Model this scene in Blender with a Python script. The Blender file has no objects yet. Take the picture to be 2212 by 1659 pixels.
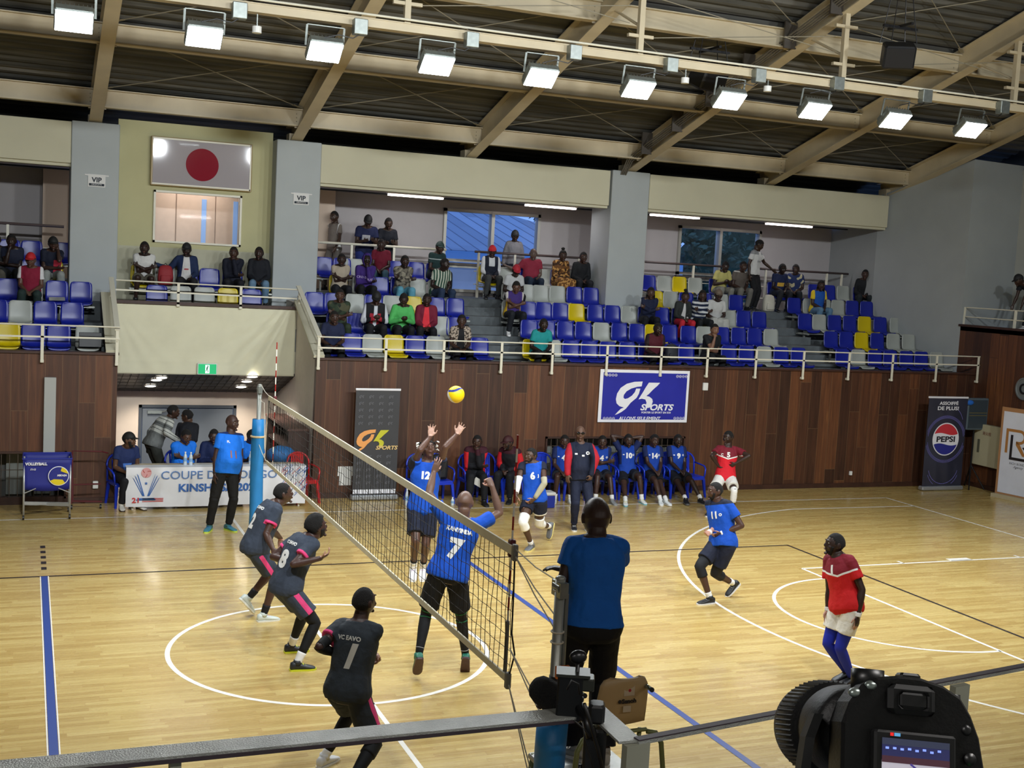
import bpy, math, random
from mathutils import Vector as V, Matrix, Quaternion, noise
from mathutils.bvhtree import BVHTree
R_=math.radians
S=bpy.context.scene
COL=S.collection
# ---------------- camera, exposure ----------------
CAM=V((-3.297,-12.851,4.400)); YAW,PIT,ROL=0.3873,0.0926,0.0540; FPX=2594.9
cF=V((math.sin(YAW)*math.cos(PIT),math.cos(YAW)*math.cos(PIT),-math.sin(PIT)))
r0=V((math.cos(YAW),-math.sin(YAW),0)); u0=r0.cross(cF)
cR=r0*math.cos(ROL)+u0*math.sin(ROL); cU=-r0*math.sin(ROL)+u0*math.cos(ROL)
cd=bpy.data.cameras.new('camera'); cam=bpy.data.objects.new('camera',cd); COL.objects.link(cam)
mw=Matrix.Identity(4)
for i,a in enumerate((cR,cU,-cF)):
    for k in range(3): mw[k][i]=a[k]
mw.translation=CAM; cam.matrix_world=mw
cd.sensor_width=36; cd.lens=FPX*36/2212; cd.clip_start=.05; cd.clip_end=300
S.camera=cam
S.view_settings.view_transform='Standard'; S.view_settings.look='None'; S.view_settings.gamma=1
S.view_settings.exposure=0.0
try: S.view_settings.use_curve_mapping=False
except Exception: pass
cy=S.cycles; cy.max_bounces=5; cy.diffuse_bounces=3; cy.glossy_bounces=3; cy.transmission_bounces=4; cy.transparent_max_bounces=12
cy.sample_clamp_indirect=6; cy.caustics_reflective=False; cy.caustics_refractive=False
# dusk sky outside the windows
W=bpy.data.worlds.new('sky'); S.world=W; W.use_nodes=True
W.node_tree.nodes['Background'].inputs[0].default_value=(.20,.36,.80,1); W.node_tree.nodes['Background'].inputs[1].default_value=1.5
def ray(x,y): return cF+cR*((x-1106)/FPX)-cU*((y-829.5)/FPX)
def on(x,y,ax,v):            # the point of the place behind a pixel of the photo, on the plane axis=v
    d=ray(x,y); return CAM+d*((v-CAM[ax])/d[ax])
def onY(x,y,Y): return on(x,y,1,Y)
def onZ(x,y,Z=0.): return on(x,y,2,Z)
# ---------------- materials ----------------
def lin(h):
    if not isinstance(h,str): return tuple(h)[:3]
    o=[]
    for i in (0,2,4):
        c=int(h[i:i+2],16)/255; o.append(c/12.92 if c<=.04045 else ((c+.055)/1.055)**2.4)
    return tuple(o)
MC={}
def mat(name,col,rough=.6,metal=0.,var=.0,vs=6.,bump=0.,bs=30.,emit=None,es=1.,spec=.5,coat=0.,sheen=0.):
    key=(name,)
    if key in MC: return MC[key]
    m=bpy.data.materials.new(name); m.use_nodes=True; nt=m.node_tree; b=nt.nodes['Principled BSDF']
    c=lin(col); b.inputs['Base Color'].default_value=(*c,1); b.inputs['Roughness'].default_value=rough; b.inputs['Metallic'].default_value=metal
    b.inputs['Specular IOR Level'].default_value=spec; b.inputs['Coat Weight'].default_value=coat; b.inputs['Sheen Weight'].default_value=sheen
    if emit: b.inputs['Emission Color'].default_value=(*lin(emit),1); b.inputs['Emission Strength'].default_value=es
    if var or bump:
        tc=nt.nodes.new('ShaderNodeTexCoord')
    if var:
        n=nt.nodes.new('ShaderNodeTexNoise'); n.inputs['Scale'].default_value=vs; n.inputs['Detail'].default_value=4
        nt.links.new(tc.outputs['Object'],n.inputs['Vector'])
        r=nt.nodes.new('ShaderNodeMapRange'); r.inputs[3].default_value=1-var; r.inputs[4].default_value=1+var
        r.inputs[1].default_value=.3; r.inputs[2].default_value=.7
        nt.links.new(n.outputs['Fac'],r.inputs[0])
        h=nt.nodes.new('ShaderNodeVectorMath'); h.operation='SCALE'; h.inputs[0].default_value=c
        nt.links.new(r.outputs[0],h.inputs['Scale']); nt.links.new(h.outputs[0],b.inputs['Base Color'])
    if bump:
        n=nt.nodes.new('ShaderNodeTexNoise'); n.inputs['Scale'].default_value=bs; n.inputs['Detail'].default_value=3
        nt.links.new(tc.outputs['Object'],n.inputs['Vector'])
        p=nt.nodes.new('ShaderNodeBump'); p.inputs['Strength'].default_value=bump; p.inputs['Distance'].default_value=.02
        nt.links.new(n.outputs['Fac'],p.inputs['Height']); nt.links.new(p.outputs[0],b.inputs['Normal'])
    MC[key]=m; return m
def N(nt,t,**k):
    n=nt.nodes.new('ShaderNode'+t)
    for a,v in k.items(): setattr(n,a,v)
    return n
def ramp(nt,stops,src):
    r=N(nt,'ValToRGB'); e=r.color_ramp.elements
    while len(e)<len(stops): e.new(.5)
    for i,(p,c) in enumerate(stops): e[i].position=p; e[i].color=(*lin(c),1)
    nt.links.new(src,r.inputs[0]); return r.outputs[0]
def math_(nt,op,a,b=None,c=None):
    n=N(nt,'Math',operation=op)
    for i,x in enumerate((a,b,c)):
        if x is None: continue
        if isinstance(x,(int,float)): n.inputs[i].default_value=x
        else: nt.links.new(x,n.inputs[i])
    return n.outputs[0]
def planks(name,along,w,L,stops,rough=.35,gap=.02,gapcol='1a0f0a',grain=.25,across=0,coat=0.,gs=1.,brk=True,bumpy=0):
    """boards running along axis `along`, side by side on axis `across` (object coordinates)"""
    m=bpy.data.materials.new(name); m.use_nodes=True; nt=m.node_tree; b=nt.nodes['Principled BSDF']; lk=nt.links.new
    tc=N(nt,'TexCoord'); sp=N(nt,'SeparateXYZ'); lk(tc.outputs['Object'],sp.inputs[0])
    a=sp.outputs[across]; l=sp.outputs[along]
    ai=math_(nt,'DIVIDE',a,w); ix=math_(nt,'FLOOR',ai); fx=math_(nt,'FRACT',ai)
    wn=N(nt,'TexWhiteNoise',noise_dimensions='1D'); lk(ix,wn.inputs['W'])
    li=math_(nt,'ADD',math_(nt,'DIVIDE',l,L),math_(nt,'MULTIPLY',wn.outputs[0],7.3)); iy=math_(nt,'FLOOR',li); fy=math_(nt,'FRACT',li)
    w2=N(nt,'TexWhiteNoise',noise_dimensions='2D'); cb=N(nt,'CombineXYZ'); lk(ix,cb.inputs[0]); lk(iy,cb.inputs[1]); lk(cb.outputs[0],w2.inputs['Vector'])
    # grain
    mp=N(nt,'Mapping'); sc=[18*gs,18*gs,18*gs]; sc[along]=1.1*gs; mp.inputs['Scale'].default_value=sc; lk(tc.outputs['Object'],mp.inputs[0])
    ad=N(nt,'VectorMath',operation='ADD'); lk(mp.outputs[0],ad.inputs[0]); sv=N(nt,'VectorMath',operation='SCALE'); lk(w2.outputs['Color'],sv.inputs[0]); sv.inputs['Scale'].default_value=30; lk(sv.outputs[0],ad.inputs[1])
    ng=N(nt,'TexNoise'); ng.inputs['Scale'].default_value=1; ng.inputs['Detail'].default_value=5; ng.inputs['Distortion'].default_value=.6; lk(ad.outputs[0],ng.inputs['Vector'])
    t=math_(nt,'ADD',math_(nt,'MULTIPLY',w2.outputs['Value'],1-grain),math_(nt,'MULTIPLY',math_(nt,'SUBTRACT',math_(nt,'MULTIPLY',ng.outputs['Fac'],2),.5),grain))
    col=ramp(nt,stops,t)
    g=math_(nt,'LESS_THAN',fx,gap/w)
    if brk: g=math_(nt,'MAXIMUM',g,math_(nt,'LESS_THAN',fy,gap/L))
    mx=N(nt,'Mix',data_type='RGBA'); lk(g,mx.inputs[0]); lk(col,mx.inputs[6]); mx.inputs[7].default_value=(*lin(gapcol),1)
    lk(mx.outputs[2],b.inputs['Base Color'])
    rr=math_(nt,'ADD',math_(nt,'MULTIPLY',ng.outputs['Fac'],.16),rough-.08); lk(rr,b.inputs['Roughness'])
    b.inputs['Coat Weight'].default_value=coat; b.inputs['Coat Roughness'].default_value=.12
    if bumpy:
        bp=N(nt,'Bump'); bp.inputs['Strength'].default_value=bumpy; bp.inputs['Distance'].default_value=.004; lk(ng.outputs['Fac'],bp.inputs['Height']); lk(bp.outputs[0],b.inputs['Normal'])
    return m
# ---------------- mesh helpers ----------------
class MB:
    def __init__(s): s.v=[];s.f=[];s.m=[]
    def add(s,vs,fs,mi=0):
        o=len(s.v); s.v+=[tuple(x) for x in vs]; s.f+=[tuple(o+i for i in f) for f in fs]; s.m+=[mi]*len(fs)
    def box(s,a,b,mi=0,M=None):
        (x0,y0,z0),(x1,y1,z1)=a,b
        vs=[V(p) for p in ((x0,y0,z0),(x1,y0,z0),(x1,y1,z0),(x0,y1,z0),(x0,y0,z1),(x1,y0,z1),(x1,y1,z1),(x0,y1,z1))]
        if M is not None: vs=[M@p for p in vs]
        s.add(vs,[(0,3,2,1),(4,5,6,7),(0,1,5,4),(1,2,6,5),(2,3,7,6),(3,0,4,7)],mi); return s
    def bev(s,a,b,r=.01,mi=0,M=None):   # box with chamfered edges
        (x0,y0,z0),(x1,y1,z1)=a,b; rings=[]
        def ring(i,z): return [V(p) for p in ((x0+r+i,y0+i,z),(x1-r-i,y0+i,z),(x1-i,y0+r+i,z),(x1-i,y1-r-i,z),(x1-r-i,y1-i,z),(x0+r+i,y1-i,z),(x0+i,y1-r-i,z),(x0+i,y0+r+i,z))]
        R=[ring(r*.7,z0),ring(0,z0+r),ring(0,z1-r),ring(r*.7,z1)]
        if M is not None: R=[[M@p for p in q] for q in R]
        s.loft(R,mi); return s
    def beam(s,p,q,w,h,mi=0,up=V((0,0,1))):  # rectangular bar between two points
        p=V(p);q=V(q);d=(q-p).normalized(); r=d.cross(up)
        if r.length<1e-4: r=d.cross(V((1,0,0)))
        r.normalize(); u=r.cross(d)
        c=[(-w/2,-h/2),(w/2,-h/2),(w/2,h/2),(-w/2,h/2)]
        s.loft([[p+r*a+u*b for a,b in c],[q+r*a+u*b for a,b in c]],mi); return s
    def loft(s,rings,mi=0,cap=True,close=True):
        n=len(rings[0]); vs=[p for r in rings for p in r]; fs=[]
        for k in range(len(rings)-1):
            for i in range(n if close else n-1):
                j=(i+1)%n; fs.append((k*n+i,k*n+j,(k+1)*n+j,(k+1)*n+i))
        if cap: fs.append(tuple(range(n-1,-1,-1))); fs.append(tuple((len(rings)-1)*n+i for i in range(n)))
        s.add(vs,fs,mi); return s
    def tube(s,pts,r,n=8,mi=0,cap=True):
        pts=[V(p) for p in pts]; rings=[]; rs=r if isinstance(r,(list,tuple)) else [r]*len(pts); pu=None
        for i,p in enumerate(pts):
            d=(pts[min(i+1,len(pts)-1)]-pts[max(i-1,0)]).normalized()
            u=V((0,0,1)) if pu is None else pu
            if abs(d.dot(u))>.98: u=V((1,0,0)) if abs(d.x)<.9 else V((0,1,0))
            a=(u-d*d.dot(u)).normalized(); pu=a; b=d.cross(a)
            rings.append([p+(a*math.cos(t)+b*math.sin(t))*rs[i] for t in [2*math.pi*k/n for k in range(n)]])
        s.loft(rings,mi,cap); return s
    def ell(s,c,r,mi=0,n=12,m=8,M=None):
        c=V(c);rings=[];r=(r,r,r) if isinstance(r,(int,float)) else r
        for k in range(m+1):
            t=math.pi*k/m; z=-math.cos(t); w=max(math.sin(t),.02)
            ring=[V((r[0]*w*math.cos(a),r[1]*w*math.sin(a),r[2]*z)) for a in [2*math.pi*i/n for i in range(n)]]
            rings.append([c+(M@p if M is not None else p) for p in ring])
        s.loft(rings,mi); return s
    def prism(s,poly,O,U,Vv,t,mi=0):   # 2D polygon in plane (O,U,V), thickness t along UxV
        O=V(O);U=V(U);Vv=V(Vv);n=U.cross(Vv).normalized()*t
        a=[O+U*x+Vv*y for x,y in poly]; s.loft([a,[p+n for p in a]],mi); return s
    def build(s,name,mats,parent=None,smooth=False,loc=None,auto=None):
        me=bpy.data.meshes.new(name); o0=V(loc) if loc is not None else None
        vs=s.v if o0 is None else [V(p)-o0 for p in s.v]
        me.from_pydata([tuple(p) for p in vs],[],s.f)
        if not isinstance(mats,(list,tuple)): mats=[mats]
        for m in mats: me.materials.append(m)
        me.polygons.foreach_set('material_index',s.m)
        if smooth: me.polygons.foreach_set('use_smooth',[True]*len(s.f))
        me.validate(); me.update()
        o=bpy.data.objects.new(name,me); COL.objects.link(o)
        if o0 is not None: o.location=o0
        if parent is not None:
            o.parent=parent
            if o0 is None:
                o.matrix_parent_inverse=parent.matrix_basis.inverted() if parent.type=='EMPTY' or parent.location.length>0 else Matrix.Identity(4)
        if smooth and auto:
            md=o.modifiers.new('w','WEIGHTED_NORMAL') if False else None
        return o
def tag(o,label,cat,group=None,kind=None):
    if label: o['label']=label
    if cat: o['category']=cat
    if group: o['group']=group
    if kind: o['kind']=kind
    return o
def struct(o): o['kind']='structure'; return o
def thing(name,loc,label,cat,group=None,rz=0.):
    o=bpy.data.objects.new(name,None); o.empty_display_size=.1; COL.objects.link(o); o.location=loc; o.rotation_euler=(0,0,rz)
    return tag(o,label,cat,group)
def part(mb,name,m,root,smooth=False,local=False):
    """local=True: the vertices are already in the thing's own frame"""
    o=mb.build(name,m,None,smooth); o.parent=root
    if not local: o.matrix_parent_inverse=root.matrix_basis.inverted()
    return o
def copy_tree(o,parent=None):
    c=o.copy(); COL.objects.link(c)
    if parent is not None: c.parent=parent
    for ch in list(o.children): copy_tree(ch,c)
    return c
def text_mesh(txt,size,M,m,name='lettering',parent=None,thick=.002,bold=0.,shear=0.,align='CENTER',spacing=1.,sx=1.,conform=None,off=.004):
    cu=bpy.data.curves.new('t','FONT'); cu.body=txt; cu.size=size; cu.align_x=align; cu.align_y='CENTER'; cu.extrude=thick/2 if conform is None else 0
    cu.offset=bold; cu.shear=shear; cu.space_character=spacing; cu.resolution_u=3
    ob=bpy.data.objects.new('t',cu); COL.objects.link(ob); dg=bpy.context.evaluated_depsgraph_get()
    me=bpy.data.meshes.new_from_object(ob.evaluated_get(dg)); bpy.data.objects.remove(ob)
    me.materials.clear(); me.materials.append(m)
    me.transform(M@Matrix.Diagonal((sx,1,1,1)))
    if conform:
        bv,d=conform
        import bmesh as _b
        bm=_b.new(); bm.from_mesh(me); Mi=M.to_3x3()
        for ax,st in ((0,.035),(1,.045)):
            nrm=Mi@V((1,0,0) if ax==0 else (0,1,0)); cs=[(v.co-M.translation).dot(nrm) for v in bm.verts]; q=math.floor(min(cs)/st)*st+st
            while q<max(cs):
                _b.ops.bisect_plane(bm,geom=bm.verts[:]+bm.edges[:]+bm.faces[:],plane_co=M.translation+nrm*q,plane_no=nrm); q+=st
        bm.to_mesh(me); bm.free()
        d=V(d).normalized(); last=None
        for v in me.vertices:
            h=bv.ray_cast(v.co-d*.6,d,1.2)
            if h[0] is not None: v.co=h[0]-d*off; last=h[0]
    o=bpy.data.objects.new(name,me); COL.objects.link(o)
    if parent is not None: o.parent=parent; o.matrix_parent_inverse=parent.matrix_basis.inverted()
    return o
def frame(O,U,Vv):
    U=V(U).normalized();Vv=V(Vv).normalized(); Nn=U.cross(Vv).normalized(); Vv=Nn.cross(U)
    M=Matrix.Identity(4)
    for k in range(3): M[k][0]=U[k];M[k][1]=Vv[k];M[k][2]=Nn[k];M[k][3]=O[k]
    return M
# ================= materials of the hall =================
m_wall=mat('painted_wall','aeb0ab',.75,var=.03,vs=2)
m_wallg=mat('grey_wall','9a9fa0',.75,var=.04,vs=1.5)
m_rear=mat('rear_wall','a8a3a3',.8,var=.03,vs=2)
m_col=mat('column_paint','a6acad',.7,var=.03,vs=2)
m_fascia=mat('fascia_paint','c3bfa6',.75,var=.04,vs=1.2)
m_yel=mat('pale_green_wall','b7b38a',.8,var=.04,vs=1.5)
m_pink=mat('pinkish_plaster','cdbba8',.8,var=.03,vs=2)
m_cream=mat('cream_cloth','dbd8bd',.85,var=.04,vs=3)
m_conc=mat('concrete','5d6366',.8,var=.25,vs=3,bump=.3,bs=20)
m_shade=mat('painted_void_shade','10151d',.9)
m_wood=planks('wood_wall',2,.27,2.9,[(0,'29170f'),(.3,'3f2518'),(.6,'51301e'),(.85,'683f25'),(1,'7d522d')],rough=.5,gap=.007,gapcol='6b5138',grain=.42,across=0,bumpy=.2)
m_woodx=planks('wood_wall_side',2,.27,2.9,[(0,'29170f'),(.3,'3f2518'),(.6,'51301e'),(.85,'683f25'),(1,'7d522d')],rough=.5,gap=.007,gapcol='2a1810',grain=.42,across=1,bumpy=.2)
m_cap=mat('dark_wood_trim','3d241a',.5,var=.25,vs=5)
m_floor=planks('strip_floor',0,.075,.9,[(0,'ad8e4f'),(.3,'b99b5b'),(.6,'c4a967'),(1,'cfb776')],rough=.27,gap=.0025,gapcol='a87c4a',grain=.35,across=1,gs=1.6,coat=.25)
m_line=mat('white_line','eeeae0',.35); m_blk=mat('black_line','251d1c',.4); m_blu=mat('blue_line','2c468c',.35)
m_steelp=mat('painted_girder','c2b496',.5,var=.06,vs=3)
m_steelw=mat('white_painted_steel','d8d4c2',.4)
m_galv=mat('galvanised','8d938f',.38,metal=.7,var=.12,vs=14)
m_galvx=mat('scratched_flat_bar','9a9a97',.3,metal=.85,var=.2,vs=40,bump=.35,bs=120)
m_dark=mat('black_plastic','131417',.45)
m_blackm=mat('black_metal','1b1b1e',.4,metal=.3)
m_white=mat('white_plastic','dcdcd8',.4)
def deckmat():
    m=bpy.data.materials.new('roof_deck'); m.use_nodes=True; nt=m.node_tree; b=nt.nodes['Principled BSDF']
    tc=N(nt,'TexCoord'); mp=N(nt,'Mapping'); mp.inputs['Scale'].default_value=(.5,14,1); nt.links.new(tc.outputs['Object'],mp.inputs[0])
    n=N(nt,'TexNoise'); n.inputs['Scale'].default_value=1; nt.links.new(mp.outputs[0],n.inputs['Vector'])
    nt.links.new(ramp(nt,[(.25,'33332f'),(.5,'4c4b46'),(.75,'6a6862')],n.outputs['Fac']),b.inputs['Base Color']); b.inputs['Roughness'].default_value=.7
    return m
m_deck=deckmat()
# ================= shell =================
XL,XR,YB=-13.,17.3,-13.9
f=MB(); f.add([(XL,YB,0),(21,YB,0),(21,9.6,0),(XL,9.6,0)],[(0,1,2,3)])
Z1=.0015
def strip(p,q,w,mi,z=Z1):
    p=V((*p,z));q=V((*q,z)); d=(q-p).normalized(); n=V((-d.y,d.x,0))*w/2
    f.add([p-n,q-n,q+n,p+n],[(0,1,2,3)],mi)
def arc(c,r,a0,a1,w,mi,n=72,z=Z1):
    vs=[];fs=[]
    for i in range(n+1):
        a=a0+(a1-a0)*i/n
        for rr in (r-w/2,r+w/2): vs.append((c[0]+rr*math.cos(a),c[1]+rr*math.sin(a),z))
    for i in range(n): fs.append((2*i,2*i+1,2*i+3,2*i+2))
    f.add(vs,fs,mi)
YS,XE,YM=7.76,13.95,.25
strip((XL,YS),(XE,YS),.05,1); strip((XE,YS+.025),(XE,-8),.05,1)
strip((0,YS),(0,-8),.05,1)
arc((0,.3),1.8,0,2*math.pi,.055,1,120)
arc((8.11,YM-.05),1.785,math.pi/2,1.5*math.pi,.05,1)
strip((8.11,2.6),(8.11,-2.2),.05,1); strip((8.11,2.6),(XE,2.6),.05,1); strip((8.11,-2.2),(XE,-2.2),.05,1)
for x in (10.1,12.6): strip((x,2.6),(x,2.75),.05,1)
f.box((11.1,2.6,0),(11.55,2.75,Z1),1)
xb=12.37; a=math.asin(6.65/6.8)
arc((xb,YM),6.8,math.pi-a,math.pi+a,.05,1,110)
strip((xb-6.8*math.cos(a),YM+6.65),(XE,YM+6.62),.05,1); strip((xb-6.8*math.cos(a),YM-6.65),(XE,YM-6.62),.05,1)
strip((-9,4.09),(8.87,4.09),.05,2,.002); strip((8.87,4.115),(8.87,-4.9),.05,2,.002); strip((-9,-4.85),(8.87,-4.85),.05,2,.002)
strip((-3.01,4.09),(-3.01,-4.85),.08,3,.003); strip((2.98,4.09),(2.98,-4.85),.08,3,.003)
for sx in (-3.06,-2.96): strip((sx,4.09),(sx,-4.85),.012,1,.0034)
for i in range(5): strip((-3.01,4.45+.32*i),(-3.01,4.6+.32*i),.07,2,.002)
struct(f.build('floor',[m_floor,m_line,m_blk,m_blu]))
# lowered vestibule floor with steps
b=MB(); b.box((-1.75,9.6,-.05),(1.7,10.3,0)); b.box((-1.75,10.3,-.3),(1.7,10.6,-.25)); b.box((-1.75,10.6,-.55),(1.7,10.9,-.5)); b.box((-1.75,10.9,-.8),(1.7,12.7,-.75))
struct(b.build('floor_vestibule',mat('vestibule_floor','7d7468',.5)))
# far wooden walls with barred openings
def wallY(y0,y1,x0,x1,z0,z1,holes,mb):
    xs=sorted({x0,x1,*[h[0] for h in holes],*[h[1] for h in holes]}); zs=sorted({z0,z1,*[h[2] for h in holes],*[h[3] for h in holes]})
    for i in range(len(xs)-1):
        for k in range(len(zs)-1):
            cx=(xs[i]+xs[i+1])/2; cz=(zs[k]+zs[k+1])/2
            if any(h[0]<cx<h[1] and h[2]<cz<h[3] for h in holes): continue
            mb.box((xs[i],y0,zs[k]),(xs[i+1],y1,zs[k+1]))
b=MB(); wallY(9.0,9.15,1.7,17.3,0,2.6,[(6.4,9.6,.12,1.16)],b); struct(b.build('wall_far',m_wood))
b=MB(); wallY(9.0,9.15,XL,-1.8,0,2.6,[(-5.2,-2.6,.1,.92)],b); struct(b.build('wall_far_left',m_wood))
b=MB(); b.box((1.7,8.97,0),(17.3,9.0,.1)); b.box((XL,8.97,0),(-1.8,9.0,.1)); struct(b.build('baseboard_far',m_cap))
b=MB(); b.box((1.68,8.96,2.6),(17.35,9.2,2.64)); b.box((XL,8.96,2.6),(-1.78,9.2,2.64)); struct(b.build('trim_1',m_cap))
# barred service windows behind the bench and behind the ball cart
for nm,x0,x1,z0,z1 in (('window_1',6.4,9.6,.12,1.16),('window_2',-5.2,-2.6,.1,.92)):
    b=MB(); w=.035
    b.box((x0,8.96,z1-w),(x1,9.08,z1)); b.box((x0,8.96,z0),(x1,9.08,z0+w)); b.box((x0,8.96,z0),(x0+w,9.08,z1)); b.box((x1-w,8.96,z0),(x1,9.08,z1))
    o=struct(b.build(nm,m_cap))
    b=MB(); n=int((x1-x0)/.13)
    for i in range(1,n): x=x0+(x1-x0)*i/n; b.tube([(x,9.0,z0),(x,9.0,z1)],.006,6)
    for z in (z0+.5,z0+.85): 
        if z<z1-.05: b.tube([(x0,9.0,z),(x1,9.0,z)],.006,6)
    part(b,'window_bars',mat('dark_bars','55483c',.5),o)
    b=MB(); b.box((x0-.1,9.5,z0-.1),(x1+.1,9.55,z1+.1)); 
    struct(b.build('wall_behind_'+nm,mat('service_room','4b4c4a',.8)))
    b=MB(); k=0; x=x0+.15
    random.seed(4)
    while x<x1-.3:
        ww=random.uniform(.12,.42); b.box((x,9.42,z0),(x+ww,9.46,z1)); x+=ww+random.uniform(.06,.25)
    part(b,'window_panel',mat('service_panels','6e716c',.5),o)
# upper walls
b=MB(); b.box((-13,14.6,3.7),(17.1,14.75,3.86)); wins=[(5.9,8.4,3.86,5.84),(12.3,14.8,3.86,5.84)]
wallY(14.6,14.75,-13,17.1,3.86,6.1,wins,b); struct(b.build('wall_rear',m_rear))
b=MB(); b.box((-13,14.55,4.5),(5.9,14.6,4.56)); b.box((8.4,14.55,4.5),(12.3,14.6,4.56)); b.box((14.8,14.55,4.5),(17,14.6,4.56)); struct(b.build('trim_2',mat('dado_rail','6f6b69',.6)))
b=MB(); b.box((-13,12.4,6.03),(-1.66,14.75,6.1)); b.box((1.41,12.4,6.03),(17.0,14.75,6.1)); struct(b.build('ceiling_walkway',m_rear))
b=MB(); b.box((-13,12.4,6.1),(-1.66,12.6,6.8)); b.box((1.41,12.4,6.1),(17.4,12.6,6.8)); b.box((-13,13.6,6.1),(17.4,13.8,8.2)); struct(b.build('wall_eaves_shade',m_shade))  # near-black backing paints the shade of the gap above the fascia
def fascia(nm,x0,x1):
    b=MB(); b.bev((x0,12.03,6.03),(x1,12.4,6.82),.01); b.box((x0,12.1,5.97),(x1,12.4,6.03)); struct(b.build(nm,m_fascia))
fascia('wall_fascia_left',-13,-2.53); fascia('wall_fascia_middle',2.32,9.0); fascia('wall_fascia_right',10.02,16.85)
for i,(x0,x1) in enumerate(((-2.53,-1.65),(1.4,2.32),(9.04,10.0))):
    b=MB(); b.bev((x0,12.0,2.3),(x1,13.0,6.84),.012); struct(b.build('wall_column_%s'%'left middle right'.split()[i],m_col))
# raised honour box wall with window opening
b=MB(); wallY(12.47,12.6,-1.65,1.4,2.2,7.0,[(-.95,.8,4.62,5.66)],b); struct(b.build('wall_honour_box',m_yel))
b=MB(); b.box((-1.65,12.455,2.5),(-1.6,12.47,4.55)); b.box((-1.65,12.46,3.3),(1.4,12.47,4.52)); struct(b.build('trim_3',mat('pale_dado','b4b29c',.8,var=.04)))
# right corner: grey wall following the roof, then the side gallery
b=MB()
def polyY(pts,x0,x1,mb,mi=0): mb.loft([[V((x0,y,z)) for y,z in pts],[V((x1,y,z)) for y,z in pts]],mi)
b.add([(16.85,12.4,2.2),(17.3,9.65,2.2),(17.3,9.65,7.62),(16.85,12.4,6.85),(17.1,14.8,2.2),(17.1,14.8,6.85)],[(0,1,2,3),(0,3,5,4)])
b.add([(17.3,9.65,2.2),(18.9,9.75,2.2),(18.9,9.75,7.6),(17.3,9.65,7.62)],[(0,1,2,3)])
struct(b.build('wall_right_upper',m_wallg))
b=MB(); b.box((18.9,YB,3.7),(19.0,9.8,7.4)); struct(b.build('wall_gallery',m_wall))
b=MB(); b.box((18.85,YB,7.4),(21,9.8,7.5)); struct(b.build('trim_4',m_wallg))
b=MB(); b.box((17.3,YB,0),(17.45,9.65,3.72)); struct(b.build('wall_right',m_woodx))
b=MB(); b.box((17.3,YB,3.6),(19,9.66,3.7)); struct(b.build('floor_gallery',m_conc))
b=MB(); b.box((17.26,YB,3.7),(17.5,9.68,3.75)); struct(b.build('trim_5',m_cap))
b=MB(); b.box((17.27,YB,0),(17.3,9.0,.1)); struct(b.build('baseboard_right',m_cap))
# near and left walls of the hall (behind the viewer)
b=MB(); b.box((XL-.1,YB-.1,0),(XL,13.8,8)); b.box((XL,12.6,2),(XL+.05,14.7,6.2)); struct(b.build('wall_left',m_wall))
b=MB(); b.box((XL,YB-.1,0),(21,YB,8)); struct(b.build('wall_near',m_wall))
# near gallery that the photographer stands on
b=MB(); b.box((XL,-9.9,0),(17.3,-9.8,2.6)); struct(b.build('wall_near_gallery',m_wood))
b=MB(); b.box((XL,YB,2.2),(17.3,-9.9,2.3)); struct(b.build('floor_near_gallery',m_conc))
# ---------------- terraces ----------------
PAN=lambda k:2.665+.365*(k-1); PLT=lambda k:2.31+.365*(k-1); ROWY=lambda k:9.7+.8*(k-1)
def terrace(nm,x0,x1,k0=1,yend=14.6,ystart=9.15):
    b=MB()
    for k in range(k0,6):
        ya=ystart if k==k0 else 10.1+.8*(k-2); yb=10.1+.8*(k-1) if k<5 else yend
        b.box((x0,ya,PLT(k)-.45),(x1,min(yb,yend),PLT(k)))
    return b
b=terrace('a',1.72,17.1)
for xa,xb2,sl in ((5.35,6.35,0),(12.9,14.0,0)):
    for k in range(1,5): y=10.1+.8*(k-1); o=.14*(k-1); b.box((xa+o*.5,y-.38,PLT(k)),(xb2+o,y,PLT(k)+.18))
struct(b.build('floor_terrace_right',m_conc))
b=terrace('b',-13,-1.95); struct(b.build('floor_terrace_left',m_conc))
b=terrace('c',-1.8,1.7,3,12.47,10.9); struct(b.build('floor_terrace_box',m_conc))
# sloping end walls of the terraces beside the vestibule
b=MB(); polyY([(9.16,-.8),(12.7,-.8),(12.7,3.6),(10.9,3.56),(9.16,2.71),(9.16,2.6)],1.7,1.78,b); struct(b.build('wall_vestibule_right',mat('vestibule_plaster','d4ccc0',.8,var=.03)))
b=MB(); polyY([(9.16,-.8),(12.7,-.8),(12.7,3.6),(10.9,3.56),(9.16,2.71),(9.16,2.6)],-1.95,-1.8,b); struct(b.build('wall_vestibule_left',m_cap))
b=MB()
for x in (1.66,-1.98): b.beam((x+.08,8.98,2.66),(x+.08,10.95,3.6),.2,.05)
struct(b.build('trim_6',mat('pale_coping','cfcbb4',.6)))
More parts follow.
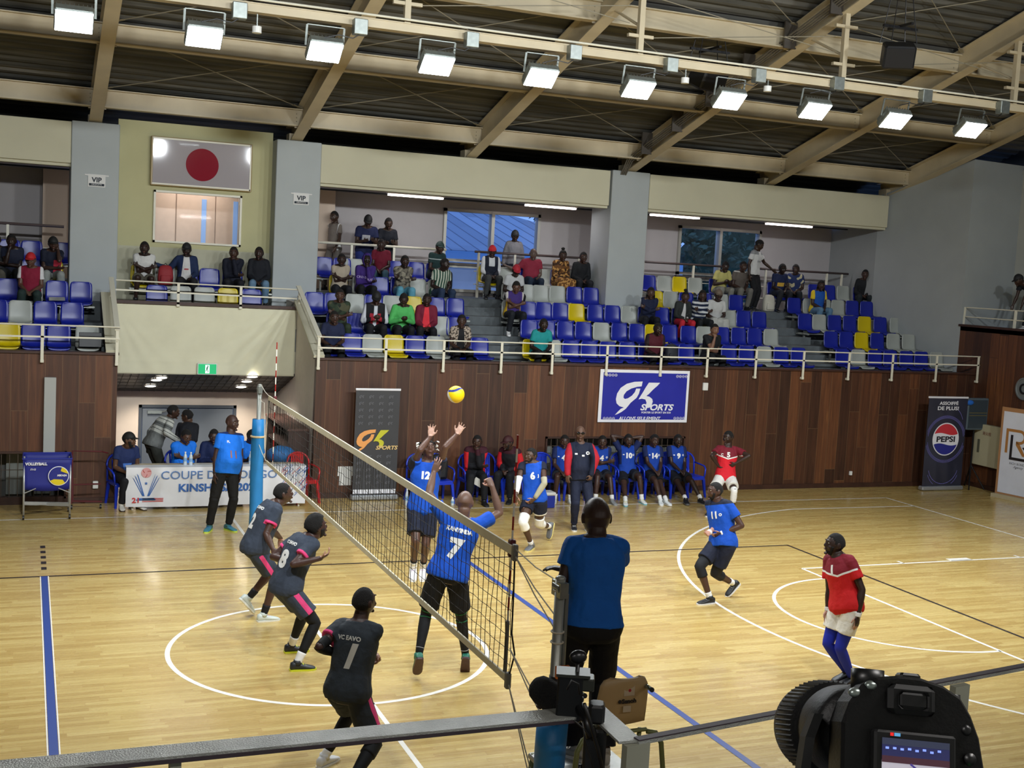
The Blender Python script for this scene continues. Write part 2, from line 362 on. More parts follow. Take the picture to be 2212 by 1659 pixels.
# vestibule back wall, doors, sloping soffit with grid and downlights
b=MB(); wallY(12.6,12.75,-1.8,1.7,-.8,2.2,[(-1.07,.8,-.8,1.24)],b); struct(b.build('wall_vestibule_back',m_pink))
md=mat('grey_door','575c61',.5)
for i,(x0,x1) in enumerate(((-1.05,-.14),(-.12,.78))):
    b=MB(); b.bev((x0,12.6,-.75),(x1,12.66,1.22),.008); o=struct(b.build('door_%d'%(i+1),md))
    b=MB(); hx=x1-.08 if i==0 else x0+.08
    b.tube([(hx,12.56,.25),(hx-.1*(1 if i==0 else -1),12.56,.25)],.012,8); b.ell((hx,12.58,.25),.03); part(b,'door_handle',m_galv,o,True)
    if i==0:
        b=MB(); b.box((x0+.1,12.54,1.12),(x0+.38,12.6,1.18)); b.beam((x0+.38,12.55,1.16),(x0+.5,12.5,1.2),.02,.02); part(b,'door_closer',m_galv,o)
b=MB(); b.box((-1.12,12.58,-.8),(-1.06,12.62,1.3)); b.box((.79,12.58,-.8),(.85,12.62,1.3)); b.box((-1.12,12.58,1.24),(.85,12.62,1.3)); struct(b.build('trim_7',mat('door_frame','3b3f44',.5)))
def sof(x,t): return V((x,10.9+1.7*t,2.1-.52*t))
b=MB(); b.loft([[sof(-1.8,0),sof(-1.8,1),sof(-1.8,1)+V((0,0,.3)),sof(-1.8,0)+V((0,0,.05))],[sof(1.7,0),sof(1.7,1),sof(1.7,1)+V((0,0,.3)),sof(1.7,0)+V((0,0,.05))]])
so=struct(b.build('ceiling_vestibule',mat('black_soffit','111214',.4)))
b=MB(); nn=V((0,-.29,-.96))*.012
for i in range(24): x=-1.7+i*.145; b.beam(sof(x,.02)+nn,sof(x,.98)+nn,.008,.008)
for t in (.12,.3,.48,.66,.84): b.beam(sof(-1.8,t)+nn,sof(1.7,t)+nn,.008,.008)
part(b,'grid',mat('grid_bars','4a453f',.5),so)
m_down=mat('downlight_glow','ffffff',.5,emit='fff6e6',es=14)
for px,py in ((349,814),(338,819),(325,832),(545,812),(533,822),(521,834)):
    # meet the soffit plane
    d=ray(px,py); n_=V((0,.52,1.7)).normalized(); t=(V((0,10.9,2.1))-CAM).dot(n_)/d.dot(n_); p=CAM+d*t
    M=frame(p,(1,0,0),V((0,1.7,-.52)))
    b=MB(); ring=lambda r,z:[M@V((r*math.cos(a),r*math.sin(a),z)) for a in [k*math.pi/10 for k in range(20)]]
    b.loft([ring(.13,-.005),ring(.13,-.02),ring(.1,-.022),ring(.1,-.008)],0,False)
    o=b.build('downlight',m_white); tag(o,'round recessed downlight glowing in the black soffit over the doorway','light','downlights in the entrance soffit')
    b=MB(); b.loft([ring(.1,-.012),ring(.1,-.018)]); part(b,'lens',m_down,o)
    la=bpy.data.lights.new('downlight_lamp','SPOT'); la.energy=60; la.spot_size=2.2; la.spot_blend=.6; la.color=(1,.93,.82); la.shadow_soft_size=.08
    lo=bpy.data.objects.new('downlight_lamp',la); COL.objects.link(lo); lo.location=p+V((0,-.03,-.06))
# parapet with stretched cream cloth
b=MB(); b.box((-1.8,10.92,2.12),(1.7,11.0,3.42)); struct(b.build('wall_parapet',m_fascia))
nx,nz=90,40; vs=[];fs=[]
for k in range(nz+1):
    for i in range(nx+1):
        x=-1.78+3.46*i/nx; z=2.1+1.33*k/nz
        dR=math.hypot(x-1.7,z-3.45); dL=math.hypot(x+1.8,z-3.45); aR=math.atan2(3.45-z,1.7-x); aL=math.atan2(3.45-z,x+1.8)
        w=.012*math.sin(aR*34+1)*math.exp(-((aR-.85)/.45)**2)*min(1,dR*1.6)+.006*math.sin(aL*26)*math.exp(-((aL-1.05)/.3)**2)*min(1,dL*1.5)
        w+=.004*noise.noise(V((x*2,z*3,1)))+(.006*math.exp(-((z-2.35)/.02)**2))
        vs.append((x,10.885-w,z))
for k in range(nz):
    for i in range(nx): a=k*(nx+1)+i; fs.append((a,a+1,a+nx+2,a+nx+1))
b=MB(); b.add(vs,fs); o=b.build('cloth_drape',m_cream,smooth=True); tag(o,'large cream cloth stretched over the parapet of the honour box','cloth')
md2=o.modifiers.new('s','SOLIDIFY'); md2.thickness=.006
b=MB(); b.box((-1.82,10.84,3.43),(1.72,11.05,3.49)); struct(b.build('trim_8',m_cap))
# exit sign
t=thing('exit_sign',(0,10.86,2.22),'small green lit exit sign with running figure above the entrance doors','sign')
b=MB(); b.bev((-.21,10.82,2.11),(.17,10.87,2.33),.008); part(b,'casing',m_white,t)
b=MB(); b.box((-.19,10.814,2.125),(.15,10.82,2.315)); part(b,'panel',mat('exit_green','0a7a4a',.4,emit='16a868',es=1.0),t)
b=MB(); b.box((-.06,10.808,2.14),(.02,10.814,2.3)); part(b,'pictogram_panel',mat('exit_white','ddf5ea',.4,emit='d8fff0',es=1.0),t)
b=MB(); g=mat('exit_dark','0b5237',.5)
b.ell((-.012,10.806,2.277),(.013,.003,.013)); 
for p,q,w in (((-.018,2.262),(-.03,2.215),.02),((-.03,2.215),(-.005,2.19),.012),((-.005,2.19),(-.012,2.155),.011),((-.03,2.215),(-.045,2.185),.012),((-.045,2.185),(-.056,2.178),.01),((-.018,2.255),(.004,2.24),.009),((-.02,2.255),(-.045,2.235),.009)):
    b.beam((p[0],10.806,p[1]),(q[0],10.806,q[1]),.004,w,0,V((0,1,0)) if False else V((0,0,1)))
part(b,'running_figure',g,t)
# ---------------- windows of the rear wall and the outdoors ----------------
m_al=mat('aluminium_frame','a9a79f',.4,metal=.3)
gl=bpy.data.materials.new('window_glass'); gl.use_nodes=True; nt=gl.node_tree; nt.nodes.clear(); ou=N(nt,'OutputMaterial'); mx=N(nt,'MixShader'); tr=N(nt,'BsdfTransparent'); gg=N(nt,'BsdfGlossy')
tr.inputs[0].default_value=(.95,.97,1,1); gg.inputs['Roughness'].default_value=.03; fr=N(nt,'Fresnel'); fr.inputs[0].default_value=1.5
nt.links.new(fr.outputs[0],mx.inputs[0]); nt.links.new(tr.outputs[0],mx.inputs[1]); nt.links.new(gg.outputs[0],mx.inputs[2]); nt.links.new(mx.outputs[0],ou.inputs[0])
for i,(x0,x1) in enumerate(((5.9,8.4),(12.3,14.8))):
    b=MB(); w=.07; xm=(x0+x1)/2; y0,y1=14.52,14.72
    for z in (3.86,4.44,4.58,5.77): b.box((x0,y0,z),(x1,y1,z+w))
    b.box((x0,y0,3.86),(x0+w,y1,5.84)); b.box((x1-w,y0,3.86),(x1,y1,5.84)); b.box((xm-.04,y0-.01,4.6),(xm+.04,y1,5.84)); b.box((xm-.03,y0,3.86),(xm+.03,y1,4.5))
    o=struct(b.build('window_%d'%(i+3),m_al))
    b=MB(); b.box((x0+.05,14.62,3.9),(x1-.05,14.626,5.8)); part(b,'window_pane',gl,o)
    b=MB(); b.box((x0-.05,14.44,4.5),(x1+.05,14.6,4.56)); part(b,'window_sill',mat('dark_sill','4a4442',.5),o)
m_rt=planks('tile_roof',1,.5,4,[(0,'6f7a8c'),(1,'9aa6b8')],rough=.5,gap=.06,gapcol='3a4560',grain=.2,across=0,brk=False)
t=thing('neighbouring_building',(10,24,0),'pale single-storey building with ribbed roof seen outside the windows','building')
b=MB(); b.box((-2,24,0),(17.5,30,4.7)); part(b,'wall',mat('neighbour_wall','f0f1f6',.8,var=.05,vs=2),t)
b=MB(); b.loft([[V((-3,23,5.0)),V((17.2,23,5.0)),V((17.2,23,4.75)),V((-3,23,4.75))],[V((-3,30,6.6)),V((13.5,30,6.6)),V((13.5,30,6.4)),V((-3,30,6.4))]]); part(b,'roof',m_rt,t)
b=MB(); b.box((-3,22.9,4.55),(17.3,23.02,4.98)); part(b,'eaves_board',mat('eaves_blue','8fb4d8',.6),t)
b=MB(); b.box((-40,40,-1),(60,40.2,4)); b.box((-40,15,-1),(60,60,-.5)); struct(b.build('ground',mat('yard','8a8f96',.9)))
random.seed(7)
for i,(x,y,h) in enumerate(((19,33,8.2),(25.5,33,7.9),(32,34,8.6))):
    t=thing('tree',(x,y,0),'dense dark tree outside beyond the neighbouring roof','tree','trees outside the windows')
    b=MB(); b.tube([(x,y,-.5),(x+.2,y,3),(x,y,5)],[.25,.2,.12]); part(b,'trunk',mat('bark','3b3029',.9),t)
    b=MB()
    for _ in range(14):
        a=random.uniform(0,6.28); r=random.uniform(.3,1.9); c=V((x+r*math.cos(a),y+r*math.sin(a)*.8,h-2.4+random.uniform(-1.6,1.5))); q=random.uniform(.9,1.5)
        n0=len(b.v); b.ell(c,q,0,18,12)
        for k in range(n0,len(b.v)): p=V(b.v[k]); b.v[k]=tuple(p+(p-c).normalized()*.35*noise.noise(p*2.5))
    for _ in range(2600):
        a=random.uniform(0,6.28);ph=math.acos(random.uniform(-1,1)); r=3.0*random.uniform(.75,1.05)
        c=V((x+r*math.sin(ph)*math.cos(a)*1.05,y+r*math.sin(ph)*math.sin(a),h-2.4+r*math.cos(ph)*.95)); s_=random.uniform(.1,.22)
        u=V((random.gauss(0,1),random.gauss(0,1),random.gauss(0,1))).normalized(); v_=u.orthogonal().normalized()
        b.add([c-u*s_,c+v_*s_*.5,c+u*s_,c-v_*s_*.5],[(0,1,2,3)])
    part(b,'crown',mat('leaves','3f5a44',.7,var=.3,vs=1),t)
# honour-box window: frame, glass, lit lobby with wooden doors behind
b=MB(); x0,x1,z0,z1=-.95,.8,4.62,5.66; w=.04
for a,c in (((x0,12.42,z1-w),(x1,12.6,z1)),((x0,12.42,z0),(x1,12.6,z0+w)),((x0,12.42,z0),(x0+w,12.6,z1)),((x1-w,12.42,z0),(x1,12.6,z1))): b.box(a,c)
o=struct(b.build('window_5',m_steelw)); b=MB(); b.box((x0+.02,12.53,z0+.02),(x1-.02,12.535,z1-.02)); part(b,'window_pane',gl,o)
m_lob=mat('pale_wood_door','cdb39a',.5,var=.05,vs=8)
b=MB(); b.box((-3,14.3,3.2),(3.2,14.4,6.2)); struct(b.build('wall_lobby',mat('lobby_wall','c9b5a2',.7)))
for i,(xa,xb2) in enumerate(((-1.35,-.32),(-.30,.52),(.54,1.5))):
    b=MB(); b.bev((xa,14.25,3.76),(xb2,14.3,6.0),.005); o=struct(b.build('door_%d'%(i+3),m_lob))
    c=(-.82,.28,.96)[i]
    b=MB(); b.box((c-.05,14.235,4.5),(c+.05,14.25,5.62)); part(b,'door_glass',mat('door_glass_blue','7f9fc8',.15,emit='7c9cd0',es=.35),o)
    b=MB(); b.box((c-.1,14.225,4.3),(c+.1,14.25,4.5)); part(b,'vent',mat('door_vent','d5d2cc',.5),o)
    if i==1:
        b=MB(); b.tube([(.44,14.2,4.48),(.3,14.19,4.48)],.012,8); b.ell((.45,14.22,4.48),.025); b.ell((.45,14.22,4.62),.02); part(b,'door_handle',m_galv,o,True)
la=bpy.data.lights.new('lobby_fill','AREA'); la.size=1.5; la.energy=38; la.color=(1,.9,.85); lo=bpy.data.objects.new('lobby_fill',la); COL.objects.link(lo); lo.location=(0,13.5,6.0)  # bare area light without a fixture, added to brighten the lobby
# ---------------- steel roof ----------------
ZB=lambda Y:6.85+.29*(12.1-Y) if Y>=0 else 6.85+.29*(12.1+Y)
DK=.52
b=MB(); ys=[];Y=13.9
prof=[]
y=13.9
while y>-14: 
    for dy,dz in ((0,0),(.05,.045),(.12,.045),(.17,0)):
        yy=y-dy; prof.append((yy,ZB(yy)+DK+dz))
    y-=.25
b.loft([[V((XL,a,c)) for a,c in prof],[V((21,a,c)) for a,c in prof]],0,False,False); struct(b.build('ceiling',m_deck))
def ibeam(b,p,q,h=.42,w=.2,t=.02):   # p,q: underside centre points
    p=V(p);q=V(q);d=(q-p).normalized(); s=d.cross(V((0,0,1))).normalized(); u=s.cross(d)
    for lo,hi,ww in ((0,t,w),(h-t,h,w),(t,h-t,.014)):
        b.loft([[P+s*a+u*c for a,c in ((-ww/2,lo),(ww/2,lo),(ww/2,hi),(-ww/2,hi))] for P in (p,q)])
BX=[-9.6,-5.95,-2.1,1.81,5.65,9.55,13.35,17.0]
for i,X in enumerate(BX):
    t=thing('roof_girder',(X,12.3,ZB(12.3)),'beige steel I-beam roof girder rising from the far wall towards the ridge','girder','beige roof girders')
    b=MB(); ibeam(b,(X,12.5,ZB(12.5)),(X,0,ZB(0)),.44,.24); ibeam(b,(X,0,ZB(0)),(X,-13.8,ZB(-13.8)),.44,.24); part(b,'beam',m_steelp,t)
    b=MB(); b.box((X-.13,12.2,6.5),(X+.13,12.5,7.0)); part(b,'bracket',m_steelp,t)
    for Yp in (11.55,8.9,6.0,3.1):
        b=MB(); z=ZB(Yp)
        for s in (-1,1):
            for q in range(4): b.ell((X+s*.13,Yp-.02,z+.09+.075*q),(.012,.012,.012),0,6,4)
            b.box((X+s*.01,Yp-.005,z+.04),(X+s*.16,Yp+.005,z+.4))
        part(b,'bolt_plate',mat('bolt_steel','a79c86',.5),t)
for i in range(len(BX)-1):
    for Yp,hh in ((11.55,.34),(8.9,.34),(6.0,.34),(3.1,.34),(.3,.34),(-4,.34),(-8.5,.34)):
        z=ZB(Yp)+.07
        b=MB(); ibeam(b,(BX[i]+.02,Yp,z),(BX[i+1]-.02,Yp,z),hh,.2)
        o=b.build('roof_purlin',m_steelp,loc=(BX[i],Yp,z)); tag(o,'beige steel cross beam between two roof girders','beam','beige cross beams of the roof')
# bracing rods
m_rod=mat('bracing_rod','8e8672',.5)
for i in range(2,len(BX)-1):
    for Ya,Yb in ((11.4,9.1),(8.7,6.2),(5.8,3.3)):
        for a,c in ((BX[i]+.15,BX[i+1]-.15),(BX[i+1]-.15,BX[i]+.15)):
            z=.38 if a<c else .4
            p=V((a,Ya,ZB(Ya)+z)); q=V((c,Yb,ZB(Yb)+z)); b=MB(); b.tube([p,q],.009,6)
            d=(q-p).normalized(); b.beam(p-d*.1,p+d*.12,.07,.012); b.beam(q-d*.12,q+d*.1,.07,.012)
            o=b.build('bracing_rod',m_rod,loc=p); tag(o,'thin diagonal bracing rod under the roof deck','rod','bracing rods of the roof')
b=MB()
for x in (19.05,XL-.1):
    b.loft([[V((xx,13.9,3.7)),V((xx,13.9,ZB(13.9)+DK+.1)),V((xx,0,ZB(0)+DK+.1)),V((xx,YB,ZB(YB)+DK+.1)),V((xx,YB,3.7))] for xx in (x,x+.1)])
b.box((XL,YB-.1,7),(21,YB,ZB(YB)+.7)); b.box((XL,13.8,6),(21,13.9,8))
struct(b.build('wall_gables',mat('gable_dark','2b3038',.8)))
# hangers and lamp rail
RY,RZ=4.5,7.87
t=thing('lamp_rail',(0,RY,RZ),'long beige channel rail under the roof that carries the row of floodlights','rail')
b=MB(); b.box((XL,RY-.07,RZ-.06),(20,RY+.07,RZ+.06)); b.box((XL,RY-.09,RZ+.05),(20,RY+.09,RZ+.065)); b.box((XL,RY-.09,RZ-.065),(20,RY+.09,RZ-.05)); part(b,'channel',m_steelp,t)
b=MB(); b.tube([(XL,RY-.13,RZ+.1),(20,RY-.13,RZ+.1)],.017,8); part(b,'conduit',m_steelw,t)
for X in BX[2:]:
    zt=ZB(RY); b=MB(); b.beam((X,RY,RZ+.06),(X,RY,zt+.02),.09,.09,0,V((0,1,0))); part(b,'hanger',m_steelp,t)
    for s in (-1,1):
        for z in (RZ+.35,zt-.2): b=MB(); b.beam((X,RY,z),(X+s*.22,RY,z),.07,.05); part(b,'gusset',m_steelp,t)
    b=MB(); b.tube([(X,RY,RZ+.5),(X,RY+1.0,ZB(RY+1.0)+.05)],.025,8); part(b,'stay',m_steelp,t)
for X in BX[3:-1]:
    i=BX.index(X)
    for z,Yo in ((RZ+.35,0),(ZB(RY)-.2,0)):
        b=MB(); b.tube([(X+.2,RY,z),(BX[i+1]-.2,RY,z+ (.45 if z<RZ+.4 else -.45))],.008,6); o=b.build('tie_rod',m_rod,loc=(X+.2,RY,z)); tag(o,'thin steel tie rod crossing above the lamp rail between two hangers','rod','tie rods above the lamp rail')
m_lens=mat('flood_lens','ffffff',.3,emit='eefbff',es=30)
LX=[-2.76+1.688*i for i in range(-3,12)]
TL=R_(38)
def flood(X,Y,z,dirn,power,label,grp,TL=TL,spr=125):
    """lit face looks down and towards -Y*dirn"""
    t=thing('floodlight',(X,Y,z),label,'floodlight',grp)
    nrm=V((0,-math.sin(TL)*dirn,-math.cos(TL))); u=V((1,0,0)); v_=nrm.cross(u); M=frame((X,Y,z),u,v_)   # local z = nrm
    if (M.to_3x3()@V((0,0,1))).dot(nrm)<0: M=frame((X,Y,z),u,-v_)
    b=MB(); b.bev((-.25,-.19,-.12),(.25,.19,0),.02,0,M)
    part(b,'housing',m_galv,t)
    b=MB()
    for k in range(9): b.box((-.22+.055*k-.004,-.16,-.17),(-.22+.055*k+.004,.16,-.12),0,M)
    part(b,'cooling_fins',m_galv,t)
    b=MB(); b.bev((-.235,-.175,0),(.235,.175,.012),.004,0,M); part(b,'lens',m_lens,t)
    b=MB(); a=M@V((0,0,-.1))
    for s in (-1,1): b.beam((X+s*.27,a.y,a.z),(X+s*.27,RY if dirn>0 else Y,z+.36),.03,.012); 
    b.beam((X-.27,RY if dirn>0 else Y,z+.36),(X+.27,RY if dirn>0 else Y,z+.36),.03,.012); part(b,'bracket',m_galv,t)
    la=bpy.data.lights.new('flood_lamp','AREA'); la.shape='RECTANGLE'; la.size=.45; la.size_y=.34; la.energy=power; la.color=(.92,.97,1); la.spread=R_(spr)
    lo=bpy.data.objects.new('flood_lamp',la); COL.objects.link(lo); lo.matrix_world=frame(M@V((0,0,.02)),u,-v_) if False else Matrix.Translation(M@V((0,0,.02)))@nrm.to_track_quat('-Z','Y').to_matrix().to_4x4()
FP=70
vis=[x for x in LX if -3.5<x<13]
ordn=['leftmost floodlight of the lit row','second floodlight from the left of the lit row','third floodlight from the left, beside a rising girder','fourth floodlight from the left of the lit row','fifth floodlight from the left, lit white','sixth floodlight from the left, under a hanger','seventh floodlight from the left, below the black speaker','eighth floodlight from the left of the lit row','second floodlight from the right end of the lit row','rightmost floodlight of the lit row']
for i,X in enumerate(vis): flood(X,RY,7.39,1,FP,ordn[i] if i<len(ordn) else 'floodlight',"row of lit floodlights under the roof")
for X in vis[::2]: flood(X,-4.5,7.9,-1,FP*3.2,'unseen floodlight of an added second row above the near half of the court','added unseen floodlights above the near half of the court',R_(60))  # assumed second row, unseen, added and aimed to brighten the far walls
for k,px in enumerate(((516,25),(776,60),(1016,88),(1238,115),(1446,142),(1636,165),(1805,182),(1995,209),(2162,233))):
    p=onY(*px,RY-.1); b=MB(); b.bev((p.x-.1,RY-.22,p.z-.11),(p.x+.1,RY-.07,p.z+.11),.008)
    t=b.build('junction_box',m_galv,loc=p); tag(t,'square galvanised junction box on the lamp rail between two floodlights','box','junction boxes on the lamp rail')
    b=MB(); b.tube([p+V((0,-.05,-.1)),p+V((-.1,-.06,-.17)),p+V((-.3,-.03,-.14)),p+V((-.5,0,-.2))],.008,6); part(b,'cable',m_dark,t)
# detectors
for nm,px,lab in (('a',(555,62),'white smoke detector hanging near the left end of the lamp rail'),('b',(1480,172),'white smoke detector hanging below the middle of the lamp rail'),('c',(1658,190),'white smoke detector on the lamp rail beside the girder with conduits')):
    p=onY(*px,RY); b=MB(); b.tube([p+V((0,0,-.06)),p+V((0,0,.03))],.065,16); o=b.build('smoke_detector',m_white,loc=p); tag(o,lab,'detector')
    b=MB(); b.tube([p+V((0,0,.03)),p+V((0,0,.2))],.012,6); part(b,'stem',m_galv,o)
# hanging loudspeakers
def speaker(px,Y,s,lab,rz):
    p=onY(*px,Y); t=thing('hanging_loudspeaker',p,lab,'loudspeaker'); M=Matrix.Translation(p)@Matrix.Rotation(rz,4,'Z')@Matrix.Rotation(R_(25),4,'X')
    b=MB(); b.bev((-.3*s,-.2*s,-.22*s),(.3*s,.2*s,.22*s),.03,0,M); part(b,'cabinet',m_dark,t)
    b=MB(); b.bev((-.27*s,-.215*s,-.19*s),(.27*s,-.2*s,.19*s),.006,0,M); part(b,'grille',m_blackm,t)
    b=MB()
    for x,y in ((-.3,-.15),(.3,-.15),(.3,.2),(-.3,.2)): b.tube([p+V((x*s,y*s,.2)),p+V((x*.6*s,y*.6*s,.9)),p+V((x*.4*s,y*.4*s,ZB(Y)+.4-p.z))],.008,5)
    b.beam(p+V((-.4*s,0,.45)),p+V((.4*s,0,.45)),.05,.04); b.beam(p+V((0,-.35*s,.47)),p+V((0,.35*s,.47)),.05,.04)
    part(b,'suspension_frame',m_blackm,t)
speaker((575,10),6.5,.6,'black loudspeaker hanging under the roof near the second floodlight',.2)
speaker((1530,165),6.2,1.0,'black loudspeaker hanging in wires above the seventh floodlight',.3)
speaker((1940,120),3.6,.85,'black loudspeaker hanging under the roof above the ninth floodlight',-.5)
# conduits running up the girder at the right column
t=thing('conduit_bundle',(9.4,11.9,6.95),'bundle of grey conduits clipped along the roof girder above the right column','conduit')
b=MB()
for k in range(4):
    o=-.19-.04*k; b.tube([(9.55+o,12.0,6.75),(9.55+o,11.7,7.05+.02*k),(9.55+o,1.0,ZB(1)+.1+.02*k)],.016,6)
part(b,'pipes',mat('conduit_grey','6f6a60',.5,metal=.3),t)
for k in range(8):
    b=MB(); y=11-k*1.3; b.box((9.2,y-.02,ZB(y)-.02),(9.45,y+.02,ZB(y)+.45))
    part(b,'pipe_clamp',mat('clamp_dark','453f38',.5),t)
# fluorescent tubes under the walkway ceiling
m_fl=mat('tube_glow','ffffff',.4,emit='fff0ee',es=9)
for k,((x0,x1),lab) in enumerate((((4.03,5.37),'fluorescent batten under the ceiling left of the left rear window'),((7.31,8.65),'fluorescent batten under the ceiling above the right edge of the left rear window'),((10.58,11.98),'fluorescent batten under the ceiling just right of the right column'),((13.87,15.29),'rightmost fluorescent batten under the walkway ceiling'))):
    t=thing('fluorescent_light',((x0+x1)/2,13,5.98),lab,'light','fluorescent battens over the stand')
    b=MB(); b.bev((x0,12.93,5.98),(x1,13.07,6.03),.01); part(b,'fitting',m_white,t)
    b=MB(); b.tube([(x0+.04,12.96,5.955),(x1-.04,12.96,5.955)],.018,8); part(b,'tube',m_fl,t,True)
    b=MB(); b.tube([(x0+.04,13.05,5.955),(x1-.04,13.05,5.955)],.018,8); part(b,'tube',m_fl,t,True)
    la=bpy.data.lights.new('batten_lamp','AREA'); la.shape='RECTANGLE'; la.size=1.3; la.size_y=.12; la.energy=9; la.color=(1,.93,.93)
    lo=bpy.data.objects.new('batten_lamp',la); COL.objects.link(lo); lo.location=((x0+x1)/2,13.0,5.92)

for x in (-9,-5,-1,3,7):  # unseen battens, added as fill for the near rail, post and chair backs
    t=thing('fluorescent_light',(x,-12.3,5.98),'unseen fluorescent batten added over the near gallery','light','unseen fluorescent battens added over the near gallery')
    b=MB(); b.bev((x-.65,-12.37,5.98),(x+.65,-12.23,6.03),.01); part(b,'fitting',m_white,t)
    b=MB(); b.tube([(x-.6,-12.3,5.955),(x+.6,-12.3,5.955)],.018,8); part(b,'tube',m_fl,t,True)
    b=MB(); b.tube([(x,-12.3,6.03),(x,-12.3,ZB(-12.3)+.4)],.01,6); part(b,'hanger_rod',m_galv,t)
    la=bpy.data.lights.new('batten_lamp','AREA'); la.shape='RECTANGLE'; la.size=1.3; la.size_y=.12; la.energy=55; la.color=(1,.96,.92)
    lo=bpy.data.objects.new('batten_lamp',la); COL.objects.link(lo); lo.location=(x,-12.3,5.9)
# ================= terrace seats =================
m_sb=mat('seat_blue','16238c',.32,spec=.5); m_sw=mat('seat_white','9ea29c',.4,var=.05,vs=5); m_sy=mat('seat_yellow','c8b208',.35)
m_bar=mat('seat_bar','a7aaa4',.4,metal=.6)
def seat_proto(m):
    P=[(-.205,-.045,.17),(-.2,-.018,.19),(-.17,.0,.2),(-.1,-.006,.203),(0,-.012,.203),(.1,-.006,.203),(.15,.012,.203),(.18,.05,.203),(.195,.11,.203),(.205,.2,.202),(.213,.29,.2),(.218,.34,.193),(.222,.37,.175),(.224,.385,.14)]
    nx=10; vs=[];fs=[]
    for s_ in (0,1):
        for j,(y,z,hw) in enumerate(P):
            for i in range(nx+1):
                t=-1+2*i/nx; e=max(0,abs(t)-.72)/.28
                cv=.028*t*t; yy=y; zz=z
                if j<7: zz+=cv*.6+.012*e*e
                else: yy-=cv*.9
                if j>6: yy-=.0
                d=.014 if s_ else 0
                # back side offset (down for the pan, backwards for the back)
                if s_: 
                    if j<6: zz-=d
                    elif j<9: zz-=d*.6; yy+=d*.6
                    else: yy+=d
                vs.append((t*hw,yy,zz))
    n=nx+1; o=len(P)*n
    for j in range(len(P)-1):
        for i in range(nx):
            a=j*n+i; fs.append((a,a+1,a+n+1,a+n)); fs.append((o+a,o+a+n,o+a+n+1,o+a+1))
    for j in range(len(P)-1):
        a=j*n; fs.append((a,a+n,o+a+n,o+a)); a=j*n+nx; fs.append((a,o+a,o+a+n,a+n))
    for i in range(nx):
        fs.append((i,o+i,o+i+1,i+1)); a=(len(P)-1)*n+i; fs.append((a,a+1,o+a+1,o+a))
    t=thing('stadium_seat',(0,0,-20),'x','seat'); b=MB(); b.add(vs,fs); part(b,'shell',m,t,True,local=True)
    b=MB(); b.box((-.1,-.08,-.06),(.1,.08,-.018)); part(b,'mounting_bracket',m_bar,t,local=True)
    return t
SP={'b':seat_proto(m_sb),'w':seat_proto(m_sw),'y':seat_proto(m_sy)}; SU={}
ORD=['first','second','third','fourth','fifth','sixth','seventh','eighth','ninth','tenth','eleventh','twelfth','thirteenth','fourteenth','fifteenth']
CN={'b':'blue','w':'whitish grey','y':'yellow'}
ROWN={1:'front',2:'second',3:'third',4:'fourth',5:'top'}
SEATX={}
def seat_row(k,blk,spec,bname,far='left'):
    xs=[]
    for i,(px,c) in enumerate(spec):
        hor=565+.056*(px-1106); py={1:757,2:715,3:672,4:630,5:590}[k]
        p=onY(px,py+.03*(px-1000),ROWY(k)+.12); xs.append(p.x)
        pr=SP[c]; o=pr if c not in SU else copy_tree(pr); SU[c]=1
        o.location=(p.x,ROWY(k),PAN(k))
        o['label']='%s seat, %s from left, %s row, %s'%(CN[c],ORD[i],ROWN[k],bname); o['group']='plastic seats on the terraces'
    SEATX[(k,blk)]=xs
    b=MB(); x0,x1=min(xs)-.24,max(xs)+.24; y=ROWY(k); z=PAN(k)-.06
    b.beam((x0,y-.1,z-.02),(x1,y-.1,z-.02),.05,.03); b.beam((x0,y+.1,z-.02),(x1,y+.1,z-.02),.05,.03)
    x=x0+.15
    while x<x1: b.beam((x,y+.05,z-.03),(x,y+.05,PLT(k)),.04,.04,0,V((0,1,0))); b.beam((x,y-.13,z-.04),(x,y+.36,z-.04),.04,.03); x+=1.0
    t=b.build('seat_frame',m_bar,loc=(x0,y,PLT(k))); tag(t,'long steel seat frame, %s row, %s'%(ROWN[k],bname),'frame')
A='terrace left of the honour box'; B='block between honour box and stairs'; C_='block between both stairs'; D='block right of second stairs'
seat_row(1,'L',[(-34,'b'),(17,'y'),(72,'b'),(127,'b'),(189,'w')],A)
seat_row(2,'L',[(-8,'b'),(44,'w'),(98,'b'),(156,'b')],A)
seat_row(3,'L',[(18,'b'),(67,'w'),(123,'b'),(175,'b')],A)
seat_row(4,'L',[(25,'w'),(70,'b'),(112,'y')],A)
seat_row(5,'L',[(20,'b'),(68,'b'),(130,'b')],A)
seat_row(3,'H',[(339,'b'),(391,'w'),(442,'w'),(493,'y'),(544,'b')],'honour box')
seat_row(4,'H',[(305,'y'),(357,'w'),(405,'b'),(453,'b'),(503,'b'),(558,'y')],'honour box')
seat_row(1,'B',[(716,'b'),(761,'b'),(806,'w'),(852,'y'),(898,'b'),(943,'w'),(991,'b'),(1037,'b')],B)
seat_row(2,'B',[(727,'b'),(769,'b'),(807,'w'),(849,'b'),(889,'b'),(921,'b'),(952,'w'),(986,'b')],B)
seat_row(3,'B',[(680,'b'),(722,'b'),(768,'w'),(808,'b'),(848,'w'),(893,'y'),(943,'b'),(985,'b')],B)
seat_row(4,'B',[(732,'y'),(782,'w'),(822,'b'),(864,'b'),(903,'w'),(945,'w')],B)
seat_row(5,'B',[(700,'b'),(740,'b'),(766,'w'),(819,'w'),(860,'b'),(900,'b'),(940,'b')],B)
